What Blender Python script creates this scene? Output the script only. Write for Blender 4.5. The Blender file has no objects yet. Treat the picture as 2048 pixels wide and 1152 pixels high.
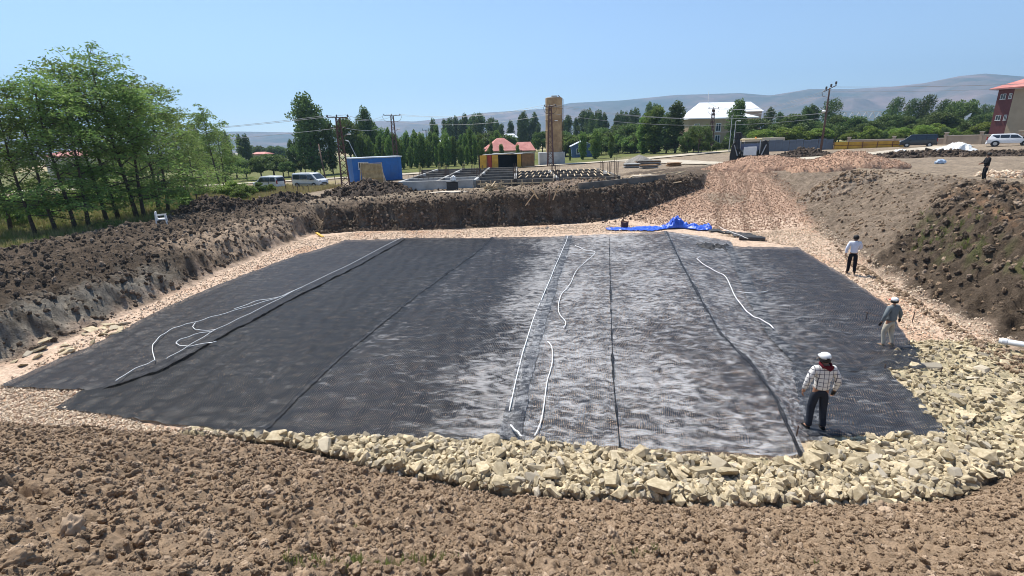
import bpy, bmesh, math, random
import numpy as np
from mathutils import Vector, Matrix, Euler

random.seed(7)
RNG = np.random.default_rng(11)
scene = bpy.context.scene
COL = scene.collection

# ------------------------------------------------------------------ camera
FPX = 980.0                      # focal length in pixels of a 2048 px wide frame
CAM_H = 6.5
PITCH = math.radians(16.6)
ROLL = math.radians(1.7)
cam_data = bpy.data.cameras.new("camera")
cam_data.sensor_width = 36.0
cam_data.lens = 36.0 * FPX / 2048.0
cam_data.clip_start = 0.1
cam_data.clip_end = 30000.0
cam = bpy.data.objects.new("camera", cam_data)
cam.matrix_world = (Matrix.Translation((0, 0, CAM_H)) @ Matrix.Rotation(math.pi / 2 - PITCH, 4, 'X')
                    @ Matrix.Rotation(-ROLL, 4, 'Z'))
COL.objects.link(cam)
scene.camera = cam

# ------------------------------------------------------------------ sky and sun
SUN_EL = math.radians(61.0)
SUN_AZ = math.radians(-38.0)      # from +Y (view direction) towards -X
sun_dir = Vector((math.sin(SUN_AZ) * math.cos(SUN_EL), math.cos(SUN_AZ) * math.cos(SUN_EL), math.sin(SUN_EL)))
world = bpy.data.worlds.new("World")
scene.world = world
world.use_nodes = True
wn = world.node_tree.nodes
wl = world.node_tree.links
wn.clear()
w_out = wn.new('ShaderNodeOutputWorld')
w_bg = wn.new('ShaderNodeBackground')
w_sky = wn.new('ShaderNodeTexSky')
w_sky.sky_type = 'NISHITA'
w_sky.sun_disc = False
w_sky.sun_elevation = SUN_EL
w_sky.sun_rotation = SUN_AZ
w_sky.altitude = 1600
w_sky.air_density = 1.0
w_sky.dust_density = 0.25
w_sky.ozone_density = 2.2
w_bg.inputs['Strength'].default_value = 0.112
wl.new(w_sky.outputs['Color'], w_bg.inputs['Color'])
wl.new(w_bg.outputs['Background'], w_out.inputs['Surface'])

sun_data = bpy.data.lights.new("sun", 'SUN')
sun_data.energy = 5.0
sun_data.angle = math.radians(0.53)
sun_data.color = (1.0, 0.955, 0.88)
sun = bpy.data.objects.new("sun", sun_data)
sun.rotation_euler = sun_dir.to_track_quat('Z', 'Y').to_euler()
sun.location = (0, 0, 60)
COL.objects.link(sun)

scene.view_settings.view_transform = 'Standard'
scene.view_settings.look = 'None'
scene.view_settings.exposure = 0.62
scene.view_settings.gamma = 1.0
scene.view_settings.use_curve_mapping = False
scene.render.engine = 'CYCLES'
scene.cycles.max_bounces = 5
scene.cycles.diffuse_bounces = 2
scene.cycles.glossy_bounces = 2
scene.cycles.transmission_bounces = 3
scene.cycles.transparent_max_bounces = 12
scene.cycles.volume_bounces = 0
scene.cycles.use_denoising = True
scene.cycles.pixel_filter_type = 'BLACKMAN_HARRIS'
scene.cycles.filter_width = 1.0

# ------------------------------------------------------------------ measuring helpers
_c, _s = math.cos(ROLL), math.sin(ROLL)
def ray(px, py):
    """direction through a point of the 2048x1152 frame"""
    x = (px - 1024) / FPX; y = -(py - 576) / FPX
    X = x * _c + y * _s; Y = -x * _s + y * _c
    return Vector((X, math.cos(PITCH) + math.sin(PITCH) * Y, -math.sin(PITCH) + math.cos(PITCH) * Y))
def on(px, py, z=0.0):
    r = ray(px, py); t = (z - CAM_H) / r.z
    return Vector((r.x * t, r.y * t, z))
def at(px, py, t):
    r = ray(px, py)
    return Vector((r.x * t, r.y * t, CAM_H + r.z * t))

# ------------------------------------------------------------------ numpy noise
def _h(ix, iy, seed):
    n = (ix.astype(np.int64) * 374761393 + iy.astype(np.int64) * 668265263 + seed * 1442695041) & 0xFFFFFFFF
    n = ((n ^ (n >> 13)) * 1274126177) & 0xFFFFFFFF
    n = ((n ^ (n >> 16)) * 2246822519) & 0xFFFFFFFF
    return ((n ^ (n >> 15)) & 0xFFFFFF) / float(0x1000000)
def vnoise(x, y, seed=0):
    x = np.asarray(x, float); y = np.asarray(y, float)
    ix = np.floor(x); iy = np.floor(y); fx = x - ix; fy = y - iy
    ux = fx * fx * fx * (fx * (fx * 6 - 15) + 10); uy = fy * fy * fy * (fy * (fy * 6 - 15) + 10)
    def g(a, b, dx, dy):
        an = _h(a, b, seed) * 2 * np.pi
        return np.cos(an) * dx + np.sin(an) * dy
    n00 = g(ix, iy, fx, fy); n10 = g(ix + 1, iy, fx - 1, fy)
    n01 = g(ix, iy + 1, fx, fy - 1); n11 = g(ix + 1, iy + 1, fx - 1, fy - 1)
    return 1.5 * ((n00 * (1 - ux) + n10 * ux) * (1 - uy) + (n01 * (1 - ux) + n11 * ux) * uy)
def fbm(x, y, octv=4, seed=0, gain=0.5):
    s = 0; a = 1.0; f = 1.0; t = 0
    for k in range(octv):
        s = s + a * vnoise(x * f + k * 17.3, y * f - k * 9.1, seed + k); t += a; a *= gain; f *= 2.03
    return s / t
def worley(x, y, seed=0):
    x = np.asarray(x, float); y = np.asarray(y, float)
    ix = np.floor(x); iy = np.floor(y); d1 = np.full(x.shape, 9.0); cid = np.zeros(x.shape)
    for a in (-1, 0, 1):
        for b in (-1, 0, 1):
            cx = ix + a; cy = iy + b
            jx = cx + _h(cx, cy, seed); jy = cy + _h(cx, cy, seed + 5)
            d = (jx - x) ** 2 + (jy - y) ** 2
            m = d < d1
            cid = np.where(m, _h(cx, cy, seed + 9), cid); d1 = np.where(m, d, d1)
    return np.sqrt(d1), cid
def sstep(a, b, x):
    t = np.clip((x - a) / (b - a), 0, 1)
    return t * t * (3 - 2 * t)

# ------------------------------------------------------------------ object helpers
def tag(o, label=None, cat=None, group=None, kind=None):
    if label: o['label'] = label
    if cat: o['category'] = cat
    if group: o['group'] = group
    if kind: o['kind'] = kind
    return o
def empty(name, loc=(0, 0, 0), rz=0.0):
    o = bpy.data.objects.new(name, None)
    o.empty_display_size = 0.2
    o.location = loc; o.rotation_euler = (0, 0, rz)
    COL.objects.link(o)
    return o
def thing(name, label, cat, loc=(0, 0, 0), rz=0.0, group=None):
    return tag(empty(name, loc, rz), label, cat, group)
def link_mesh(name, me, material=None, parent=None, smooth=False):
    o = bpy.data.objects.new(name, me)
    COL.objects.link(o)
    if material is not None and len(me.materials) == 0: me.materials.append(material)
    if parent is not None: o.parent = parent
    if smooth: me.shade_smooth()
    return o
def np_mesh(name, V, Fc, smooth=False):
    me = bpy.data.meshes.new(name)
    V = np.asarray(V, np.float32); Fc = np.asarray(Fc, np.int32)
    n = Fc.shape[1]
    me.vertices.add(len(V)); me.vertices.foreach_set('co', V.ravel())
    me.loops.add(Fc.size); me.loops.foreach_set('vertex_index', Fc.ravel())
    me.polygons.add(len(Fc)); me.polygons.foreach_set('loop_start', np.arange(0, Fc.size, n, dtype=np.int32))
    me.update(calc_edges=True)
    if smooth: me.shade_smooth()
    return me
def copy_tree(o, parent=None):
    c = o.copy(); COL.objects.link(c)
    if parent is not None: c.parent = parent
    for ch in list(o.children): copy_tree(ch, c)
    return c

class MB:
    """collects simple solids for ONE mesh object"""
    def __init__(self): self.v = []; self.f = []
    def add(self, V, Fc):
        b = len(self.v); self.v += [tuple(p) for p in V]; self.f += [tuple(i + b for i in q) for q in Fc]; return self
    def box(self, c, s, rot=None):
        x, y, z = s[0] / 2, s[1] / 2, s[2] / 2
        P = [Vector(p) for p in ((-x,-y,-z),(x,-y,-z),(x,y,-z),(-x,y,-z),(-x,-y,z),(x,-y,z),(x,y,z),(-x,y,z))]
        if rot is not None:
            M = Euler(rot).to_matrix(); P = [M @ p for p in P]
        c = Vector(c)
        return self.add([p + c for p in P], [(0,3,2,1),(4,5,6,7),(0,1,5,4),(1,2,6,5),(2,3,7,6),(3,0,4,7)])
    def tube(self, pts, r, n=6, caps=True):
        pts = [Vector(p) for p in pts]
        rr = r if isinstance(r, (list, tuple)) else [r] * len(pts)
        V = []; Fc = []; prev = None
        for i, p in enumerate(pts):
            d = (pts[min(i + 1, len(pts) - 1)] - pts[max(i - 1, 0)])
            d = d.normalized() if d.length > 1e-9 else Vector((0, 0, 1))
            a = prev if prev is not None else (Vector((0, 0, 1)) if abs(d.z) < 0.9 else Vector((1, 0, 0)))
            u = (a - d * a.dot(d))
            u = u.normalized() if u.length > 1e-6 else d.orthogonal().normalized()
            prev = u; w = d.cross(u)
            for k in range(n):
                an = 2 * math.pi * k / n
                V.append(p + (u * math.cos(an) + w * math.sin(an)) * rr[i])
        for i in range(len(pts) - 1):
            for k in range(n):
                a = i * n + k; b = i * n + (k + 1) % n
                Fc.append((a, b, b + n, a + n))
        if caps:
            Fc.append(tuple(reversed(range(n)))); Fc.append(tuple(range((len(pts) - 1) * n, len(pts) * n)))
        return self.add(V, Fc)
    def bar(self, a, b, w, h=None):
        """square bar from a to b"""
        a = Vector(a); b = Vector(b); d = (b - a); L = d.length; h = h or w
        q = d.to_track_quat('X', 'Z').to_matrix()
        P = [Vector(p) for p in ((0,-w/2,-h/2),(L,-w/2,-h/2),(L,w/2,-h/2),(0,w/2,-h/2),(0,-w/2,h/2),(L,-w/2,h/2),(L,w/2,h/2),(0,w/2,h/2))]
        return self.add([a + q @ p for p in P], [(0,3,2,1),(4,5,6,7),(0,1,5,4),(1,2,6,5),(2,3,7,6),(3,0,4,7)])
    def prism(self, poly, y0, y1):
        """polygon in xz extruded along y"""
        n = len(poly)
        V = [(x, y0, z) for x, z in poly] + [(x, y1, z) for x, z in poly]
        Fc = [tuple(range(n)), tuple(reversed(range(n, 2 * n)))] + [(i, i + n, (i + 1) % n + n, (i + 1) % n) for i in range(n)]
        return self.add(V, Fc)
    def lathe(self, prof, n=24, c=(0, 0, 0)):
        V = []; Fc = []; m = len(prof)
        for i in range(n):
            an = 2 * math.pi * i / n
            for r, z in prof: V.append((c[0] + r * math.cos(an), c[1] + r * math.sin(an), c[2] + z))
        for i in range(n):
            j = (i + 1) % n
            for k in range(m - 1): Fc.append((i * m + k, j * m + k, j * m + k + 1, i * m + k + 1))
        Fc.append(tuple(i * m + m - 1 for i in range(n))); Fc.append(tuple(i * m for i in reversed(range(n))))
        return self.add(V, Fc)
    def build(self, name, material, parent=None, bevel=0.0, smooth=False, segs=1):
        me = bpy.data.meshes.new(name)
        me.from_pydata([tuple(p) for p in self.v], [], self.f); me.validate(); me.update()
        bm = bmesh.new(); bm.from_mesh(me)
        bmesh.ops.recalc_face_normals(bm, faces=bm.faces)
        if bevel > 0:
            bmesh.ops.bevel(bm, geom=[e for e in bm.edges if e.is_manifold and e.calc_face_angle(0) > 0.5], offset=bevel, segments=segs, profile=0.5, affect='EDGES')
        bm.to_mesh(me); bm.free()
        return link_mesh(name, me, material, parent, smooth)

# ------------------------------------------------------------------ materials
def node_mat(name):
    m = bpy.data.materials.new(name); m.use_nodes = True
    nt = m.node_tree; nt.nodes.clear()
    out = nt.nodes.new('ShaderNodeOutputMaterial'); bs = nt.nodes.new('ShaderNodeBsdfPrincipled')
    nt.links.new(bs.outputs[0], out.inputs[0])
    return m, nt, bs, out
def mix_rgb(nt, fac, a, b, blend='MIX'):
    n = nt.nodes.new('ShaderNodeMix'); n.data_type = 'RGBA'; n.blend_type = blend
    for k, v in ((0, fac), (6, a), (7, b)):
        if isinstance(v, bpy.types.NodeSocket): nt.links.new(v, n.inputs[k])
        elif isinstance(v, (int, float)): n.inputs[k].default_value = v
        else: n.inputs[k].default_value = (*v, 1.0)
    return n.outputs[2]
def math_n(nt, op, a, b=None, c=None, clamp=False):
    n = nt.nodes.new('ShaderNodeMath'); n.operation = op; n.use_clamp = clamp
    for k, v in enumerate((a, b, c)):
        if v is None: continue
        if isinstance(v, bpy.types.NodeSocket): nt.links.new(v, n.inputs[k])
        else: n.inputs[k].default_value = v
    return n.outputs[0]
def noise_n(nt, scale, detail=4.0, rough=0.55, coord='Object', vec=None, dist=0.0):
    n = nt.nodes.new('ShaderNodeTexNoise'); n.inputs['Scale'].default_value = scale
    n.inputs['Detail'].default_value = detail; n.inputs['Roughness'].default_value = rough
    n.inputs['Distortion'].default_value = dist
    if vec is None:
        tc = nt.nodes.new('ShaderNodeTexCoord'); vec = tc.outputs[coord]
    nt.links.new(vec, n.inputs['Vector'])
    return n.outputs[0]
def ramp_n(nt, fac, p0, p1):
    n = nt.nodes.new('ShaderNodeMapRange'); n.inputs[1].default_value = p0; n.inputs[2].default_value = p1
    n.interpolation_type = 'SMOOTHSTEP'
    nt.links.new(fac, n.inputs[0]); return n.outputs[0]
def bump_n(nt, bs, h, strength=0.4, dist=0.02):
    b = nt.nodes.new('ShaderNodeBump'); b.inputs['Strength'].default_value = strength; b.inputs['Distance'].default_value = dist
    nt.links.new(h, b.inputs['Height']); nt.links.new(b.outputs[0], bs.inputs['Normal'])
def mat(name, color, rough=0.75, var=0.25, scale=3.0, bump=0.0, bscale=None, metal=0.0, spec=0.4, color2=None, rnd=0.0, dirt=None):
    m, nt, bs, out = node_mat(name)
    c = Vector(color)
    n1 = noise_n(nt, scale, 5.0, 0.6)
    a = tuple(c * (1 - var)); b = tuple(c * (1 + var)) if color2 is None else color2
    col = mix_rgb(nt, ramp_n(nt, n1, 0.3, 0.7), a, b)
    if dirt is not None:
        n2 = noise_n(nt, scale * 0.35, 6.0, 0.7)
        col = mix_rgb(nt, ramp_n(nt, n2, 0.48, 0.72), col, dirt)
    if rnd > 0:
        oi = nt.nodes.new('ShaderNodeObjectInfo')
        v = math_n(nt, 'MULTIPLY_ADD', oi.outputs['Random'], 2 * rnd, 1 - rnd)
        hs = nt.nodes.new('ShaderNodeHueSaturation'); nt.links.new(v, hs.inputs['Value']); nt.links.new(col, hs.inputs['Color'])
        col = hs.outputs[0]
    nt.links.new(col, bs.inputs['Base Color'])
    bs.inputs['Roughness'].default_value = rough; bs.inputs['Metallic'].default_value = metal
    bs.inputs['Specular IOR Level'].default_value = spec
    if bump > 0: bump_n(nt, bs, noise_n(nt, bscale or scale * 6, 6.0, 0.65), bump, 0.03)
    return m
def leaf_mat(name, c1, c2, trans=0.35):
    m, nt, bs, out = node_mat(name)
    n1 = noise_n(nt, 0.9, 3.0, 0.6)
    oi = nt.nodes.new('ShaderNodeObjectInfo')
    col = mix_rgb(nt, ramp_n(nt, n1, 0.3, 0.7), c1, c2)
    hs = nt.nodes.new('ShaderNodeHueSaturation')
    nt.links.new(math_n(nt, 'MULTIPLY_ADD', oi.outputs['Random'], 0.45, 0.78), hs.inputs['Value'])
    nt.links.new(math_n(nt, 'MULTIPLY_ADD', oi.outputs['Random'], 0.03, 0.485), hs.inputs['Hue'])
    nt.links.new(col, hs.inputs['Color'])
    nt.links.new(hs.outputs[0], bs.inputs['Base Color']); bs.inputs['Roughness'].default_value = 0.6
    bs.inputs['Specular IOR Level'].default_value = 0.25
    tr = nt.nodes.new('ShaderNodeBsdfTranslucent'); nt.links.new(hs.outputs[0], tr.inputs['Color'])
    mx = nt.nodes.new('ShaderNodeMixShader'); mx.inputs[0].default_value = trans
    nt.links.new(bs.outputs[0], mx.inputs[1]); nt.links.new(tr.outputs[0], mx.inputs[2]); nt.links.new(mx.outputs[0], out.inputs[0])
    return m
def glass_mat(name, color=(0.02, 0.03, 0.04)):
    m, nt, bs, out = node_mat(name)
    bs.inputs['Base Color'].default_value = (*color, 1); bs.inputs['Roughness'].default_value = 0.08
    bs.inputs['Specular IOR Level'].default_value = 0.6
    return m

# ================================================================== terrain
PIT = [(-16.9, 11.3, 'N'), (-13.0, 11.0, 'N'), (-8.0, 10.3, 'N'), (-4.9, 9.6, 'N'), (-3.1, 8.8, 'N'), (-0.35, 7.85, 'N'),
       (4.2, 7.35, 'N'), (7.9, 7.4, 'N'), (10.3, 8.35, 'N'), (14.6, 10.6, 'R'), (14.9, 13.2, 'R'), (15.4, 15.0, 'R'), (16.5, 19.8, 'R'),
       (18.4, 26.3, 'R'), (20.6, 33.0, 'R'), (23.0, 40.0, 'R'), (26.5, 55.0, 'T'), (21.5, 54.0, 'Q'), (18.6, 47.4, 'Q'), (12.2, 42.6, 'F'), (9.4, 40.6, 'F'),
       (4.0, 39.3, 'F'), (-1.0, 38.8, 'F'), (-7.0, 38.4, 'F'), (-12.0, 38.9, 'F'), (-15.4, 38.0, 'L'), (-15.9, 30.0, 'L'), (-16.1, 23.5, 'L'), (-16.3, 18.0, 'L')]
PITP = np.array([(a, b) for a, b, c in PIT])
def seg_dist(X, Y, a, b):
    ax, ay = a; dx, dy = b[0] - ax, b[1] - ay
    t = np.clip(((X - ax) * dx + (Y - ay) * dy) / (dx * dx + dy * dy), 0, 1)
    return np.hypot(X - ax - t * dx, Y - ay - t * dy)
def inside(X, Y, poly):
    r = np.zeros(X.shape, bool); n = len(poly)
    for i in range(n):
        x1, y1 = poly[i]; x2, y2 = poly[(i + 1) % n]
        if y1 == y2: continue
        r ^= ((y1 > Y) != (y2 > Y)) & (X < (x2 - x1) * (Y - y1) / (y2 - y1) + x1)
    return r
def poly_sd(X, Y, poly):
    d = np.full(X.shape, 1e9); n = len(poly)
    for i in range(n): d = np.minimum(d, seg_dist(X, Y, poly[i], poly[(i + 1) % n]))
    return np.where(inside(X, Y, poly), -d, d)
def z_up(X, Y):
    far = np.clip(Y - 40, 0, 60)
    z = 2.3 + 0.028 * np.clip(X, -60, 75) - 0.010 * far
    r = np.hypot(X, Y)
    z = z - 5.5 * sstep(140, 700, r)
    return z
def ramp_z(X, Y):
    s = (X - 15) * 0.45 + (Y - 36) * 0.89
    return 0.146 * np.maximum(0, s) * sstep(2, 9, X) * sstep(30, 35, Y)

# regions of the near floor
ROCK = [tuple(on(*p)[:2]) for p in ((380, 868), (620, 880), (1000, 890), (1300, 915), (1590, 936), (1640, 885), (1872, 880), (1800, 775), (1752, 738), (1815, 690), (1990, 690), (2048, 715), (2300, 800), (2300, 960), (1960, 960), (1900, 1005), (1500, 1020), (1000, 995), (740, 940), (600, 900))]

def terrain(X, Y, detail=True):
    """height and masks at world points (arrays)"""
    X = np.asarray(X, float); Y = np.asarray(Y, float)
    n = len(PIT)
    dcls = {k: np.full(X.shape, 1e9) for k in 'NRTQFL'}
    for i in range(n):
        a = PITP[i]; b = PITP[(i + 1) % n]
        k = PIT[i][2]
        dcls[k] = np.minimum(dcls[k], seg_dist(X, Y, a, b))
    ins = inside(X, Y, PITP)
    d = np.minimum.reduce([dcls[k] for k in dcls])
    jit = 0.55 * fbm(X * 0.35, Y * 0.35, 3, 3) + 0.3 * fbm(X * 1.3, Y * 1.3, 3, 8) + 0.55 * (0.5 - worley(X * 0.9, Y * 0.5, 12)[0]) + 0.16 * fbm(X * 4.1, Y * 4.1, 2, 13)
    dd = np.maximum(0, d + np.where(dcls['N'] < d + 0.01, 0.25 * jit, jit) * sstep(0.0, 1.0, d))
    zf = ramp_z(X, Y)
    zu = z_up(X, Y)
    w = {k: 1.0 / (dcls[k] ** 2 + 0.15) ** 3 for k in dcls}
    tot = sum(w.values())
    steepL = np.minimum(dd, 0.35) * 0.3 + np.clip(dd - 0.35, 0, 1.05) * 1.0 + np.maximum(0, dd - 1.4) * 0.17
    prof = {'N': dd * 0.62, 'R': np.minimum(dd, 1.0) * 0.3 + np.maximum(0, dd - 1.0) * (0.55 + 0.45 * sstep(1.5, -4.0, Y - 25 - 0.5 * (X - 19))), 'T': dd * 0.1,
            'Q': dd * 1.5, 'F': np.minimum(dd, 0.45) * 0.7 + np.maximum(0, dd - 0.45) * 2.4, 'L': steepL}
    # heap the view is taken from
    heap = 5.1 - 0.10 * np.hypot(X * 0.45, Y - 0.5)
    capN = np.maximum(zu, heap - 0.02 * np.maximum(0, np.abs(X) - 6) ** 2)
    cap = {k: zu for k in dcls}; cap['N'] = capN
    z = 0
    for k in dcls:
        h = zf + prof[k]
        c = cap[k]
        hs = np.where(h < c - 0.25, h, c - 0.25 + 0.25 * (1 - np.exp(-np.maximum(0, h - c + 0.25) / 0.25)))
        z = z + w[k] / tot * hs
    z = np.where(ins, zf, z)
    wN = np.where(ins, 0, w['N'] / tot); wF = np.where(ins, 0, (w['F'] + w['Q']) / tot)
    wL = np.where(ins, 0, w['L'] / tot); wR = np.where(ins, 0, (w['R']) / tot)
    # gully at the far left corner
    gd = seg_dist(X, Y, (-14.9, 38.0), (-16.6, 43.5))
    gd2 = seg_dist(X, Y, (-12.9, 38.2), (-13.1, 40.4))
    z = z - (1.5 * np.exp(-(gd / 0.55) ** 2) + 1.3 * np.exp(-(gd2 / 0.45) ** 2)) * sstep(0.15, 0.9, z)
    # low crumbled lip along the left edge and on the right edge
    z = z + wL * 0.35 * np.exp(-((d - 9.0) / 2.2) ** 2)
    z = z + wR * 0.3 * np.exp(-((d - 7.0) / 2.0) ** 2)
    rise = np.clip((z - zf) / np.maximum(0.6, zu - zf), 0, 1.5)
    onbank = np.where(ins, 0, np.clip(1 - (d - 9) / 4, 0, 1))
    rockm = sstep(0.35, -0.15, poly_sd(X, Y, ROCK) + 0.25 * fbm(X * 1.1, Y * 1.1, 2, 77))
    if detail:
        r = np.hypot(X, Y)
        near = sstep(140, 60, r)
        # soil of the near slope
        w1, _ = worley(X / 0.42, Y / 0.42, 1); w2, _ = worley(X / 0.19 + 3, Y / 0.19, 2); w3, _ = worley(X / 0.095, Y / 0.095 + 7, 4)
        lump = 0.10 * fbm(X * 0.8, Y * 0.8, 3, 21) + 0.24 * (0.5 - w1) * np.clip(0.3 + 1.5 * fbm(X * 0.7, Y * 0.7, 2, 5), 0, 1) - 0.16 * np.clip(fbm(X * 1.9, Y * 1.9, 3, 27) - 0.22, 0, 1) * 3.0 + 0.10 * (0.5 - w2) * np.clip(0.55 + fbm(X * 1.6, Y * 1.6, 2, 6), 0.1, 1.2) + 0.06 * (0.5 - w3) + 0.035 * fbm(X * 13, Y * 13, 2, 25)
        z = z + wN * lump * 1.15 * sstep(-0.1, 0.6, d + np.where(ins, -9, 0))
        # banks
        tooth = 0.07 * np.abs(np.sin(3.1 * (0.8 * X + 0.55 * Y) + 2.5 * fbm(X * 0.8, Y * 0.8, 2, 34)))
        z = z + wL * np.where(ins, 0, 1) * tooth * sstep(0.2, 0.9, d) * sstep(6.0, 3.5, d)
        wb, _ = worley(X / 0.8, Y / 0.8, 31); wc, _ = worley(X / 0.34, Y / 0.34, 32)
        ridg = 1 - np.abs(fbm(X * 0.7 + 0.5 * fbm(X, Y, 2, 9), Y * 0.7, 4, 41)) * 2
        bank = 0.25 * fbm(X * 0.5, Y * 0.5, 4, 51) + 0.20 * (0.5 - wb) + 0.14 * (0.5 - wc) + 0.07 * (0.5 - worley(X / 0.17, Y / 0.17, 33)[0]) + 0.10 * ridg - 0.08
        fade = np.clip(d / 0.8, 0, 1) * (1 - sstep(9, 15, d))
        z = z + (1 - wN) * np.where(ins, 0, 1) * bank * fade * (0.5 + 0.75 * wF + 1.15 * wL + wR * (0.15 + 1.6 * sstep(0.5, -2.5, Y - 26 - 0.5 * (X - 19))))
        gx, _ = worley(X / 0.13, Y / 0.13, 61)
        z = z + np.where(ins, 1, 0) * (0.035 * fbm(X * 1.5, Y * 1.5, 3, 71) + 0.02 * (0.5 - gx))
        wr, _ = worley(X / 0.33, Y / 0.33, 81)
        z = z + rockm * np.where(ins, 1, 0) * (0.10 + 0.16 * (0.55 - wr))
        up = np.where(ins, 0, 1) * sstep(8, 13, d) * (1 - wN)
        z = z + up * near * (0.10 * fbm(X * 0.3, Y * 0.3, 4, 91) + 0.03 * fbm(X * 2.2, Y * 2.2, 2, 92))
    return z, dict(ins=ins, d=d, wN=wN, wF=wF, wL=wL, wR=wR, rise=rise, rock=rockm, zf=zf, zu=zu)
def gz(x, y):
    return float(terrain(np.array([float(x)]), np.array([float(y)]))[0][0])
def up(px, py, dz=0.0):
    """point of the ground seen at a frame position (march along the view ray)"""
    r = ray(px, py)
    ts = np.geomspace(3, 900, 900)
    z, _ = terrain(r.x * ts, r.y * ts, False)
    h = CAM_H + r.z * ts - z - dz
    k = int(np.argmax(h < 0)) if (h < 0).any() else len(ts) - 1
    t = ts[k]
    if k > 0 and h[k] < 0: t = ts[k - 1] + (ts[k] - ts[k - 1]) * h[k - 1] / (h[k - 1] - h[k])
    x, y = r.x * t, r.y * t
    return Vector((x, y, gz(x, y)))
def ground_at(px, py, t):
    """ground point below the frame position taken at depth t"""
    p = at(px, py, t); return Vector((p.x, p.y, gz(p.x, p.y)))

NA = 720
az = np.linspace(math.radians(-63), math.radians(63), NA)
rad = [1.2]
while rad[-1] < 6200:
    r = rad[-1]
    rad.append(r + (0.085 if 36.5 < r < 47 else max(0.022, (0.0056 if r < 55 else 0.012 if r < 130 else 0.04) * r)))
rad = np.array(rad); NR = len(rad)
RR, AA = np.meshgrid(rad, az, indexing='ij')
TX = RR * np.sin(AA); TY = RR * np.cos(AA)
TZ, MK = terrain(TX, TY)

def lerp(a, b, t): return a + (b - a) * t[..., None]
C3 = lambda *c: np.broadcast_to(np.array(c, float), TX.shape + (3,))
n1 = 0.5 + 0.5 * fbm(TX * 0.25, TY * 0.25, 4, 101); n2 = 0.5 + 0.5 * fbm(TX * 1.4, TY * 1.4, 4, 102); n3 = 0.5 + 0.5 * fbm(TX * 5, TY * 5, 3, 103)
soil = lerp(C3(0.21, 0.145, 0.092), C3(0.34, 0.245, 0.163), np.clip(n2 * 0.6 + n3 * 0.5, 0, 1))
soil = lerp(soil, C3(0.10, 0.07, 0.05), sstep(0.58, 0.78, n1) * 0.5)
gravel = lerp(C3(0.42, 0.295, 0.21), C3(0.60, 0.46, 0.345), np.clip(n3 * 0.7 + n2 * 0.3, 0, 1))
gravel = lerp(gravel, C3(0.47, 0.27, 0.165), sstep(0.55, 0.75, n1) * 0.6)
gravel = lerp(gravel, lerp(C3(0.30, 0.19, 0.125), C3(0.47, 0.325, 0.235), n3), sstep(37, 41, TY + 0.3 * (TX - 15)) * sstep(7, 11, TX))
rockc = lerp(C3(0.30, 0.25, 0.155), C3(0.46, 0.39, 0.25), n3)
dirt = lerp(C3(0.20, 0.152, 0.108), C3(0.38, 0.30, 0.215), np.clip(n2 * 0.7 + n1 * 0.8 - 0.25, 0, 1))
darkb = lerp(C3(0.062, 0.046, 0.033), C3(0.165, 0.122, 0.085), np.clip(n2 * 0.6 + n3 * 0.45, 0, 1))
tan = lerp(C3(0.33, 0.24, 0.165), C3(0.42, 0.32, 0.23), n3)
shale = lerp(C3(0.20, 0.178, 0.145), C3(0.33, 0.295, 0.24), n3)
grass = lerp(C3(0.06, 0.075, 0.022), C3(0.22, 0.19, 0.075), np.clip(n2 * 0.7 + n1 * 0.45, 0, 1))
dry = lerp(C3(0.36, 0.28, 0.13), C3(0.48, 0.39, 0.2), n2)
green = lerp(C3(0.09, 0.115, 0.03), C3(0.16, 0.165, 0.05), n2)
ins = MK['ins']; d = MK['d']; rise = MK['rise']
# upper ground
col = dirt.copy()
leftg = sstep(-25.5, -27.5, TX + 2.0 * fbm(TX * 0.3, TY * 0.3, 3, 5)) * sstep(95, 70, TY)
col = lerp(col, grass, leftg)
col = lerp(col, dry, leftg * sstep(40, 52, TY) * 0.75)
far = sstep(96, 108, TY + 0.12 * np.abs(TX))
col = lerp(col, green, far * sstep(25, 10, TX - 6))
col = lerp(col, green, far * sstep(100, 125, TY))
rr = np.hypot(TX, TY)
fld = np.sin(TX * 0.011 + 2 * fbm(TX * 0.002, TY * 0.004, 2, 6)) + 1.4 * fbm(TX * 0.003, TY * 0.007, 2, 7)
col = lerp(col, dry, sstep(170, 260, rr) * sstep(-0.3, 0.5, fld) * 0.9)
# banks
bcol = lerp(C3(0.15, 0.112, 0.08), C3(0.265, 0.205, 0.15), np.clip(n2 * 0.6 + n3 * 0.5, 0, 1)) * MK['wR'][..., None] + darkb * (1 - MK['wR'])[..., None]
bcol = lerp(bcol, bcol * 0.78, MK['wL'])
bcol = lerp(bcol, tan * 1.12, MK['wL'] * sstep(0.08, 0.25, rise) * sstep(24.0, 29, TY) * sstep(1.0, 0.8, rise + 0.5 * (n2 - 0.5)) * sstep(0.2, 0.45, n2 + 0.25 * (n3 - 0.5)) * 0.9)
bcol = lerp(bcol, shale, MK['wL'] * sstep(0.03, 0.12, rise) * sstep(0.75, 0.55, rise + 0.3 * (n2 - 0.5)) * sstep(26, 21, TY) * sstep(0.3, 0.5, n1 * 0.5 + n2 * 0.5) * 0.9)
bcol = lerp(bcol, shale * 0.6, MK['wF'] * sstep(0.06, 0.2, rise) * sstep(0.7, 0.5, rise) * sstep(0.4, 0.6, n2) * 0.7)
bcol = lerp(bcol, C3(0.20, 0.148, 0.105), (MK['wF'] + 0.25 * MK['wL']) * sstep(0.8, 1.05, rise) * 0.6)
dkR = sstep(1.5, -3.0, TY - 25 - 0.5 * (TX - 19) + 4.0 * fbm(TX * 0.45, TY * 0.45, 3, 17))
bcol = lerp(bcol, darkb * 0.85, MK['wR'] * dkR * sstep(0.15, 0.4, n2 + 0.2))
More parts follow.
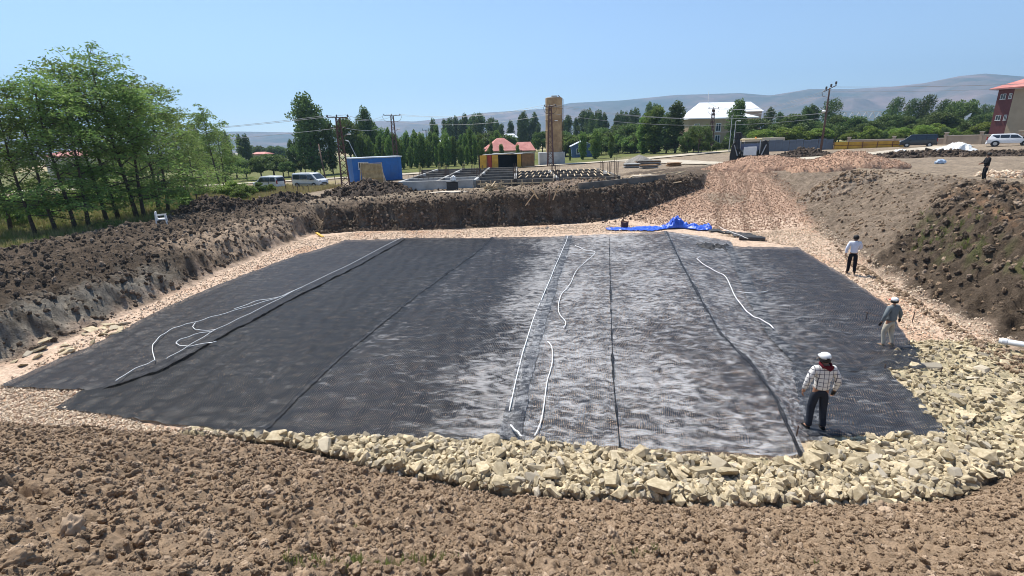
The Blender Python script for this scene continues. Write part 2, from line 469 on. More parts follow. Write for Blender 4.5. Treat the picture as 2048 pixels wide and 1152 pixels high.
bcol = lerp(bcol, C3(0.36, 0.21, 0.12), MK['wR'] * sstep(0.85, 1.0, rise) * sstep(30, 26, TY) * sstep(0.45, 0.7, n2) * 0.65)
bcol = lerp(bcol, C3(0.09, 0.10, 0.035), (MK['wR'] * dkR * sstep(0.3, 0.5, rise) * sstep(0.9, 0.7, rise)) * sstep(0.5, 0.65, n2) * 0.7)
bm_ = np.where(ins, 0, 1) * sstep(11, 8.5, d + 1.5 * fbm(TX * 0.4, TY * 0.4, 2, 2)) * (1 - sstep(5, 2.5, d) * 0) 
bm_ = np.where(MK['wF'] > 0.5, np.where(ins, 0, 1) * sstep(6.5, 3.0, d), bm_)
bm_ = np.where((MK['wR'] > 0.5) & (TY > 34), np.where(ins, 0, 1) * sstep(6, 4, d), bm_)
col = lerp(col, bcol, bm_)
soilm = MK['wN'] * sstep(0.0, 0.25, d) * np.where(ins, 0, 1)
col = lerp(col, soil, np.clip(soilm * 1.2, 0, 1))
gm = np.where(ins, 1.0, 0.0)
col = np.where(ins[..., None], gravel, col)
col = lerp(col, gravel, np.where(ins, 0, 1) * (1 - MK['wN']) * (1 - MK['wF']) * sstep(0.7, 0.0, d + 0.5 * fbm(TX * 1.2, TY * 1.2, 2, 15)))
col = lerp(col, rockc, MK['rock'] * gm)
# trodden patch on the ramp
tp = np.exp(-(((TX - 19.0) / 2.4) ** 2 + ((TY - 43.5) / 3.0) ** 2) * 1.4)
col = lerp(col, dirt * 0.85, sstep(0.3, 0.7, tp + 0.3 * fbm(TX, TY, 3, 44)))

# tyre tracks: pressed, paler bands on the ramp and over the upper track
def tracks(line, off, w):
    dd_ = np.full(TX.shape, 1e9)
    for a_, b_ in zip(line, line[1:]): dd_ = np.minimum(dd_, seg_dist(TX, TY, a_, b_))
    return np.exp(-((np.abs(dd_ + 0.15 * fbm(TX * 0.8, TY * 0.8, 2, 19) - off)) / w) ** 2)
tm = np.maximum.reduce([tracks([(15.5, 33), (18, 40), (21.5, 47), (24.5, 56), (29, 64)], 0.95, 0.22), 0.8 * tracks([(17.5, 33.5), (20.5, 41), (24, 50), (31, 58)], 0.9, 0.2),
                         tracks([(26, 44), (31, 36), (40, 33), (60, 36)], 0.95, 0.25), 0.8 * tracks([(27, 50), (34, 41), (48, 40), (70, 46)], 1.0, 0.25), tracks([(30, 60), (38, 52), (55, 50), (75, 54)], 1.0, 0.3)])
col = lerp(col, lerp(C3(0.17, 0.128, 0.092), C3(0.30, 0.235, 0.17), n2), tm * 0.6)
TZ = TZ - 0.05 * tm * sstep(70, 60, np.hypot(TX, TY))

def ground_mat(name, fine, bump, fscale, bdist=0.06):
    m, nt, bs, out = node_mat(name)
    at_ = nt.nodes.new('ShaderNodeAttribute'); at_.attribute_name = 'Col'
    nz = noise_n(nt, fscale, 6.0, 0.7); nz2 = noise_n(nt, fscale * 5.0, 4.0, 0.7)
    nz3 = noise_n(nt, fscale * 0.3, 4.0, 0.65)
    f = math_n(nt, 'ADD', math_n(nt, 'MULTIPLY', nz, 0.45), math_n(nt, 'ADD', math_n(nt, 'MULTIPLY', nz2, 0.3), math_n(nt, 'MULTIPLY', nz3, 0.25)))
    lo = mix_rgb(nt, 1.0, at_.outputs['Color'], (1 - fine,) * 3, 'MULTIPLY'); hi = mix_rgb(nt, 1.0, at_.outputs['Color'], (1 + fine,) * 3, 'MULTIPLY')
    nt.links.new(mix_rgb(nt, ramp_n(nt, f, 0.36, 0.64), lo, hi), bs.inputs['Base Color'])
    bs.inputs['Roughness'].default_value = 0.95; bs.inputs['Specular IOR Level'].default_value = 0.15
    bump_n(nt, bs, f, bump, bdist)
    return m
M_ground = ground_mat('earth', 0.5, 1.0, 4.0, 0.3)
M_floor = ground_mat('crushed_stone', 0.45, 0.8, 9.0)
M_soil = ground_mat('clod_soil', 0.32, 1.0, 13.0)

idx = np.arange(NR * NA).reshape(NR, NA)
quads = np.stack([idx[:-1, :-1], idx[:-1, 1:], idx[1:, 1:], idx[1:, :-1]], -1).reshape(-1, 4)
fc = lambda A: 0.25 * (A[:-1, :-1] + A[:-1, 1:] + A[1:, 1:] + A[1:, :-1]).ravel()
f_ins = fc(ins.astype(float)) > 0.5
f_soil = (~f_ins) & (fc(soilm) > 0.5) & (fc(TZ) > -9)
VV = np.stack([TX, TY, TZ], -1).reshape(-1, 3); CC = col.reshape(-1, 3)
def sub_mesh(name, sel, material):
    q = quads[sel]; u, inv = np.unique(q, return_inverse=True)
    me = np_mesh(name, VV[u], inv.reshape(-1, 4)[:, ::-1])
    a = me.color_attributes.new('Col', 'FLOAT_COLOR', 'POINT')
    a.data.foreach_set('color', np.concatenate([np.clip(CC[u], 0, 1), np.ones((len(u), 1))], 1).astype(np.float32).ravel())
    me.shade_smooth()
    return tag(link_mesh(name, me, material), kind='structure')
sub_mesh('ground', ~f_ins & ~f_soil, M_ground)
sub_mesh('pit_floor', f_ins, M_floor)
sub_mesh('soil_slope', f_soil, M_soil)

# ------------------------------------------------------------------ far mountains
crest_px = [(-900, 285), (-300, 272), (0, 268), (480, 263), (600, 265), (700, 250), (760, 241), (830, 243), (900, 235), (960, 226), (1095, 217), (1140, 206), (1240, 201), (1350, 190), (1480, 186), (1540, 191), (1620, 178), (1700, 178), (1790, 173), (1850, 166), (1920, 152), (1970, 147), (2048, 153), (2300, 150), (2900, 190)]
ca = []; ce = []
for p in crest_px:
    r = ray(*p); ca.append(math.atan2(r.x, r.y)); ce.append(r.z / math.hypot(r.x, r.y))
MA = 420
maz = np.linspace(math.radians(-66), math.radians(66), MA)
crest = np.interp(maz, ca, ce)
D0, D1, D2 = 2300.0, 4200.0, 6200.0
mr = np.concatenate([np.linspace(D0, D1, 60), np.linspace(D1, D2, 14)[1:]])
MRr, MAa = np.meshgrid(mr, maz, indexing='ij')
MX = MRr * np.sin(MAa); MY = MRr * np.cos(MAa)
cr = np.broadcast_to(crest * D1 + 0.0, MX.shape)
tt = np.clip((MRr - D0) / (D1 - D0), 0, 1)
rid = 1 - np.abs(fbm(MX * 0.0016, MY * 0.0016, 5, 201))
prof = tt ** 1.5 * (0.86 + 0.55 * (rid - 0.6) * np.sin(np.pi * tt)) + 0.30 * np.sin(np.pi * tt) * fbm(MX * 0.0022, MY * 0.0022, 5, 203)
MZ = -4 + (cr + 10.5) * (prof / 0.86) * np.where(MRr > D1, 1 - 0.5 * ((MRr - D1) / (D2 - D1)), 1)
MZ = np.where(MRr >= D1, np.minimum(MZ, CAM_H + crest * MRr * (D1 / MRr)), np.minimum(MZ, CAM_H + crest * MRr * 0.995))
mi = np.arange(MX.size).reshape(MX.shape)
mq = np.stack([mi[:-1, :-1], mi[1:, :-1], mi[1:, 1:], mi[:-1, 1:]], -1).reshape(-1, 4)
me = np_mesh('mountain_range', np.stack([MX, MY, MZ], -1).reshape(-1, 3), mq[:, ::-1], True)
m, nt, bs, out = node_mat('dry_mountain')
k1 = ramp_n(nt, noise_n(nt, 0.0016, 6.0, 0.62), 0.38, 0.64); k2 = ramp_n(nt, noise_n(nt, 0.006, 5.0, 0.65), 0.4, 0.7)
c_ = mix_rgb(nt, k1, (0.075, 0.085, 0.07), (0.23, 0.165, 0.145))
nt.links.new(mix_rgb(nt, math_n(nt, 'MULTIPLY', k2, 0.6), c_, (0.05, 0.065, 0.05)), bs.inputs['Base Color'])
bs.inputs['Roughness'].default_value = 1.0; bs.inputs['Specular IOR Level'].default_value = 0.0
tag(link_mesh('mountain_range', me, m), kind='structure')

# ------------------------------------------------------------------ pale road behind the site
M_road = mat('pale_road', (0.45, 0.39, 0.30), 0.95, 0.2, 0.6, 0.3, 8.0)
def strip(name, pts, width, material, lift=0.03, nseg=80):
    P = [Vector(p) for p in pts]
    s = np.linspace(0, len(P) - 1, nseg); xs = np.interp(s, range(len(P)), [p.x for p in P]); ys = np.interp(s, range(len(P)), [p.y for p in P])
    tx = np.gradient(xs); ty = np.gradient(ys); L = np.hypot(tx, ty); nx, ny = -ty / L, tx / L
    V = []; K = 7
    for k in range(K):
        u = (k / (K - 1) - 0.5) * width * (1 + 0.12 * np.sin(s * 3 + k))
        X = xs + nx * u; Y = ys + ny * u
        Z = terrain(X, Y)[0] + lift
        V.append(np.stack([X, Y, Z], -1))
    V = np.stack(V, 1).reshape(-1, 3); q = []
    for i in range(nseg - 1):
        for k in range(K - 1): q.append((i * K + k, (i + 1) * K + k, (i + 1) * K + k + 1, i * K + k + 1))
    return tag(link_mesh(name, np_mesh(name, V, q, True), material), kind='structure')
strip('road', [(-140, 99), (-60, 95), (-30, 93.5), (0, 94.5), (25, 99), (45, 112), (70, 122), (140, 126)], 5.0, M_road, 0.14)
strip('access_track', [(70, 79), (55, 72), (40, 68), (30, 66), (27, 74), (26, 88), (22, 96)], 5.5, M_road, 0.12)

# ================================================================== scattered pieces
def rock_mesh(name, seed, flat=0.7, npts=14, rough=0.12):
    """angular broken stone: a box with its corners pushed about and a few extra chips"""
    rn = random.Random(seed)
    bm = bmesh.new()
    ax, ay, az_ = rn.uniform(0.42, 0.55), rn.uniform(0.3, 0.45), flat * rn.uniform(0.36, 0.5)
    for sx in (-1, 1):
        for sy in (-1, 1):
            for sz in (-1, 1):
                bm.verts.new((sx * ax * rn.uniform(0.3, 1.0), sy * ay * rn.uniform(0.3, 1.0), sz * az_ * rn.uniform(0.45, 1.05)))
    for _ in range(max(4, npts - 6)):
        v = Vector((rn.gauss(0, 1), rn.gauss(0, 1), rn.gauss(0, 1))).normalized()
        bm.verts.new((v.x * ax * 1.12, v.y * ay * 1.12, v.z * az_ * 1.1))
    bmesh.ops.convex_hull(bm, input=bm.verts)
    bmesh.ops.delete(bm, geom=[v for v in bm.verts if not v.link_faces], context='VERTS')
    bmesh.ops.dissolve_limit(bm, angle_limit=0.2, verts=bm.verts, edges=bm.edges)
    bmesh.ops.bevel(bm, geom=[e for e in bm.edges if e.calc_face_angle(0) > 0.5], offset=0.02, segments=1, affect='EDGES')
    bmesh.ops.triangulate(bm, faces=bm.faces)
    bmesh.ops.recalc_face_normals(bm, faces=bm.faces)
    me = bpy.data.meshes.new(name); bm.to_mesh(me); bm.free()
    return me
def clod_mesh(name, seed, sub=4):
    rn = random.Random(seed)
    bm = bmesh.new(); bmesh.ops.create_icosphere(bm, subdivisions=sub, radius=0.5)
    off = Vector((rn.uniform(-50, 50), rn.uniform(-50, 50), rn.uniform(-50, 50)))
    from mathutils import noise as mn
    for v in bm.verts:
        p = v.co.copy()
        k = 1 + 0.5 * mn.noise(p * 2.4 + off) + 0.38 * mn.noise(p * 5.5 + off) + 0.26 * mn.noise(p * 12.0 + off) + 0.16 * mn.noise(p * 26.0 + off)
        v.co = Vector((p.x * k, p.y * k * 0.9, p.z * k * 0.75))
    me = bpy.data.meshes.new(name); bm.to_mesh(me); bm.free(); me.shade_smooth()
    return me
def proto_coll(name, meshes, material):
    c = bpy.data.collections.new(name)
    for i, me in enumerate(meshes):
        if not me.materials: me.materials.append(material)
        c.objects.link(bpy.data.objects.new(name, me))
    return c
def scatter(name, P, R, S, coll, label=None, kind='stuff', parent=None, realize=False):
    """one object of kind stuff: points that carry instances of small pieces"""
    P = np.asarray(P, np.float32); n = len(P)
    me = bpy.data.meshes.new(name); me.vertices.add(n); me.vertices.foreach_set('co', P.ravel())
    for nm, A in (('rot', R), ('scl', S)):
        a = me.attributes.new(nm, 'FLOAT_VECTOR', 'POINT'); a.data.foreach_set('vector', np.asarray(A, np.float32).ravel())
    a = me.attributes.new('pick', 'INT', 'POINT'); a.data.foreach_set('value', RNG.integers(0, 10000, n).astype(np.int32))
    o = bpy.data.objects.new(name, me); COL.objects.link(o)
    ng = bpy.data.node_groups.new(name + '_nodes', 'GeometryNodeTree')
    ng.interface.new_socket('Geometry', in_out='INPUT', socket_type='NodeSocketGeometry')
    ng.interface.new_socket('Geometry', in_out='OUTPUT', socket_type='NodeSocketGeometry')
    N = ng.nodes; L = ng.links
    gi = N.new('NodeGroupInput'); go = N.new('NodeGroupOutput')
    m2p = N.new('GeometryNodeMeshToPoints'); iop = N.new('GeometryNodeInstanceOnPoints'); ci = N.new('GeometryNodeCollectionInfo')
    ci.inputs['Collection'].default_value = coll; ci.inputs['Separate Children'].default_value = True; ci.inputs['Reset Children'].default_value = True
    def attr(nm, t):
        a = N.new('GeometryNodeInputNamedAttribute'); a.data_type = t; a.inputs['Name'].default_value = nm; return a.outputs['Attribute']
    L.new(gi.outputs[0], m2p.inputs['Mesh']); L.new(m2p.outputs[0], iop.inputs['Points']); L.new(ci.outputs[0], iop.inputs['Instance'])
    iop.inputs['Pick Instance'].default_value = True
    L.new(attr('pick', 'INT'), iop.inputs['Instance Index'])
    L.new(attr('rot', 'FLOAT_VECTOR'), iop.inputs['Rotation']); L.new(attr('scl', 'FLOAT_VECTOR'), iop.inputs['Scale'])
    L.new(iop.outputs[0], go.inputs[0])
    md = o.modifiers.new('scatter', 'NODES'); md.node_group = ng
    if parent is not None: o.parent = parent
    return tag(o, label, kind=kind)
def rand_in(poly, n):
    poly = np.array(poly); lo = poly.min(0); hi = poly.max(0); out = np.zeros((0, 2))
    while len(out) < n:
        q = lo + RNG.random((n * 2, 2)) * (hi - lo)
        out = np.concatenate([out, q[inside(q[:, 0], q[:, 1], poly)]])
    return out[:n]
def spots(XY, smin, smax, power=2.5, sink=0.15, tilt=3.14, zmul=1.0):
    n = len(XY); s = smin + (smax - smin) * RNG.random(n) ** power
    z = terrain(XY[:, 0], XY[:, 1])[0]
    P = np.stack([XY[:, 0], XY[:, 1], z + s * (0.5 - sink) * 0.7], -1)
    R = np.stack([(RNG.random(n) - 0.5) * tilt, (RNG.random(n) - 0.5) * tilt, RNG.random(n) * 6.283], -1)
    S = np.stack([s * RNG.uniform(0.8, 1.25, n), s * RNG.uniform(0.8, 1.2, n), s * zmul * RNG.uniform(0.75, 1.1, n)], -1)
    return P, R, S

def stone_mat(name, c1, c2, c3, rnd=0.2):
    m, nt, bs, out = node_mat(name)
    oi = nt.nodes.new('ShaderNodeObjectInfo')
    n1 = noise_n(nt, 4.0, 6.0, 0.65); n2 = noise_n(nt, 22.0, 4.0, 0.7)
    c = mix_rgb(nt, ramp_n(nt, n1, 0.35, 0.68), c1, c2)
    rr_ = nt.nodes.new('ShaderNodeMath'); rr_.operation = 'FRACT'
    nt.links.new(math_n(nt, 'MULTIPLY', oi.outputs['Random'], 7.31), rr_.inputs[0])
    c = mix_rgb(nt, ramp_n(nt, rr_.outputs[0], 0.72, 0.95), c, c3)
    c = mix_rgb(nt, math_n(nt, 'MULTIPLY', ramp_n(nt, n2, 0.5, 0.8), 0.35), c, tuple(Vector(c1) * 0.55))
    hs = nt.nodes.new('ShaderNodeHueSaturation'); nt.links.new(c, hs.inputs['Color'])
    nt.links.new(math_n(nt, 'MULTIPLY_ADD', oi.outputs['Random'], 2 * rnd, 1 - rnd), hs.inputs['Value'])
    nt.links.new(hs.outputs[0], bs.inputs['Base Color']); bs.inputs['Roughness'].default_value = 0.92
    bs.inputs['Specular IOR Level'].default_value = 0.2
    bump_n(nt, bs, n2, 0.35, 0.02)
    return m
M_rock = stone_mat('pale_limestone', (0.375, 0.302, 0.19), (0.56, 0.47, 0.318), (0.36, 0.315, 0.245), 0.32)
M_chip = stone_mat('pink_crushed_stone', (0.55, 0.425, 0.305), (0.71, 0.59, 0.445), (0.50, 0.34, 0.23), 0.24)
M_clod = stone_mat('soil_clod', (0.20, 0.138, 0.088), (0.33, 0.238, 0.158), (0.37, 0.275, 0.192), 0.2)
M_dark = stone_mat('dark_soil_clod', (0.06, 0.042, 0.03), (0.13, 0.095, 0.068), (0.20, 0.15, 0.11), 0.3)
K_rock = proto_coll('rock_piece', [rock_mesh('rock_piece', 100 + i, 0.62 + 0.05 * (i % 4), 12 + i % 5) for i in range(9)], M_rock)
K_chip = proto_coll('chip_piece', [rock_mesh('chip_piece', 300 + i, 0.55, 9) for i in range(6)], M_chip)
K_clod = proto_coll('clod_piece', [clod_mesh('clod_piece', 500 + i) for i in range(6)], M_clod)
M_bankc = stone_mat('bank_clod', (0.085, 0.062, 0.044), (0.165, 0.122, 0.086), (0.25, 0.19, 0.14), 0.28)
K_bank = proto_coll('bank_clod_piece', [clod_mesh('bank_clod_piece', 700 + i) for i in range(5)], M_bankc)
K_dark = proto_coll('dark_clod_piece', [clod_mesh('dark_clod_piece', 600 + i) for i in range(5)], M_dark)

def pix_poly(pts, z=0.0): return [tuple(on(p[0], p[1], z)[:2]) for p in pts]

# ---- soil clods of the near slope
q = rand_in([(-16, 11.2), (-8, 10.2), (-3, 8.8), (0, 7.8), (8, 7.3), (11, 8.4), (13, 6), (9, 2.2), (-9, 2.2), (-16, 6)], 80000)
P, R, S = spots(q, 0.012, 0.10, 4.0, 0.35)
q2 = rand_in([(-16, 11.0), (-8, 10.0), (-3, 8.5), (0, 7.5), (8, 7.0), (11, 8.0), (13, 6), (9, 2.2), (-9, 2.2), (-16, 6)], 800)
P2, R2, S2 = spots(q2, 0.08, 0.22, 2.4, 0.42)
scatter('soil_clods', np.concatenate([P, P2]), np.concatenate([R, R2]), np.concatenate([S, S2]), K_clod, 'loose brown clods covering the soil slope in front of the pit')

# ---- rubble: 300 large rocks one by one, the rest together
rock_big = [rock_mesh('rock', 900 + i, 0.55 + 0.08 * (i % 4), 11 + i % 4) for i in range(16)]
for me_ in rock_big: me_.materials.append(M_rock)
strip_poly = pix_poly([(420, 875), (620, 888), (1000, 895), (1300, 924), (1590, 944), (1700, 905), (1900, 905), (1985, 930), (1930, 995), (1800, 1018), (1500, 1018), (1200, 1005), (1000, 990), (830, 962), (740, 935), (600, 898)])
right_poly = pix_poly([(1800, 760), (1840, 700), (1990, 700), (2060, 760), (2060, 920), (1960, 930), (1900, 880)])
left_poly = pix_poly([(20, 728), (60, 700), (180, 660), (260, 640), (270, 660), (190, 690), (100, 715), (20, 745)])
cand = []
taken = []
def put(poly, n, smin, smax, mind):
    k = 0; tries = 0
    while k < n and tries < n * 60:
        tries += 1
        p = rand_in(poly, 1)[0]
        s = smin + (smax - smin) * random.random() ** 1.6 * (1.0 if random.random() < 0.85 else 1.35)
        if any((p[0] - a[0]) ** 2 + (p[1] - a[1]) ** 2 < (mind * (s + a[2])) ** 2 for a in taken): continue
        taken.append((p[0], p[1], s)); k += 1
put(strip_poly, 210, 0.20, 0.50, 0.32)
put(right_poly, 68, 0.2, 0.46, 0.34)
put(left_poly, 22, 0.3, 0.6, 0.36)
for i, (x, y, s) in enumerate(taken):
    o = bpy.data.objects.new('rock', rock_big[i % 16]); COL.objects.link(o)
    flat = 0.72 if i < 210 else 0.4
    o.scale = (s * random.uniform(0.9, 1.25), s * random.uniform(0.8, 1.1), s * flat * random.uniform(0.85, 1.15))
    o.rotation_euler = (random.uniform(-0.5, 0.5), random.uniform(-0.5, 0.5), random.uniform(0, 6.28))
    o.location = (x, y, gz(x, y) + s * (0.15 if i < 210 else 0.06) + (random.uniform(0.0, 0.07) if i < 210 else 0))
    if i < 210:
        tag(o, 'large pale yellow broken rock in the rubble strip between black mesh and soil slope', 'rock', 'large rocks of the rubble strip')
    elif i < 278:
        tag(o, 'flat pale rock on the stony floor beside the pit\'s right bank', 'rock', 'flat rocks on the stony floor by the right bank')
    else:
        tag(o, 'flat pale rock at the foot of the left bank', 'rock', 'flat rocks along the foot of the left bank')
q = np.concatenate([rand_in(strip_poly, 6500), rand_in(ROCK, 9000)])
P, R, S = spots(q, 0.04, 0.27, 2.6, 0.25, zmul=0.9)
rs = (q[:, 0] > 8.6) & (q[:, 1] > 9.2)
S[rs] *= np.array([0.7, 0.7, 0.45]); P[rs, 2] -= 0.02
scatter('rubble', P, R, S, K_rock, 'countless smaller pale stones filling the rubble strip and stony floor')
# ---- crushed stone on the floor margins, the ramp
marg = [pix_poly([(0, 848), (0, 770), (190, 780), (110, 812), (380, 866), (600, 892), (370, 868)]),
        pix_poly([(0, 770), (200, 655), (380, 575), (600, 480), (720, 464), (1000, 456), (1240, 446), (1330, 462), (1000, 474), (690, 480), (400, 590), (190, 690)]),
        pix_poly([(1440, 470), (1640, 455), (1730, 515), (1840, 585), (2030, 690), (1830, 690), (1770, 605), (1690, 552), (1595, 495)])]
q = np.concatenate([rand_in(marg[0], 6000), rand_in(marg[1], 14000), rand_in(marg[2], 11000)])
P, R, S = spots(q, 0.03, 0.13, 3.0, 0.3)
scatter('crushed_stones', P, R, S, K_chip, 'pinkish crushed stone spread over the pit floor margins and ramp')
M_chipo = stone_mat('orange_crushed_stone', (0.38, 0.245, 0.165), (0.57, 0.41, 0.295), (0.31, 0.175, 0.105), 0.28)
K_orange = proto_coll('orange_chip_piece', [rock_mesh('orange_chip_piece', 350 + i, 0.55, 9) for i in range(5)], M_chipo)
q = rand_in([(9.5, 40), (12.5, 36.5), (17, 34), (21.4, 34.5), (24, 40), (27.5, 54), (21.5, 54), (18.6, 47.6), (12.4, 42.8)], 26000)
P, R, S = spots(q, 0.03, 0.17, 3.5, 0.3)
scatter('ramp_stones', P, R, S, K_orange, 'browner crushed stone spread over the ramp out of the pit')
# ---- clods of the banks
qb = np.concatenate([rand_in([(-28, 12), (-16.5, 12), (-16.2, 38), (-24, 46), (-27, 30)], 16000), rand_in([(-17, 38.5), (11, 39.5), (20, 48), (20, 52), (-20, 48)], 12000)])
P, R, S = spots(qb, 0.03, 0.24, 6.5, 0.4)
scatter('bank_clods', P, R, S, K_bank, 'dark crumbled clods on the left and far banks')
qb = rand_in([(15.2, 11), (16.8, 20), (20.8, 33), (24, 40), (30, 42), (31, 24), (26, 10)], 9000)
P, R, S = spots(qb, 0.02, 0.20, 7.0, 0.3)
scatter('right_bank_clods', P, R, S, K_clod, 'crumbled clods and stones on the right bank')
qb = rand_in([(16.2, 11), (17.2, 20), (20, 25), (27, 29.5), (32, 20), (26, 10)], 5200)
P, R, S = spots(qb, 0.03, 0.36, 6.0, 0.4)
scatter('right_bank_dark_clods', P, R, S, K_bank, 'large dark clods of the steep part of the right bank')
qb = rand_in([(14.0, 11), (14.9, 14.5), (16.5, 20), (18.4, 26.5), (20, 30), (17.2, 24), (15.2, 17), (13.4, 12)], 1300)
P, R, S = spots(qb, 0.03, 0.20, 4.0, 0.3)
scatter('bank_foot_clods', P, R, S, K_clod, 'brown crumbs along the foot of the right bank')

# clods sticking to the steep far face
qf = rand_in([(-16, 38.2), (9, 39.5), (19, 47), (18, 49), (8.5, 42.6), (-12, 41), (-17, 41)], 30000)
_mk = terrain(qf[:, 0], qf[:, 1], False)[1]
qf = qf[(~_mk['ins']) & (_mk['d'] < 1.5)][:9000]
P, R, S = spots(qf, 0.03, 0.26, 4.0, 0.45)
scatter('far_face_clods', P, R, S, K_bank, 'crumbled earth clinging to the steep far face of the pit')

# ================================================================== geogrid sheets
def grid_mat(name, base, dust_sheen_c, dust_sheen0, dust_sheen1, pitch=0.05, cover=0.5, sheen_grad=None, spec=0.3):
    m, nt, bs, out = node_mat(name)
    uv = nt.nodes.new('ShaderNodeUVMap'); uv.uv_map = 'UVMap'
    sp = nt.nodes.new('ShaderNodeSeparateXYZ'); nt.links.new(uv.outputs[0], sp.inputs[0])
    def rib(s):
        f = math_n(nt, 'FRACT', math_n(nt, 'DIVIDE', s, pitch))
        return math_n(nt, 'LESS_THAN', f, cover)
    wob = nt.nodes.new('ShaderNodeTexNoise'); wob.inputs['Scale'].default_value = 1.3; wob.inputs['Detail'].default_value = 3.0
    nt.links.new(uv.outputs[0], wob.inputs['Vector'])
    sw = nt.nodes.new('ShaderNodeSeparateColor'); nt.links.new(wob.outputs['Color'], sw.inputs[0])
    a = math_n(nt, 'MAXIMUM', rib(math_n(nt, 'MULTIPLY_ADD', sw.outputs[0], 0.28, sp.outputs[0])), rib(math_n(nt, 'MULTIPLY_ADD', sw.outputs[1], 0.28, sp.outputs[1])))
    mp = nt.nodes.new('ShaderNodeMapping'); mp.inputs['Scale'].default_value = (1.1, 2.4, 1.0)
    nt.links.new(uv.outputs[0], mp.inputs[0])
    n1 = noise_n(nt, 1.9, 8.0, 0.74, vec=mp.outputs[0], dist=0.6); n2 = noise_n(nt, 0.25, 3.0, 0.5, vec=uv.outputs[0]); n4 = noise_n(nt, 11.0, 3.0, 0.7, vec=mp.outputs[0])
    f = math_n(nt, 'ADD', math_n(nt, 'MULTIPLY', n1, 0.58), math_n(nt, 'ADD', math_n(nt, 'MULTIPLY', n2, 0.22), math_n(nt, 'MULTIPLY', n4, 0.20)))
    if sheen_grad is not None:     # dusty sheen painted in as a gradient across the sheet
        f = math_n(nt, 'ADD', f, math_n(nt, 'MULTIPLY', ramp_n(nt, math_n(nt, 'ADD', sp.outputs[0], math_n(nt, 'MULTIPLY', n2, 1.2)), sheen_grad[0], sheen_grad[1]), sheen_grad[2]))
    dust_sheen = ramp_n(nt, f, dust_sheen0, dust_sheen1)  # pale dusty patches that also paint the plastic's sun sheen
    c = mix_rgb(nt, dust_sheen, base, dust_sheen_c)
    nt.links.new(c, bs.inputs['Base Color'])
    bs.inputs['Roughness'].default_value = 0.48; bs.inputs['Specular IOR Level'].default_value = spec
    tr = nt.nodes.new('ShaderNodeBsdfTransparent'); mx = nt.nodes.new('ShaderNodeMixShader')
    nt.links.new(a, mx.inputs[0]); nt.links.new(tr.outputs[0], mx.inputs[1]); nt.links.new(bs.outputs[0], mx.inputs[2])
    nt.links.new(mx.outputs[0], out.inputs[0])
    return m
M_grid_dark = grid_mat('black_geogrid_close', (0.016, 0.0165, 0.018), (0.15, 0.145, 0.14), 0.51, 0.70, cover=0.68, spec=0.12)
M_grid_sheen_grad = grid_mat('black_geogrid_sheen_grad', (0.018, 0.0185, 0.021), (0.34, 0.33, 0.32), 0.51, 0.67, cover=0.64, sheen_grad=(3.4, 5.8, 0.085), spec=0.15)
M_grid_side = grid_mat('black_geogrid_left', (0.023, 0.023, 0.026), (0.12, 0.115, 0.11), 0.48, 0.70, cover=0.66, spec=0.12)
M_grid_pale = grid_mat('black_geogrid_dusty_sheen', (0.030, 0.030, 0.033), (0.43, 0.425, 0.42), 0.43, 0.59, cover=0.52, sheen_grad=(4.2, 7.0, -0.035))
M_grid_mid = grid_mat('black_geogrid_right', (0.024, 0.026, 0.031), (0.30, 0.295, 0.29), 0.49, 0.64, cover=0.58)
M_grid_narrow = grid_mat('black_geogrid_narrow', (0.030, 0.031, 0.036), (0.36, 0.36, 0.36), 0.45, 0.61, cover=0.54)
M_grid_sheen_fade = grid_mat('black_geogrid_sheen_fade', (0.024, 0.026, 0.031), (0.32, 0.315, 0.31), 0.45, 0.62, cover=0.57, sheen_grad=(0.4, 4.0, -0.06), spec=0.2)
def edge(pts, n):
    P = [on(p[0], p[1], 0.12) if len(p) == 2 else Vector((p[0], p[1], 0)) for p in pts]
    L = [0]
    for a, b in zip(P, P[1:]): L.append(L[-1] + (b - a).length)
    s = np.linspace(0, L[-1], n)
    return np.stack([np.interp(s, L, [p.x for p in P]), np.interp(s, L, [p.y for p in P])], -1)
def sheet_height(X, Y, seed):
    wv = 0.035 * fbm(X * 1.1, Y * 2.0, 3, seed) + 0.05 * np.abs(fbm(X * 1.7 + Y * 0.6, Y * 2.6, 3, seed + 3)) + 0.012 * np.sin(X * 9 + 3 * fbm(X, Y * 0.6, 2, seed + 7))
    return wv
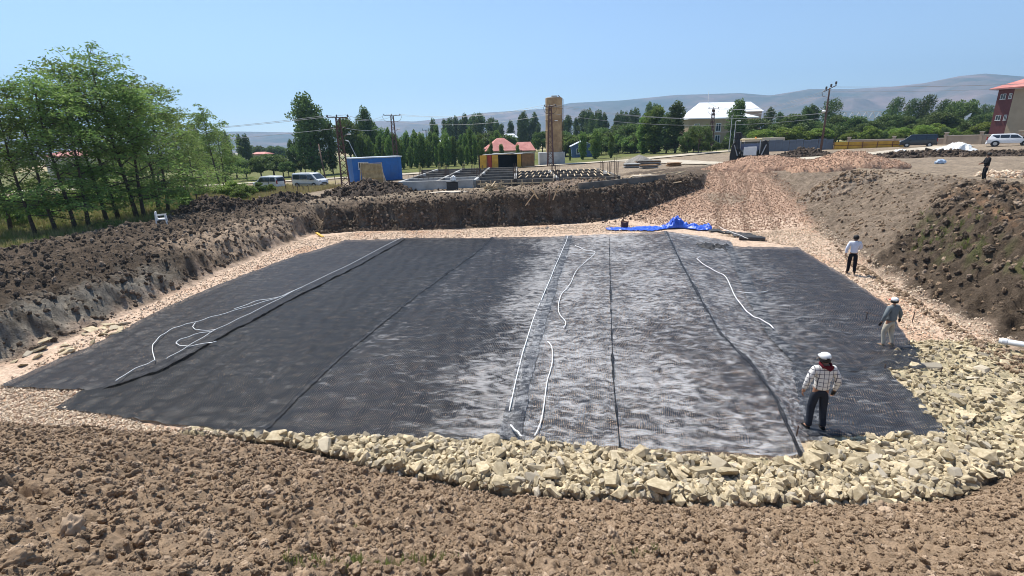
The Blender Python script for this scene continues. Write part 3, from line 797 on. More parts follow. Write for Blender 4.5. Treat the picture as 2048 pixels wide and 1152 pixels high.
def sheet(name, left, right, material, label, z0, seed, folds=(), nu=None, amp=1.0):
    """left / right edges as polylines from the near end to the far end"""
    n = 240
    A = edge(left, n); B = edge(right, n)
    w = float(np.hypot(*(A - B).T).mean()); nu = nu or max(10, int(w / 0.10))
    u = np.linspace(0, 1, nu)
    G = A[:, None, :] * (1 - u)[None, :, None] + B[:, None, :] * u[None, :, None]
    # the cut ends wander a little
    v = np.linspace(0, 1, n)
    endw = np.exp(-v / 0.012)[:, None] * (0.10 * fbm(u * 9.0, u * 0 + seed, 3, seed))[None, :]
    G[..., 1] -= endw
    sidew = (np.exp(-u / 0.03)[None, :] - np.exp(-(1 - u) / 0.03)[None, :]) * (0.10 * fbm(v * 14.0, v * 0 + seed, 3, seed + 1))[:, None]
    G[..., 0] += sidew
    X = G[..., 0]; Y = G[..., 1]
    zt = terrain(X, Y, False)[0]
    ztd = terrain(X, Y, True)[0]
    Z = np.maximum(zt + 0.05, 0.6 * ztd + 0.05) + z0 + amp * (0.035 + sheet_height(X, Y, seed))
    Z -= (0.03 + 0.5 * z0) * np.exp(-v / 0.010)[:, None]
    for (fu, fw, fh) in folds:
        Z += fh * np.exp(-((u - fu) / fw) ** 2)[None, :]
    V = np.stack([X, Y, Z], -1).reshape(-1, 3)
    ii = np.arange(n * nu).reshape(n, nu)
    q = np.stack([ii[:-1, :-1], ii[:-1, 1:], ii[1:, 1:], ii[1:, :-1]], -1).reshape(-1, 4)
    me = np_mesh(name, V, q, True)
    uvl = me.uv_layers.new(name='UVMap')
    Lv = np.concatenate([[0], np.cumsum(np.hypot(*np.diff(A, axis=0).T))])
    UV = np.stack([np.broadcast_to(u * w, (n, nu)), np.broadcast_to(Lv[:, None], (n, nu))], -1).reshape(-1, 2)
    uvl.data.foreach_set('uv', UV[q.ravel()].astype(np.float32).ravel())
    return tag(link_mesh(name, me, material), label, 'geogrid sheet', 'geogrid sheets laid side by side on the pit floor')
def MKR(X, Y): return terrain(X, Y, False)[1]['rock']
s1 = [(185, 779), (300, 745), (420, 680), (590, 590), (700, 536), (806, 478)]
s2 = [(524, 872), (610, 782), (700, 700), (830, 595), (960, 500), (985, 475)]
s3 = [(1006, 882), (1040, 740), (1070, 650), (1105, 550), (1134, 473)]
s5 = [(1600, 917), (1548, 800), (1500, 730), (1440, 672), (1400, 600), (1362, 530), (1332, 464)]
def shift(pts, dx): return [(on(*p, 0.12).x + dx, on(*p, 0.12).y, 0) for p in pts]
sheet('geogrid_sheet', [(0, 770), (100, 725), (190, 688), (330, 614), (470, 556), (600, 508), (640, 498), (690, 480)], shift(s1, 0.25), M_grid_side,
      'black geogrid sheet along the left bank, its near end lying on pink gravel', 0.03, 11, folds=((1.0, 0.012, 0.03),))
sheet('geogrid_sheet', [(110, 811)] + [(on(*p).x - 0.1, on(*p).y, 0) for p in s1], shift(s2, 0.2), M_grid_dark,
      'dark geogrid sheet right of the long looped white rope', 0.0, 23, folds=((1.0, 0.012, 0.02),))
sheet('geogrid_sheet', shift(s2, -0.1), shift(s3, 0.35), M_grid_sheen_grad,
      'dark geogrid sheet turning pale with painted dusty sheen towards the rope on the overlap strip', 0.04, 37, folds=((0.0, 0.012, 0.035),))
sheet('geogrid_sheet', shift(s3, -0.12), shift(s5, 0.15), M_grid_pale,
      'pale wrinkled geogrid sheet with painted dusty sheen right of the doubled overlap strip', 0.05, 41, folds=((0.0, 0.02, 0.05), (0.37, 0.006, 0.035)), amp=1.35)
sheet('geogrid_sheet', [(1598, 880), (1550, 800), (1505, 732)] + [(on(*p).x - 0.15, on(*p).y, 0) for p in s5[3:]],
      [(1650, 880), (1635, 800), (1600, 715), (1556, 668), (1510, 570), (1460, 480)], M_grid_narrow,
      'narrow grey geogrid sheet under the rope that bends towards the workers', -0.01, 53, amp=1.2)
sheet('geogrid_sheet', [(1606, 744), (1552, 690), (1526, 655), (1500, 610), (1475, 550), (1450, 493)], [(1852, 740), (1822, 695), (1772, 607), (1690, 552), (1596, 495)], M_grid_sheen_fade,
      'dark geogrid sheet on which the stout man walks', 0.03, 61, amp=1.2)
sheet('geogrid_sheet', [(1616, 872), (1598, 800), (1582, 728)], [(1892, 872), (1850, 815), (1770, 738)], M_grid_mid,
      'short dark geogrid sheet behind the plaid-shirted man, ending among rocks', 0.0, 67, amp=1.2)

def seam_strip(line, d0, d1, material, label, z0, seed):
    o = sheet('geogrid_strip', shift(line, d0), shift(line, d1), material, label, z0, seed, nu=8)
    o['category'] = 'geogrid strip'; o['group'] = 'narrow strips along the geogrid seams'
seam_strip(s3, 0.10, 0.40, M_grid_narrow, 'doubled dark overlap strip beside the long rope in the middle', 0.10, 41)
seam_strip(s2, -0.04, 0.04, M_grid_side, 'thin dark seam strip between the two dark sheets left of the middle', 0.075, 37)
seam_strip(s5, -0.02, 0.07, M_grid_side, 'thin dark seam strip right of the pale sheet', 0.085, 41)
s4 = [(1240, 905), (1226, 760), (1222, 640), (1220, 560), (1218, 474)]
seam_strip(s4, -0.012, 0.018, M_grid_dark, 'hair-thin dark strip painting the fold shade lengthwise through the pale sheet', 0.10, 41)  # dark strip added as the shade of the fold

# ================================================================== ropes
M_rope = mat('white_rope', (0.80, 0.80, 0.78), 0.6, 0.08, 8.0)
def lay(pts, lift):
    P = [on(*p) for p in pts]; out = []
    # smooth through the points
    for i in range(len(P) - 1):
        a = P[max(i - 1, 0)]; b = P[i]; c = P[i + 1]; e = P[min(i + 2, len(P) - 1)]
        for k in range(10):
            t = k / 10
            out.append(0.5 * ((2 * b) + (c - a) * t + (2 * a - 5 * b + 4 * c - e) * t * t + (3 * b - a - 3 * c + e) * t ** 3))
    out.append(P[-1])
    X = np.array([p.x for p in out]); Y = np.array([p.y for p in out])
    Z = np.maximum(terrain(X, Y, False)[0], 0.6 * terrain(X, Y)[0])
    return [(x, y, z + lift + 0.012 * math.sin(i * 0.7)) for i, (x, y, z) in enumerate(zip(X, Y, Z))]
def rope(pts, label, r=0.022, lift=0.21):
    mb = MB().tube(lay(pts, lift), r * 0.62, 6)
    return tag(mb.build('rope', M_rope, smooth=True), label, 'rope')
rope([(235, 775), (270, 752), (313, 733)], 'short end of white rope on the seam of the leftmost sheet', 0.02)
rope([(313, 733), (308, 705), (322, 685), (350, 667), (390, 655), (440, 640), (500, 622), (560, 603), (605, 583), (560, 603), (520, 610), (470, 628)], 'white rope lying in a long loose loop on the dark geogrid', 0.021)
rope([(335, 730), (380, 703), (432, 671), (485, 645), (550, 612), (606, 582), (700, 536), (806, 479)], 'straight white rope along the seam right of the loose loop', 0.018)
rope([(394, 656), (388, 664), (400, 671), (432, 671), (392, 680), (357, 694), (362, 702), (385, 703), (434, 695), (420, 698)], 'white rope end zigzagging across the seam of the dark sheets', 0.021)
rope([(1019, 838), (1030, 785), (1046, 718), (1070, 640), (1095, 580), (1115, 530), (1132, 490), (1136, 477)], 'white rope along the doubled overlap strip in the middle', 0.026)
rope([(1070, 893), (1085, 845), (1094, 780), (1105, 735), (1103, 705), (1095, 695)], 'white rope curving down over the near edge of the pale sheet', 0.026)
rope([(1127, 667), (1131, 655), (1117, 632), (1122, 600), (1140, 577), (1156, 545), (1190, 513), (1170, 507), (1150, 497)], 'wavy white rope on the far half of the pale sheet', 0.024)
rope([(1141, 512), (1160, 513), (1190, 514)], 'short straight white rope at the top of the wavy rope', 0.022)
rope([(1400, 522), (1394, 526), (1420, 545), (1450, 562), (1467, 598), (1488, 628), (1505, 643), (1530, 655), (1546, 668)], 'white rope leading from the torn fold towards the workers', 0.028)
rope([(1472, 592), (1500, 595), (1535, 592)], 'short white rope lying across the right-hand sheets', 0.022)
rope([(1438, 462), (1450, 468), (1480, 480), (1495, 487)], 'white rope over the leftover sheet by the blue tarpaulin', 0.025, 0.3)
rope([(1022, 872), (1035, 888), (1045, 902)], 'short thick white rope hanging from the near edge onto rocks', 0.032, 0.28)

# ================================================================== vegetation
def leaf_quads(name, C, D, L, W, material, cup=0.25):
    """N leaf faces: centres C, directions D, lengths L, widths W (two triangles folded along the rib)"""
    N = len(C); D = D / np.linalg.norm(D, axis=1, keepdims=True)
    A = RNG.normal(size=(N, 3)); S = np.cross(D, A); S /= np.linalg.norm(S, axis=1, keepdims=True) + 1e-9
    Nn = np.cross(D, S)
    h = (L / 2)[:, None]; w = (W / 2)[:, None]
    p0 = C - D * h; p1 = C + S * w + Nn * w * cup; p2 = C + D * h; p3 = C - S * w + Nn * w * cup
    V = np.stack([p0, p1, p2, p3], 1).reshape(-1, 3)
    F = np.arange(4 * N).reshape(N, 4)
    me = np_mesh(name, V, F); me.materials.append(material)
    return me
M_bark = mat('dark_bark', (0.075, 0.055, 0.045), 0.95, 0.3, 6.0, 0.6, 30.0)
M_locust = leaf_mat('locust_leaf', (0.135, 0.215, 0.05), (0.235, 0.315, 0.09), 0.5)
M_poplar = leaf_mat('poplar_leaf', (0.07, 0.115, 0.032), (0.135, 0.185, 0.06), 0.32)
M_poplar_young = leaf_mat('young_poplar_leaf', (0.12, 0.195, 0.04), (0.20, 0.275, 0.075), 0.4)
M_broad = leaf_mat('broad_leaf', (0.085, 0.135, 0.032), (0.15, 0.20, 0.06), 0.35)
M_park = leaf_mat('bright_leaf', (0.14, 0.21, 0.035), (0.25, 0.31, 0.065), 0.4)

def locust_proto(seed, h):
    rn = random.Random(seed)
    tr = MB()
    lean = Vector((rn.uniform(-0.07, 0.05), rn.uniform(-0.05, 0.05), 0))
    pts = []; nseg = 7
    for i in range(nseg + 1):
        t = i / nseg
        pts.append(Vector((lean.x * h * t + 0.12 * math.sin(t * 5 + seed), lean.y * h * t + 0.1 * math.cos(t * 4 + seed), h * 0.92 * t)))
    r0 = 0.0095 * h + 0.025
    tr.tube(pts, [r0 * (1.25 if i == 0 else 1) * (1 - 0.88 * i / nseg) + 0.008 for i in range(nseg + 1)], 8)
    def tp(t):
        f = t * nseg; i = min(int(f), nseg - 1); return pts[i].lerp(pts[i + 1], f - i)
    C = []; D = []; Ls = []; Ws = []
    def spray(c, rad, n):
        an = np.array([rn.random() for _ in range(n)]) * 2 * np.pi; rr = rad * np.sqrt(np.array([rn.random() for _ in range(n)]))
        x = rr * np.cos(an); y = rr * np.sin(an); z = np.array([rn.gauss(0, 0.16) for _ in range(n)]) * rad + 0.12 * rad - 0.35 * rad * (rr / rad) ** 2
        C.append(np.stack([c.x + x, c.y + y, c.z + z], -1))
        d = np.stack([np.cos(an) + RNG.normal(0, 0.5, n), np.sin(an) + RNG.normal(0, 0.5, n), RNG.normal(-0.25, 0.35, n)], -1)
        D.append(d); Ls.append(RNG.uniform(0.16, 0.34, n)); Ws.append(RNG.uniform(0.05, 0.11, n))
    nb = int(13 + h * 0.8)
    for b in range(nb):
        t = 0.15 + 0.80 * (b + rn.random() * 0.6) / nb
        p = tp(min(t, 0.99)); a = b * 2.4 + rn.uniform(-0.5, 0.5)
        ln = h * (0.36 * (1 - t) ** 0.6 + 0.06) * rn.uniform(0.75, 1.2)
        upw = rn.uniform(0.25, 0.75) + 0.5 * t
        if t < 0.35: upw = rn.uniform(-0.2, 0.3)
        dirv = Vector((math.cos(a), math.sin(a), upw)).normalized()
        bp = [p]
        for k in range(1, 5):
            f = k / 4
            bp.append(p + dirv * ln * f + Vector((rn.gauss(0, 0.08), rn.gauss(0, 0.08), -0.10 * ln * f * f + rn.gauss(0, 0.05))))
        tr.tube(bp, [max(0.008, r0 * 0.42 * (1 - t * 0.6) * (1 - k / 4.6)) for k in range(5)], 5)
        for k in range(2, 5):
            for j in range(2):
                e = bp[k] + Vector((rn.gauss(0, 1), rn.gauss(0, 1), rn.gauss(0.1, 0.35))) * (0.11 * h * 0.55)
                tr.tube([bp[k], bp[k].lerp(e, 0.5) + Vector((0, 0, 0.05)), e], [0.02, 0.013, 0.006], 4)
                spray(e, rn.uniform(0.45, 0.95) * (0.6 + h * 0.045), rn.randint(26, 54))
        spray(bp[4], rn.uniform(0.4, 0.8), 34)
    top = pts[-1]
    for k in range(4):
        e = top + Vector((rn.gauss(0, 0.35), rn.gauss(0, 0.35), rn.uniform(-0.4, 0.9)))
        tr.tube([top, e], [0.02, 0.006], 4); spray(e, rn.uniform(0.3, 0.6), 40)
    root = empty('locust_tree')
    tr.build('trunk', M_bark, root, smooth=True)
    link_mesh('crown', leaf_quads('crown', np.concatenate(C), np.concatenate(D), np.concatenate(Ls), np.concatenate(Ws), M_locust), None, root)
    root['h'] = h
    return root
def crown_tree(name, seed, clumps, n, leaf, material, trunk_h, trunk_r, dirz=0.3, extra=None):
    """clumps: (centre, (rx,ry,rz)); leaves sit in the shells of the clumps"""
    C = []; D = []
    wts = np.array([c[1][0] * c[1][1] + c[1][0] * c[1][2] for c in clumps]); wts = wts / wts.sum()
    for (c, r), w in zip(clumps, wts):
        k = max(8, int(n * w))
        u = RNG.normal(size=(k, 3)); u /= np.linalg.norm(u, axis=1, keepdims=True)
        rad = RNG.uniform(0.45, 1.08, k)[:, None] ** 0.7
        C.append(np.array(c) + u * rad * np.array(r)); D.append(u * 0.5 + RNG.normal(0, 0.6, (k, 3)) + np.array([0, 0, dirz]))
    C = np.concatenate(C); D = np.concatenate(D)
    L = RNG.uniform(0.7, 1.3, len(C)) * leaf; W = L * RNG.uniform(0.5, 0.8, len(C))
    root = empty(name)
    tr = MB().tube([(0, 0, -0.3), (0.02, 0, trunk_h * 0.5), (0, 0.02, trunk_h)], [trunk_r * 1.2, trunk_r, trunk_r * 0.35], 7)
    for (c, r) in clumps[:10]:
        tr.tube([(0, 0, min(trunk_h * 0.8, max(0.3, c[2] * 0.45))), (c[0] * 0.5, c[1] * 0.5, c[2] * 0.8), c], [trunk_r * 0.45, trunk_r * 0.3, 0.03], 5)
    tr.build('trunk', M_bark, root, smooth=True)
    link_mesh('crown', leaf_quads('crown', C, D, L, W, material), None, root)
    return root
def poplar_proto(seed, material, wid=0.115, n=5200, shear=0.0, name='poplar_tree', leaf=0.028, base=0.10):
    """unit height (1 m): scaled when placed"""
    rn = random.Random(seed); cl = []
    for i in range(58):
        z = base + (1 - base) * (i + rn.random()) / 58 * 0.92
        prof = wid * min(1.0, ((z - base + 0.05) / 0.25) ** 0.6) * max(0.10, 1 - max(0.0, (z - 0.55) / 0.45) ** 2.2) ** 0.55
        a = rn.uniform(0, 6.28); rr = prof * rn.uniform(0.2, 0.68)
        cl.append(((rr * math.cos(a) + shear * z * z, rr * math.sin(a), z), (prof * rn.uniform(0.34, 0.5) + 0.006, prof * rn.uniform(0.34, 0.5) + 0.006, rn.uniform(0.05, 0.10))))
    return crown_tree(name, seed, cl, n, leaf, material, 0.9, 0.012, 0.9)
def broad_proto(seed, material, name='broad_tree', flat=1.0, n=5200, leaf=0.05, lift=0.25):
    rn = random.Random(seed); cl = []
    for i in range(26):
        a = rn.uniform(0, 6.28); e = rn.uniform(-0.5, 1.0); rr = 0.42 * math.sqrt(max(0, 1 - e * e)) * rn.uniform(0.5, 1.0)
        z = lift + (1 - lift) * (0.42 + 0.42 * e * flat)
        r = rn.uniform(0.10, 0.19)
        cl.append(((rr * math.cos(a), rr * math.sin(a), z), (r, r, r * 0.75)))
    return crown_tree(name, seed, cl, n, leaf, material, 0.6, 0.022, 0.15)

protoL = [locust_proto(70 + i, h) for i, h in enumerate((10.5, 11.5, 9.5, 10.0, 8.0))]
protoP = [poplar_proto(20 + i, M_poplar, w, n=9000 if i == 3 else 5200) for i, w in enumerate((0.135, 0.165, 0.145, 0.22))]
protoPw = [poplar_proto(40 + i, M_poplar, w, shear=0.13) for i, w in enumerate((0.24, 0.28))]
protoY = [poplar_proto(30 + i, M_poplar_young, w, base=0.04, leaf=0.034) for i, w in enumerate((0.135, 0.155, 0.175))]
protoB = [broad_proto(50 + i, M_broad) for i in range(3)]
protoK = [broad_proto(60 + i, M_park, flat=0.6) for i in range(2)]
protoS = [broad_proto(80 + i, m_, name='bush', lift=0.0, n=3600, leaf=0.07) for i, m_ in enumerate((M_broad, M_park, M_locust))]
used_protos = []
def place(proto, loc, height, width=1.0, rz=None, label=None, cat='tree', group=None, h0=1.0):
    o = copy_tree(proto)
    s = height / h0
    o.location = loc; o.scale = (s * width, s * width, s); o.rotation_euler = (0, 0, random.uniform(0, 6.28) if rz is None else rz)
    for ch in o.children: ch.parent = o
    return tag(o, label, cat, group)
def place_px(proto, x, top, t, width=1.0, **k):
    g = ground_at(x, 335, t); h = at(x, top, t).z - g.z
    return place(proto, g, h, width, **k)

# ---- grove along the left bank
LG = 'feathery trees of the grove above the left bank'
loc_px = [(-60, 480, 175, 0), (21, 463, 185, 2), (71, 469, 168, 1), (116, 464, 178, 3), (148, 460, 150, 0), (182, 455, 158, 2), (212, 446, 142, 1), (236, 439, 125, 0),
          (271, 438, 104, 1), (293, 436, 165, 4), (316, 422, 160, 2), (337, 424, 168, 0), (382, 408, 215, 4), (396, 402, 250, 3), (441, 388, 217, 4)]
for i, (x, y, top, k) in enumerate(loc_px):
    r = up(x, y); t = r.y / ray(x, y).y
    h = at(x, top, t).z - r.z
    lab = 'feathery green tree with dark trunk in the grove above the left bank'
    if i == 8: lab = 'tallest feathery tree of the grove behind the white chair'
    if i == len(loc_px) - 1: lab = 'slender feathery tree standing apart behind the dark soil heap, bare lower trunk'
    o = place(protoL[k], r, h, 0.95 if i < 12 else 0.8, label=lab, group=LG, h0=protoL[k]['h'])
for i in range(9):     # second row, further from the bank
    x = -66 + random.uniform(-4, 14) * 1.0 + i * 1.2; y = 36 + i * 5.5
    x = -38 - (i % 3) * 4 - random.uniform(0, 3)
    place(protoL[(i * 2 + 1) % 5], (x, y, gz(x, y)), random.uniform(6.0, 9.0), 1.0, label='smaller feathery tree in the back rows of the left grove', group='back rows of the left grove', h0=protoL[(i * 2 + 1) % 5]['h'])

# ---- poplars
GP = 'tall dark poplars behind the road'
place_px(protoP[3], 630, 188, 112, 1.15, label='tallest dense poplar, beside the leaning pole behind the white van', group=None)
place_px(protoP[1], 664, 238, 114, 1.0, label='lower poplar touching the tallest poplar, behind the rusty pylon', group=None)
place_px(protoB[0], 704, 236, 122, 0.75, label='loose grey-green tree between rusty pylon and blue cabin', group=None)
place_px(protoP[3], 737, 214, 140, 0.85, label='tall poplar rising behind the blue cabin roof', group=None)
place_px(protoP[1], 754, 238, 143, 0.85, label='shorter poplar beside the tall poplar behind the blue cabin', group=None)
for x, top, t, w in ((460, 262, 150, 1.0), (398, 245, 120, 1.1), (487, 267, 160, 0.9), (500, 268, 162, 1.0), (588, 278, 125, 1.1), (600, 276, 126, 1.1)):
    place_px(protoP[2], x, top, t, w, label='dark poplar in the fields beyond the left grove', group='poplars beyond the left grove')
for x, top, w in ((872, 237, .8), (895, 237, .7), (903, 234, .9), (917, 233, 1), (925, 240, .8), (934, 228, 1), (950, 227, 1), (957, 236, .9), (966, 225, 1), (984, 234, 1.2), (996, 240, 1), (1004, 246, .9), (1024, 241, 1),
                  (1047, 222, .9), (1043, 236, .9), (1057, 234, 1.1), (1070, 225, 1), (1077, 248, .9), (1128, 238, .9), (1137, 229, .9), (1152, 235, 1), (1164, 219, .9), (1176, 219, 1.1), (1183, 226, .8),
                  (1190, 222, .8), (1198, 220, 1), (1207, 225, 1), (1231, 227, 1), (1240, 223, .9), (1249, 224, .9), (1259, 220, .9), (1268, 217, 1.1), (1294, 206, 1.1), (1305, 208, 1)):
    place_px(protoP[(x // 3) % 3], x, top, 215 + (x * 7) % 30, w * 1.05, label='dark poplar in the far row of poplars behind the silo', group='far row of poplars behind the silo')
k = 0
for row, (t, y0) in enumerate(((118, 278), (128, 268), (137, 262))):
    for x in range(716 + row * 6, 1004, 13 + row):
        top = y0 + 9 * math.sin(x * 0.11 + row) + 6 * math.sin(x * 0.37) + (12 if x > 960 else 0)
        place_px(protoY[k % 3], x + random.uniform(-3, 3), top, t + random.uniform(-2, 2), random.uniform(0.75, 1.0), label='young green poplar in the dense rows behind the foundation', group='young poplars planted in rows behind the foundation')
        k += 1
for x, top, t, w, lab in ((1165, 262, 112, 1.1, 'young poplar in front of the small blue house'), (1190, 257, 112, 1.3, 'broad young poplar right of the small blue house'), (1221, 264, 112, 1.0, 'slim young poplar beside the stacked boards'),
                     (984, 283, 114, 0.9, 'slim young poplar before the left end of the red-roofed house'), (1004, 287, 115, 0.9, 'slim young poplar before the middle of the red-roofed house'), (1036, 288, 116, 0.9, 'slim young poplar before the annex of the red-roofed house'),
                     (1140, 296, 110, 1.0, 'very small poplar between silo base and blue house'), (1306, 212, 122, 1.7, 'large bright green poplar left of the tan school'), (1285, 232, 124, 1.5, 'bright poplar lowest of the clump left of the tan school'),
                     (1347, 203, 118, 1.6, 'dark green poplar nearest the tan school wall'), (1330, 225, 119, 1.5, 'middle poplar of the clump left of the tan school'), (1464, 199, 112, 1.6, 'round-topped poplar hiding the corner of the tan school')):
    place_px((protoY if 'bright' in lab or 'young' in lab or 'small' in lab else protoP)[x % 3], x, top, t, w, label=lab)
for x, top, t in ((1528, 215, 190), (1548, 224, 195), (1600, 213, 160), (1612, 209, 160), (1566, 232, 200)):
    place_px(protoP[1], x, top, t, 1.2, label='dark poplar behind the grey sheet hoarding', group='poplars behind the grey hoarding')
place_px(protoPw[1], 1636, 197, 150, 1.0, rz=0.0, label='wind-bent poplar behind the wooden power pole')
for x, top, t, w in ((1764, 195, 165, 1.0), (1796, 198, 167, 1.0), (1824, 190, 165, 1.0), (1858, 199, 168, 0.95), (1936, 209, 180, 0.8), (1950, 211, 182, 0.8)):
    place_px(protoPw[x % 2], x, top, t, w, rz=random.uniform(-0.3, 0.3), label='wind-bent dark poplar behind the dark van', group='wind-bent poplars behind the dark van')
place_px(protoB[1], 1900, 200, 160, 0.8, label='rounded dark tree between the wind-bent poplars and red building')

# ---- broad trees, park and bushes
for i, (x, top, t, w) in enumerate(((1130, 262, 150, 1), (1150, 268, 145, 1), (1200, 255, 160, 1.2), (1235, 250, 150, 1.3), (1262, 246, 140, 1.3), (1275, 268, 132, 1.2), (985, 262, 150, 1.2), (1010, 268, 160, 1.2), (1085, 262, 150, 1.0), (960, 270, 160, 1.2),
                         (1395, 248, 108, 0.9), (1372, 262, 112, 0.9), (1420, 280, 125, 1.2), (1112, 275, 140, 1.0))):
    place_px(protoB[i % 3], x, top, t, w, label='rounded green tree among the poplars between silo and school', group='rounded trees between silo and school')
for i in range(22):
    x = 1510 + i * 25 + random.uniform(-8, 8)
    place_px(protoB[i % 3], x, 238 + 10 * math.sin(i * 1.7) - (4 if x > 1780 else 0), 138 + random.uniform(-4, 10), random.uniform(1.1, 1.5), label='leafy tree of the park behind the garden wall', group='park trees behind the garden wall')
for i, (x, top, w) in enumerate(((1520, 252, 1.5), (1560, 250, 1.6), (1590, 262, 1.4), (1632, 252, 1.5), (1690, 262, 1.4), (1735, 262, 1.2), (1790, 250, 1.4), (1830, 246, 1.6), (1855, 255, 1.4), (1960, 240, 1.7), (2030, 232, 1.8), (1780, 262, 1.3), (2060, 236, 1.6))):
    place_px(protoK[i % 2], x, top, 114 + random.uniform(-3, 3), w, label='flat-topped bright green park tree behind the garden wall', group='bright park trees behind the garden wall')
for i in range(34):
    x = 1500 + i * 17 + random.uniform(-6, 6)
    if 1955 < x < 1990: continue
    place_px(protoS[(i % 2)], x, 258 + 8 * math.sin(i * 2.3) - (6 if x > 1780 else 0), 120 + random.uniform(-5, 6), random.uniform(0.95, 1.4), label='dense shrub filling the park behind the garden wall', cat='bush', group='dense shrubs of the park')
for i in range(20):
    x = 1112 + i * 10 + random.uniform(-4, 4)
    place_px(protoS[0 if i % 3 else 2], x, 272 + 9 * math.sin(i * 1.9), 136 + random.uniform(-5, 8), random.uniform(0.9, 1.3), label='dense shrub on the meadow edge right of the silo', cat='bush', group='dense shrubs right of the silo')
for i, (x, top, t, w) in enumerate(((1384, 262, 116, 1.0), (1400, 272, 114, 1.1), (1430, 284, 116, 1.2), (1445, 278, 118, 1.0), (1368, 280, 112, 1.1))):
    place_px(protoS[0], x, top, t, w, label='garden shrub against the front of the tan school', cat='bush', group='garden shrubs before the school')
for i, (x, top, t, w) in enumerate(((430, 372, 60, 1.2), (455, 362, 56, 1.4), (485, 366, 54, 1.3), (512, 364, 58, 1.2), (535, 368, 60, 1.0), (470, 374, 50, 1.2))):
    place_px(protoS[i % 3], x, top, t, w, label='leafy bush between grove and parked vehicles', cat='bush', group='bushes between grove and vehicles')
for i, (x, top, t, w) in enumerate(((520, 312, 105, 1.3), (545, 306, 112, 1.5), (565, 315, 110, 1.3), (490, 318, 105, 1.3), (610, 318, 118, 1.0), (575, 322, 108, 1.2), (470, 312, 115, 1.4), (640, 322, 108, 1.2), (420, 305, 115, 1.4), (370, 300, 118, 1.5), (310, 305, 110, 1.5), (240, 312, 105, 1.6), (150, 320, 110, 1.6))):
    place_px(protoB[i % 3], x, top, t, w, label='low roadside tree behind the parked vehicles', group='low roadside trees behind the vehicles')
for i in range(10):
    x = 505 + i * 7; place_px(protoB[i % 3], x, 290 + (i * 5) % 7, 260, 1.0, label='distant tree in the far field row', group='distant field trees')
for i, (x, y, h) in enumerate(((15, 440, 2.2), (60, 420, 2.0), (110, 430, 1.6), (175, 415, 2.2), (250, 410, 1.8), (300, 402, 2.0), (360, 400, 1.6), (375, 415, 1.4), (400, 395, 1.7), (90, 440, 1.6), (40, 455, 1.3))):
    g = up(x, y); place(protoS[2], g, h, 1.1, label='low leafy undergrowth shrub beneath the left grove', cat='bush', group='undergrowth of the left grove')
for pr in protoL + protoP + protoPw + protoY + protoB + protoK + protoS:      # the patterns themselves are not part of the scene
    for ch in list(pr.children): bpy.data.objects.remove(ch)
    bpy.data.objects.remove(pr)

# ---- grass
def tuft_mesh(name, seed, nb=14, h=0.5):
    rn = random.Random(seed); V = []; F = []
    for i in range(nb):
        a = rn.uniform(0, 6.28); r = rn.uniform(0, 0.18); b = Vector((r * math.cos(a), r * math.sin(a), 0)); hh = h * rn.uniform(0.5, 1.1)
        d = Vector((math.cos(a + rn.uniform(-1, 1)), math.sin(a + rn.uniform(-1, 1)), 0)) * rn.uniform(0.1, 0.35) * hh
        s = Vector((-math.sin(a), math.cos(a), 0)) * 0.012
        k = len(V); V += [b - s, b + s, b + d * 0.4 + Vector((0, 0, hh * 0.6)) + s * 0.7, b + d * 0.4 + Vector((0, 0, hh * 0.6)) - s * 0.7, b + d + Vector((0, 0, hh))]
        F += [(k, k + 1, k + 2), (k, k + 2, k + 3), (k + 3, k + 2, k + 4)]
    me = bpy.data.meshes.new(name); me.from_pydata([tuple(v) for v in V], [], F); return me
M_gr = leaf_mat('grass_blade', (0.16, 0.20, 0.05), (0.27, 0.27, 0.10), 0.4)
M_dryg = leaf_mat('dry_grass_blade', (0.30, 0.25, 0.11), (0.42, 0.35, 0.18), 0.3)
K_gr = proto_coll('grass_tuft', [tuft_mesh('grass_tuft', 7 + i) for i in range(4)], M_gr)
K_dry = proto_coll('dry_tuft', [tuft_mesh('dry_tuft', 17 + i) for i in range(4)], M_dryg)
def tufts(name, q, smin, smax, coll, label):
    n = len(q); s = RNG.uniform(smin, smax, n); z = terrain(q[:, 0], q[:, 1])[0]
    return scatter(name, np.stack([q[:, 0], q[:, 1], z - 0.02], -1), np.stack([np.zeros(n), np.zeros(n), RNG.random(n) * 6.28], -1), np.stack([s, s, s], -1), coll, label)
lg = [(-27.5, 20), (-26.5, 33), (-25.5, 44), (-27, 60), (-34, 78), (-75, 85), (-60, 40), (-45, 25)]
tufts('grass', rand_in(lg, 12000), 0.5, 1.1, K_gr, 'uneven green grass under the left grove')
tufts('dry_grass', np.concatenate([rand_in(lg, 6000), rand_in([(-24, 52), (-22, 68), (-35, 76), (-40, 60)], 3500)]), 0.5, 1.2, K_dry, 'dry yellow grass around the left grove and vehicles')
wd = np.concatenate([np.array([up(x + random.uniform(-w, w), y + random.uniform(-8, 8))[:2] for _ in range(n)]) for x, y, w, n in ((640, 1135, 70, 30), (760, 1130, 80, 36), (880, 1128, 60, 26), (1290, 1120, 45, 10), (1250, 1110, 60, 8), (1640, 1135, 30, 7), (420, 965, 40, 5), (730, 1050, 40, 5), (200, 935, 40, 4), (600, 1140, 60, 10))])
tufts('weeds', wd, 0.10, 0.28, K_gr, 'sparse green weeds sprouting from the soil slope')
bw = np.array([up(x + random.uniform(-40, 40), y + random.uniform(-25, 25))[:2] for x, y in ((1870, 450), (1900, 470), (1940, 480), (1960, 440), (1830, 480)) for _ in range(14)])
tufts('bank_weeds', bw, 0.3, 0.8, K_gr, 'green weeds hanging on the steep right bank')

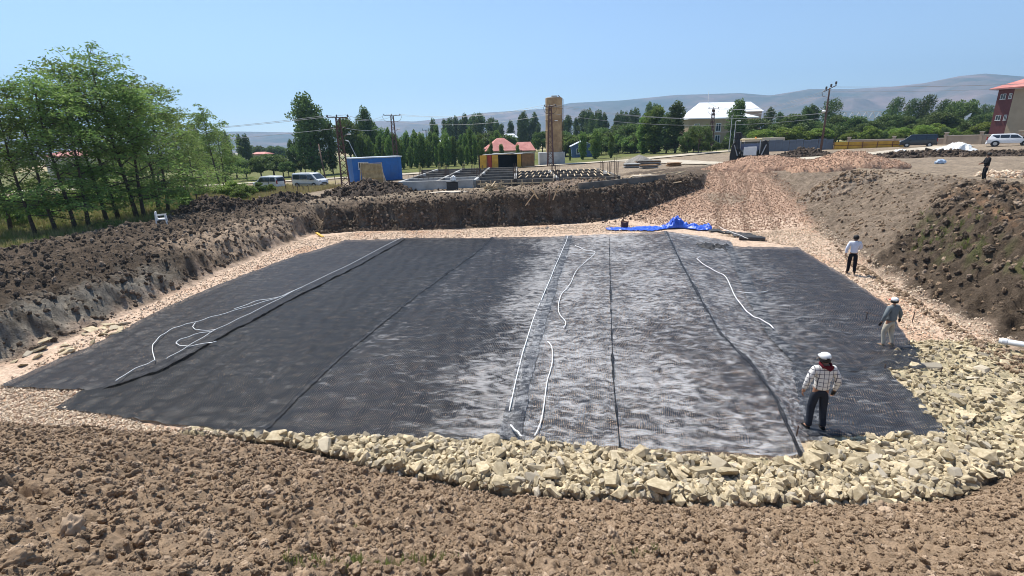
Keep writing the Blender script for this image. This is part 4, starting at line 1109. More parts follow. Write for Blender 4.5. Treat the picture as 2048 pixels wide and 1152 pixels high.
# ================================================================== buildings
def facade(px1, t1, px2, t2, z=None):
    a = ground_at(px1, 330, t1); b = ground_at(px2, 330, t2)
    d = b - a; d.z = 0
    return Vector((a.x, a.y, (min(a.z, b.z) if z is None else z) - 0.05)), math.atan2(d.y, d.x), d.length
def hat(px, py, loc):
    """height above loc of a frame position at loc's distance"""
    r = ray(px, py); t = math.hypot(loc[0], loc[1]) / math.hypot(r.x, r.y)
    return CAM_H + r.z * t - loc[2]
M_glass = glass_mat('dark_glass', (0.025, 0.035, 0.045))
M_white = mat('white_paint', (0.78, 0.78, 0.76), 0.5, 0.05, 2.0, dirt=(0.6, 0.57, 0.52))
M_frame = mat('white_frame', (0.72, 0.72, 0.70), 0.5, 0.05, 2.0)
def window(root, x, z, w, h, y=0.0, mull=1, frame=M_frame, glass=M_glass, t=0.09):
    """window in a wall facing -y; x, z is its centre"""
    f = MB()
    f.box((x, y - 0.03, z + h / 2 - t / 2), (w, 0.1, t)); f.box((x, y - 0.03, z - h / 2 + t / 2), (w, 0.1, t))
    f.box((x - w / 2 + t / 2, y - 0.03, z), (t, 0.1, h - 2 * t)); f.box((x + w / 2 - t / 2, y - 0.03, z), (t, 0.1, h - 2 * t))
    for k in range(mull): f.box((x - w / 2 + w * (k + 1) / (mull + 1), y - 0.028, z), (t * 0.7, 0.09, h - 2 * t))
    o = f.build('window', frame, root)
    MB().box((x, y - 0.012, z), (w - 2 * t + 0.01, 0.02, h - 2 * t + 0.01)).build('pane', glass, o)
    MB().box((x, y - 0.05, z - h / 2 - 0.04), (w + 0.15, 0.16, 0.07)).build('sill', frame, o)
    return o
def hip_roof(root, x0, x1, y0, y1, z, h, ridge, material, name='roof', over=0.5, thick=0.18):
    xa, xb, ya, yb = x0 - over, x1 + over, y0 - over, y1 + over
    ym = (ya + yb) / 2; r0, r1 = xa + ridge, xb - ridge
    V = [(xa, ya, z), (xb, ya, z), (xb, yb, z), (xa, yb, z), (xa, ya, z + thick), (xb, ya, z + thick), (xb, yb, z + thick), (xa, yb, z + thick), (r0, ym, z + thick + h), (r1, ym, z + thick + h)]
    F = [(3, 2, 1, 0), (0, 1, 5, 4), (1, 2, 6, 5), (2, 3, 7, 6), (3, 0, 4, 7), (4, 5, 9, 8), (5, 6, 9), (6, 7, 8, 9), (7, 4, 8)]
    return MB().add(V, F).build(name, material, root)

# ---- blue site cabin
M_blue = mat('blue_panel', (0.018, 0.135, 0.42), 0.5, 0.12, 0.8, dirt=(0.03, 0.12, 0.32))
M_roofw = mat('pale_roof_sheet', (0.62, 0.66, 0.70), 0.45, 0.1, 1.0)
loc, rz, w = facade(705, 70.5, 803, 74.5)
hC = hat(705, 318, loc); rt = thing('site_cabin', 'blue metal site cabin with pale flat roof behind the dark soil heap', 'cabin', loc, rz)
MB().box((w / 2, 1.4, hC / 2), (w, 2.8, hC)).build('wall', M_blue, rt, 0.03)
for k in range(6):
    MB().box((w * (k + 0.5) / 6 + 0.1, -0.012, hC / 2), (0.05, 0.03, hC - 0.3)).build('panel_rib', M_blue, rt)
MB().box((w / 2, 1.4, hC + 0.08), (w + 0.3, 3.1, 0.16)).build('roof', M_roofw, rt, 0.03)
MB().box((w / 2, 1.4, 0.1), (w + 0.05, 2.85, 0.2)).build('base_rail', mat('dark_steel', (0.05, 0.055, 0.065), 0.6, 0.2, 2.0), rt)
window(rt, 1.55, hC * 0.72, 1.5, 0.95, 0.0, 1)
dr = MB().box((w + 0.03, 1.2, 1.1), (0.06, 0.85, 2.0)).build('door', M_frame, rt)
MB().box((w + 0.08, 0.9, 1.1), (0.05, 0.05, 0.15)).build('handle', bpy.data.materials['dark_steel'], dr)

# ---- silo
M_silo = mat('rusty_tan_silo', (0.30, 0.185, 0.095), 0.75, 0.25, 0.5, 0.1, color2=(0.46, 0.31, 0.165), dirt=(0.17, 0.085, 0.04))
M_rust = mat('rust_iron', (0.13, 0.055, 0.035), 0.85, 0.3, 4.0)
M_conc = mat('concrete', (0.40, 0.40, 0.385), 0.9, 0.15, 0.8, 0.2, dirt=(0.30, 0.29, 0.27))
g = ground_at(1108, 330, 98); r_ = 1.62
rt = thing('cement_silo', 'tall tan rusty cement silo on a pale concrete base', 'silo', g)
zb = 2.3; zt = hat(1108, 196, g)
sh = MB().lathe([(r_ * 0.98, zb), (r_, zb + 0.05), (r_, zt - 0.05), (r_ * 0.985, zt)], 40).build('shell', M_silo, rt, smooth=False)
for k in range(1, 5):
    MB().lathe([(r_ + 0.01, 0), (r_ + 0.06, 0.03), (r_ + 0.06, 0.13), (r_ + 0.01, 0.16)], 40, (0, 0, zb + (zt - zb) * k / 5)).build('hoop', M_silo, sh)
MB().lathe([(r_ * 0.9, zt + 0.005), (r_ * 0.85, zt + 0.12), (0.35, zt + 0.16)], 24).build('lid', mat('grey_steel', (0.33, 0.32, 0.30), 0.6, 0.15, 2.0), rt)
MB().box((0.1, 0, zt + 0.28), (1.1, 0.8, 0.3)).build('filter_box', bpy.data.materials['grey_steel'], rt, 0.03)
MB().tube([(r_ + 0.12, -0.4, 1.0), (r_ + 0.12, -0.4, zt - 0.3), (r_ * 0.5, -0.2, zt + 0.45)], 0.07, 8).build('filling_pipe', M_rust, rt)
MB().box((-0.5, 0.3, 1.15), (5.0, 4.0, 2.4)).build('concrete_base', M_conc, rt, 0.04)

# ---- yellow and brown container shed
M_yel = mat('yellow_board', (0.56, 0.32, 0.035), 0.7, 0.15, 1.0, dirt=(0.40, 0.21, 0.04))
M_brown = mat('brown_board', (0.24, 0.13, 0.055), 0.8, 0.25, 1.2, 0.2)
M_black = mat('black_interior', (0.012, 0.012, 0.013), 0.9, 0.1, 1.0)
M_red = mat('red_paint', (0.36, 0.045, 0.02), 0.6, 0.15, 1.0)
M_wood = mat('raw_timber', (0.50, 0.37, 0.22), 0.85, 0.2, 3.0, 0.3, color2=(0.62, 0.49, 0.32))
loc, rz, w = facade(960, 90, 1070, 92)
hS = hat(1010, 309, loc); rt = thing('container_shed', 'open yellow and brown board shed with sagging roof sheets left of the silo', 'shed', loc, rz)
sx = w / 110.0
for nm, a, b, m_ in (('yellow_panel', 0, 13, M_yel), ('red_panel', 15, 23, M_red), ('yellow_panel', 24, 36, M_yel), ('brown_panel', 74, 82, M_yel), ('brown_panel', 83, 108, M_brown)):
    MB().box(((a + b) / 2 * sx, 0.0 if a else -0.25, hS / 2), ((b - a) * sx, 0.12, hS - 0.1)).build(nm, m_, rt, 0.015)
for k in range(4):
    MB().box((95.5 * sx, -0.08, hS * (0.15 + 0.22 * k)), (25 * sx, 0.05, 0.16)).build('board', M_brown, rt)
MB().box((w * 0.5, 2.6, hS / 2), (w * 0.98, 0.15, hS - 0.1)).build('back_wall', M_black, rt)
MB().box((0.05 + 14 * sx, 1.35, hS / 2), (0.12, 2.35, hS - 0.12)).build('side_wall', M_black, rt)
MB().box((w - 0.1, 1.35, hS / 2), (0.12, 2.35, hS - 0.12)).build('side_wall', M_brown, rt)
for k in range(5):
    MB().box((w * (0.2 + 0.17 * k), 1.3, hS + 0.06 + 0.05 * (k % 3)), (w * 0.2, 3.1, 0.05), (0.03 * (k % 2), 0.04 * math.sin(k * 2.0), 0.03)).build('roof_sheet', bpy.data.materials['grey_steel'], rt)
MB().bar((w * 0.05, 0.2, hS + 0.01), (w * 0.98, 0.2, hS + 0.01), 0.12).build('lintel', M_wood, rt)

# ---- houses
M_redroof = mat('faded_red_roof', (0.46, 0.155, 0.13), 0.7, 0.12, 0.6, color2=(0.56, 0.23, 0.19))
M_cream = mat('cream_render', (0.48, 0.43, 0.35), 0.9, 0.1, 0.7)
loc, rz, w = facade(980, 122, 1040, 124)
hE = hat(1000, 303, loc); rt = thing('red_roofed_house', 'low house with faded red hipped roof left of the silo', 'house', loc, rz)
MB().box((w / 2, 4, hE / 2), (w, 8, hE)).build('wall', M_cream, rt)
hip_roof(rt, 0, w, 0, 8, hE, hat(1020, 275, loc) - hE - 0.2, w * 0.45, M_redroof)
window(rt, w * 0.3, hE * 0.55, 1.2, 1.2); window(rt, w * 0.7, hE * 0.55, 1.2, 1.2)
MB().box((w + 2.2, 4, hE * 0.45), (4.2, 6, hE * 0.9)).build('annex_wall', M_cream, rt)
hip_roof(rt, w + 0.4, w + 4.2, 1, 7, hE * 0.95, hat(1056, 284, loc) - hE, 0.4, M_redroof, 'annex_roof', 0.3)
M_navy = mat('slate_blue_board', (0.07, 0.12, 0.22), 0.7, 0.15, 1.5)
loc, rz, w = facade(1144, 126, 1186, 126)
hB = hat(1150, 292, loc); rt = thing('small_house', 'small slate-blue hut with white window behind young poplars', 'hut', loc, rz)
MB().prism([(0, 0), (w, 0), (w, hB), (w / 2, hB + 1.1), (0, hB)], 0, 4).build('wall', M_navy, rt)
MB().add([(-0.3, -0.3, hB - 0.15), (w / 2, -0.3, hB + 1.2), (w / 2, 4.3, hB + 1.2), (-0.3, 4.3, hB - 0.15), (-0.3, -0.3, hB - 0.03), (w / 2, -0.3, hB + 1.32), (w / 2, 4.3, hB + 1.32), (-0.3, 4.3, hB - 0.03)], [(0, 1, 2, 3), (4, 5, 6, 7), (0, 1, 5, 4), (1, 2, 6, 5), (2, 3, 7, 6), (3, 0, 4, 7)]).build('roof_slope', M_roofw, rt)
MB().add([(w + 0.3, -0.3, hB - 0.15), (w / 2 + 0.01, -0.3, hB + 1.2), (w / 2 + 0.01, 4.3, hB + 1.2), (w + 0.3, 4.3, hB - 0.15), (w + 0.3, -0.3, hB - 0.03), (w / 2 + 0.01, -0.3, hB + 1.32), (w / 2 + 0.01, 4.3, hB + 1.32), (w + 0.3, 4.3, hB - 0.03)], [(0, 1, 2, 3), (4, 5, 6, 7), (0, 1, 5, 4), (1, 2, 6, 5), (2, 3, 7, 6), (3, 0, 4, 7)]).build('roof_slope', M_roofw, rt)
window(rt, w * 0.28, hB * 0.55, 0.9, 1.3)
for nm, x1, x2, t, ye, yp, m_, lab in (('white_roofed_house', 882, 903, 190, 285, 276, M_roofw, 'distant house whose white roof shows between the poplars'),
                                   ('pink_roofed_house', 92, 186, 130, 313, 303, M_redroof, 'house with pinkish roof glimpsed through the left grove'),
                                   ('flat_roofed_house', 505, 532, 170, 309, 305, M_redroof, 'small distant house by the far field trees'),
                                   ('pale_house', 1005, 1035, 180, 276, 268, M_roofw, 'pale roofed house behind the red-roofed house')):
    loc, rz, w = facade(x1, t, x2, t)
    hE = hat((x1 + x2) / 2, ye, loc); rt = thing(nm, lab, 'house', loc, rz)
    MB().box((w / 2, 3, hE / 2), (w, 6, hE)).build('wall', M_cream, rt)
    hip_roof(rt, 0, w, 0, 6, hE, max(0.4, hat((x1 + x2) / 2, yp, loc) - hE), min(w * 0.3, 3), m_)
    window(rt, w * 0.5, hE * 0.6, 1.1, 1.1)

# ---- tan school with white roofs
M_tan = mat('tan_render', (0.36, 0.265, 0.165), 0.9, 0.08, 0.4)
M_pink = mat('pink_render', (0.46, 0.33, 0.27), 0.9, 0.08, 0.4)
M_snow = mat('white_sheet_roof', (0.80, 0.81, 0.82), 0.55, 0.04, 0.3)
loc, rz, w = facade(1372, 168, 1502, 172)
hE = hat(1420, 237, loc); rt = thing('school_building', 'tan two-storey building with white hipped metal roof', 'building', loc, rz)
MB().box((w / 2, 7, hE / 2), (w, 14, hE)).build('wall', M_tan, rt)
hip_roof(rt, 0, w, 0, 14, hE, hat(1425, 213, loc) - hE, w * 0.42, M_snow, over=0.7, thick=0.3)
MB().box((w / 2, -0.04, hE * 0.5), (w + 0.06, 0.08, 0.35)).build('string_course', M_pink, rt)
for fx, fz in ((0.44, 0.68), (0.12, 0.68), (0.88, 0.7), (0.44, 0.25), (0.12, 0.25), (0.72, 0.68), (0.72, 0.25)):
    window(rt, w * fx, hE * fz, 1.9, hE * 0.3, 0, 1, t=0.16)
loc, rz, w = facade(1396, 196, 1512, 200)
hE = hat(1490, 221, loc); rt = thing('school_wing', 'taller pinkish wing with white gabled roof behind the tan building', 'building', loc, rz)
MB().box((w / 2, 6, hE / 2), (w, 12, hE)).build('wall', M_pink, rt)
hr = hat(1460, 200, loc) - hE
MB().add([(-0.6, -0.6, hE), (w + 0.6, -0.6, hE), (w - 1.2, 6, hE + hr), (2.0, 6, hE + hr), (-0.6, 12.6, hE), (w + 0.6, 12.6, hE)], [(0, 1, 2, 3), (5, 4, 3, 2), (0, 3, 4), (1, 5, 2), (0, 4, 5, 1)]).build('roof', M_snow, rt)
MB().tube([(w * 0.22, 6, hE + hr * 0.9), (w * 0.22, 6, hE + hr + 4.5)], 0.08, 5).build('flagpole', M_frame, rt)
for fx in (0.93,):
    for fz in (0.3, 0.62): window(rt, w * fx, hE * fz, 1.2, 1.6, t=0.14)

# ---- red and tan building at the right
M_maroon = mat('maroon_render', (0.135, 0.042, 0.04), 0.85, 0.12, 0.5)
M_beige = mat('beige_render', (0.37, 0.29, 0.20), 0.9, 0.08, 0.5)
M_olive = mat('olive_render', (0.22, 0.19, 0.11), 0.9, 0.08, 0.5)
loc, rz, w = facade(1962, 112, 2200, 96)
hE = hat(1972, 181, loc); rt = thing('apartment_building', 'maroon and beige building with low red hipped roof behind park trees', 'building', loc, rz)
MB().box((1.35, 7, hE / 2), (2.7, 13.9, hE)).build('corner_bay', M_maroon, rt)
MB().box((4.6, 6.85, hE / 2), (3.79, 13.8, hE)).build('stair_bay', M_beige, rt)
MB().box((w / 2 + 3.25, 7.5, hE / 2), (w - 6.52, 13, hE)).build('wall', M_olive, rt)
hip_roof(rt, 0, w, 0, 14, hE, 3.2, 7, M_redroof, over=1.2, thick=0.25)
for fx, fz, ww in ((1.0, 0.86, 0.9), (1.0, 0.45, 0.9), (2.2, 0.86, 0.5), (2.2, 0.45, 0.5)): window(rt, fx, hE * fz, ww, 1.1, 0.05, 1, t=0.06)
for k in range(4):
    for fz in (0.84, 0.45, 0.12): window(rt, 8.0 + 4.2 * k, hE * fz, 1.8, 1.7, 1.0, 1, t=0.08)

# ================================================================== walls, hoardings
M_wall = mat('tan_block_wall', (0.42, 0.32, 0.23), 0.92, 0.12, 0.6, 0.2)
M_cope = mat('pale_coping', (0.56, 0.48, 0.38), 0.9, 0.1, 1.0)
def garden_wall(px1, t1, px2, t2, ytop, n, label):
    loc, rz, w = facade(px1, t1, px2, t2); h = hat((px1 + px2) / 2, ytop, (loc + Vector((math.cos(rz), math.sin(rz), 0)) * w / 2))
    rt = thing('garden_wall', label, 'wall', loc, rz)
    for k in range(n):
        a = w * k / n; b = w * (k + 1) / n
        MB().box(((a + b) / 2, 0, h / 2 - 0.3), (b - a - 0.41, 0.25, h + 0.6)).build('wall_panel', M_wall, rt)
        MB().box(((a + b) / 2, 0, h + 0.06), (b - a - 0.41, 0.4, 0.12)).build('coping', M_cope, rt)
    for k in range(n + 1):
        p = MB().box((w * k / n, 0, h / 2), (0.4, 0.4, h + 1.0)).build('pier', M_wall, rt)
        MB().box((w * k / n, 0, h + 0.56), (0.55, 0.55, 0.12)).build('pier_cap', M_cope, p)
garden_wall(1385, 122, 1462, 124, 295, 2, 'low tan wall with piers in front of the school')
garden_wall(1690, 99, 1880, 86, 279, 2, 'tan garden wall with capped piers behind the dark van')
garden_wall(1880, 85.8, 2110, 74, 270, 3, 'tan garden wall with capped piers behind the white car')
M_sheet = mat('grey_blue_sheet', (0.17, 0.20, 0.245), 0.5, 0.12, 0.7, dirt=(0.12, 0.14, 0.17))
def corr(w, h, n=18, amp=0.035):
    V = []; F = []
    for i in range(n + 1):
        x = w * i / n - w / 2; y = amp * (1 if i % 2 else -1)
        V += [(x, y, 0), (x, y, h), (x, y + 0.02, 0), (x, y + 0.02, h)]
    for i in range(n):
        a = 4 * i; F += [(a, a + 4, a + 5, a + 1), (a + 2, a + 3, a + 7, a + 6), (a + 1, a + 5, a + 7, a + 3), (a, a + 2, a + 6, a + 4)]
    return V, F
loc, rz, w = facade(1533, 99, 1660, 92); hH = hat(1600, 278, loc)
rt = thing('sheet_hoarding', 'grey-blue corrugated sheet hoarding behind the gravel heaps', 'hoarding', loc, rz)
n_ = 9
for k in range(n_):
    o = MB().add(*corr(w / n_ * 0.985, hH + 0.1 * math.sin(k * 2.1))).build('sheet_panel', M_sheet, rt)
    o.location = (w * (k + 0.5) / n_, 0.03 * (k % 2), -0.1); o.rotation_euler = (0.03 * math.sin(k * 1.7), 0.015 * math.sin(k * 3), 0.05 * math.sin(k * 2.6))
for k in range(n_ + 1):
    MB().box((w * k / n_, 0.16, hH / 2), (0.09, 0.09, hH)).build('post', M_rust, rt)
loc, rz, w = facade(1662, 91.5, 1808, 86); hH = hat(1735, 283, loc)
rt = thing('yellow_hoarding', 'yellow board hoarding with dark rails and posts beside the dark van', 'hoarding', loc, rz)
n_ = 5
for k in range(n_):
    MB().box((w * (k + 0.5) / n_, 0, hH / 2), (w / n_ - 0.02, 0.04, hH)).build('board_panel', M_yel, rt)
    MB().box((w * (k + 0.5) / n_, -0.05, hH * 0.55), (w / n_ - 0.1, 0.05, 0.07)).build('rail', M_rust, rt)
for k in range(n_ + 1):
    MB().box((w * k / n_, -0.1, hH / 2), (0.1, 0.1, hH + 0.1), (0, 0.06 * math.sin(k * 3), 0)).build('post', M_rust, rt)
loc, rz, w = facade(1925, 83.5, 1975, 80.5); hH = hat(1950, 281, loc)
rt = thing('yellow_hoarding', 'short yellow board hoarding between white tarpaulin and white car', 'hoarding', loc, rz)
for k in range(2): MB().box((w * (k + 0.5) / 2, 0, hH / 2), (w / 2 - 0.03, 0.05, hH)).build('board_panel', M_yel, rt)
for k in range(3): MB().box((w * k / 2, -0.08, hH / 2), (0.1, 0.09, hH + 0.1)).build('post', M_rust, rt)
loc, rz, w = facade(1484, 100, 1562, 101); z1 = hat(1520, 276, loc); z0_ = hat(1520, 283, loc)
rt = thing('site_shelter', 'long beige roof of a low shelter behind the backhoe and hoarding', 'shelter', loc, rz)
MB().box((w / 2, 1.5, (z1 + z0_) / 2), (w, 3.4, z1 - z0_)).build('roof', mat('beige_sheet', (0.62, 0.52, 0.38), 0.7, 0.08, 0.6), rt, 0.02)
for k in range(4): MB().box((0.15 + (w - 0.3) * k / 3, 0.1, z0_ / 2), (0.14, 0.14, z0_)).build('post', M_sheet, rt)
MB().box((w / 2, 3.0, z0_ / 2), (w - 0.1, 0.1, z0_ - 0.02)).build('back_wall', M_sheet, rt)
# ---- zigzag roof truss far behind the park
a = at(1668, 240, 260); b = at(1765, 232, 262)
rt = thing('roof_truss', 'pale zigzag steel truss rising behind the park trees', 'truss', (a.x, a.y, gz(a.x, a.y)))
M_galv = mat('galvanised_steel', (0.45, 0.47, 0.5), 0.5, 0.08, 1.0)
L = b - a; zt_ = at(1710, 224, 260).z - gz(a.x, a.y); zl = zt_ - 3.4
MB().bar((0, 0, zt_), (L.x, L.y, zt_), 0.22).build('top_chord', M_galv, rt); MB().bar((0, 0, zl), (L.x, L.y, zl), 0.22).build('bottom_chord', M_galv, rt)
for k in range(14):
    f0, f1 = k / 14, (k + 1) / 14
    MB().bar((L.x * f0, L.y * f0, zl if k % 2 == 0 else zt_), (L.x * f1, L.y * f1, zt_ if k % 2 == 0 else zl), 0.2).build('diagonal', M_galv, rt)
for f in (0.0, 0.5, 1.0): MB().bar((L.x * f, L.y * f, 0), (L.x * f, L.y * f, zl), 0.3).build('column', M_galv, rt)

# ================================================================== poles and wires
M_steelr = mat('brown_lattice', (0.115, 0.06, 0.05), 0.8, 0.25, 3.0)
M_pole = mat('weathered_pole', (0.115, 0.07, 0.055), 0.9, 0.25, 4.0)
M_porc = mat('insulator', (0.06, 0.05, 0.05), 0.3, 0.1, 3.0)
M_lamp = mat('lamp_head', (0.7, 0.7, 0.68), 0.4, 0.05, 3.0)
def lattice(px, pyt, t, label, w0=0.95, w1=0.38, lamp=True, rz=0.3, arm=2.4, base=None):
    g = base or ground_at(px, 340, t); h = hat(px, pyt, g)
    rt = thing('lattice_pylon', label, 'pylon', g, rz)
    cor = [(-1, -1), (1, -1), (1, 1), (-1, 1)]
    P = lambda c, f: Vector((c[0] * (w0 + (w1 - w0) * f) / 2, c[1] * (w0 + (w1 - w0) * f) / 2, h * f))
    for c in cor: MB().bar(P(c, -0.03), P(c, 1), 0.13).build('leg', M_steelr, rt)
    n = 11
    for k in range(4):
        mb = MB(); c1, c2 = cor[k], cor[(k + 1) % 4]
        for i in range(n):
            f0, f1 = i / n, (i + 1) / n
            mb.bar(P(c1, f0) if i % 2 else P(c2, f0), P(c2, f1) if i % 2 else P(c1, f1), 0.085)
        tag(mb.build('bracing', M_steelr, rt), kind='stuff')
    ca_ = MB().bar((-arm / 2, 0, h), (arm / 2, 0, h), 0.10).build('crossarm', M_steelr, rt)
    for x in (-arm / 2, -0.1, arm / 2): MB().tube([(x, 0, h + 0.05), (x, 0, h + 0.2), (x, 0, h + 0.35)], [0.07, 0.11, 0.05], 7).build('insulator', M_porc, ca_)
    MB().bar((-arm * 0.35, 0, h - 1.2), (arm * 0.35, 0, h - 1.2), 0.08).build('crossarm', M_steelr, rt)
    for x in (-1, 1):
        MB().tube([(x * arm / 2, 0, h + 0.3), (x * arm * 0.62, 0, h - 0.2), (x * arm * 0.5, 0, h - 0.9), (x * arm * 0.3, 0, h - 1.2)], 0.03, 5).build('jumper_wire', M_porc, rt)
    if lamp:
        l_ = MB().tube([(0.2, 0, h * 0.72), (0.9, -0.2, h * 0.76)], 0.035, 6).build('lamp_arm', M_steelr, rt); MB().box((1.1, -0.25, h * 0.765), (0.55, 0.22, 0.14)).build('lamp', M_lamp, l_, 0.04)
    return g, h
py1, h1 = lattice(688, 235, 62.5, 'rusty lattice pylon left of the blue cabin', 1.0, 0.42)
py2, h2 = lattice(794, 231, 104, 'rusty lattice pylon rising behind the blue cabin', 1.0, 0.5, arm=3.2)
py3, h3 = lattice(1101, 213, 91, 'rusty lattice pylon standing in front of the silo', 1.05, 0.4, arm=2.0, rz=-0.2)
py4, h4 = lattice(1417, 218, 118, 'thin lattice pylon in front of the tan school', 0.8, 0.4, lamp=False, arm=2.6)
# wooden pole at the right
g = ground_at(1640, 310, 83); h = hat(1657, 176, g)
rt = thing('power_pole', 'dark wooden power pole with transformers beside the grey hoarding', 'power pole', g, -0.3)
MB().tube([(0, 0, -0.4), (0.02, 0, h * 0.5), (0, 0, h)], [0.19, 0.16, 0.12], 10).build('pole', M_pole, rt, smooth=True)
MB().bar((-0.7, 0, h - 0.5), (0.9, 0, h + 0.35), 0.12).build('crossarm', M_pole, rt)
for x, z in ((-0.5, -0.25), (0.15, 0.1), (0.8, 0.45)): MB().lathe([(0.08, 0), (0.15, 0.1), (0.15, 0.45), (0.06, 0.5)], 10, (x, -0.05, h + z)).build('switch', M_porc, rt)
MB().lathe([(0.05, 0), (0.28, 0.08), (0.3, 0.3), (0.1, 0.45)], 12, (-0.42, -0.1, h - 3.8)).build('meter_drum', M_lamp, rt)
MB().bar((-0.2, 0, h - 4.3), (0.6, 0, h - 3.3), 0.1).build('bracket', M_porc, rt)
for k in range(3): MB().tube([(-0.6, 0, h - 0.2 - 0.1 * k), (-1.0, 0.1 * k, h - 0.6), (-0.9, 0.1 * k, h - 1.2), (-0.25, 0, h - 1.4)], 0.025, 5).build('jumper_wire', M_porc, rt)
pr = g + Vector((0, 0, h))
# leaning thin pole by the van, lamp posts, far H pole
a = up(654, 372); b = at(637, 288, a.y / ray(654, 372).y)
o = tag(MB().tube([a - Vector((0, 0, 0.2)), b], [0.11, 0.08], 8).build('leaning_pole', M_pole, smooth=True), 'thin leaning wooden pole right behind the white van', 'pole')
for x, y1, y2, t, lab in ((1465, 243, 312, 104, 'tall grey street lamp in front of the tan school'), (1457, 234, 310, 106, 'bare grey mast beside the street lamp by the school')):
    g = ground_at(x, y2, t); h = hat(x, y1, g)
    rt = thing('street_lamp' if 'lamp in' in lab else 'mast', lab, 'street lamp' if 'lamp in' in lab else 'mast', g)
    MB().tube([(0, 0, -0.2), (0, 0, h)], [0.1, 0.06], 8).build('post', M_galv, rt)
    if 'lamp in' in lab:
        MB().tube([(0, 0, h), (0.3, 0, h + 0.15), (0.6, 0, h + 0.1)], 0.04, 6).build('arm', M_galv, rt); MB().box((0.75, 0, h + 0.08), (0.6, 0.25, 0.15)).build('lamp_head', M_lamp, rt, 0.04)
    else: MB().lathe([(0.06, 0), (0.1, 0.05), (0.02, 0.15)], 8, (0, 0, h)).build('cap', M_galv, rt)
g = ground_at(862, 330, 175); h = hat(862, 260, g)
rt = thing('h_frame_pole', 'distant H-frame power pole above the young poplars', 'power pole', g)
for x in (-0.9, 0.9): MB().tube([(x, 0, -0.3), (x, 0, h)], 0.14, 7).build('pole', M_pole, rt)
MB().bar((-2.2, 0, h), (2.2, 0, h), 0.16).build('crossarm', M_pole, rt)
for x in (-2.1, 0, 2.1): MB().tube([(x, 0, h), (x, 0, h + 0.6)], [0.1, 0.06], 6).build('insulator', M_porc, rt)
# slanting lamp arm behind the cabin roof
a = ground_at(722, 330, 82); hh = hat(702, 282, a)
rt = thing('street_lamp', 'leaning street lamp between rusty pylon and blue cabin', 'street lamp', a)
MB().tube([(0, 0, -0.2), (-0.4, 0, hh * 0.5), (-1.6, 0, hh)], [0.08, 0.07, 0.05], 7).build('post', M_galv, rt)
MB().box((-1.8, 0, hh + 0.05), (0.6, 0.25, 0.14), (0, 0.4, 0)).build('lamp_head', M_lamp, rt, 0.03)
M_wire = mat('overhead_wire', (0.30, 0.31, 0.33), 0.5, 0.05, 1.0)
def wire(a, b, sag, label, r=0.022):
    a = Vector(a); b = Vector(b); pts = []
    for k in range(25):
        f = k / 24; p = a.lerp(b, f); p.z -= sag * 4 * f * (1 - f); pts.append(p)
    tag(MB().tube(pts, r, 4, False).build('overhead_wire', M_wire), label, 'wire', 'overhead wires')
top = lambda g, h, dz=0, dx=0: (g.x + dx, g.y, g.z + h + dz)
for k, (dz, dx) in enumerate(((0.3, -1.0), (0.3, 1.0), (-1.2, 0.6))):
    nm = ('upper', 'second', 'lower')[k]
    wire(top(py3, h3, dz, dx * 0.7), (pr.x + dx * 0.3, pr.y, pr.z - 4.0 + dz * 0.5), 1.6, nm + ' wire between silo pylon and wooden pole')
    wire(top(py1, h1, dz, dx), top(py2, h2, dz, dx), 0.9, nm + ' wire between the two rusty pylons by the cabin')
    wire(top(py1, h1, dz, dx), (-120 + dx, 96, 12 + dz), 2.0, nm + ' wire running off from the rusty pylon over the grove')
    wire(top(py2, h2, dz, dx), top(py3, h3, dz, dx), 1.2, nm + ' wire between cabin pylon and silo pylon')
    wire((pr.x + dx * 0.4, pr.y, pr.z + dz * 0.5), (150, 100 + dx, 16.5 + dz * 0.4), 1.2, nm + ' wire from the wooden pole past the wind-bent poplars')
    wire(top(py4, h4, dz, dx), (pr.x + dx * 0.4, pr.y, pr.z - 0.4 + dz * 0.3), 1.5, nm + ' wire between school pylon and wooden pole')

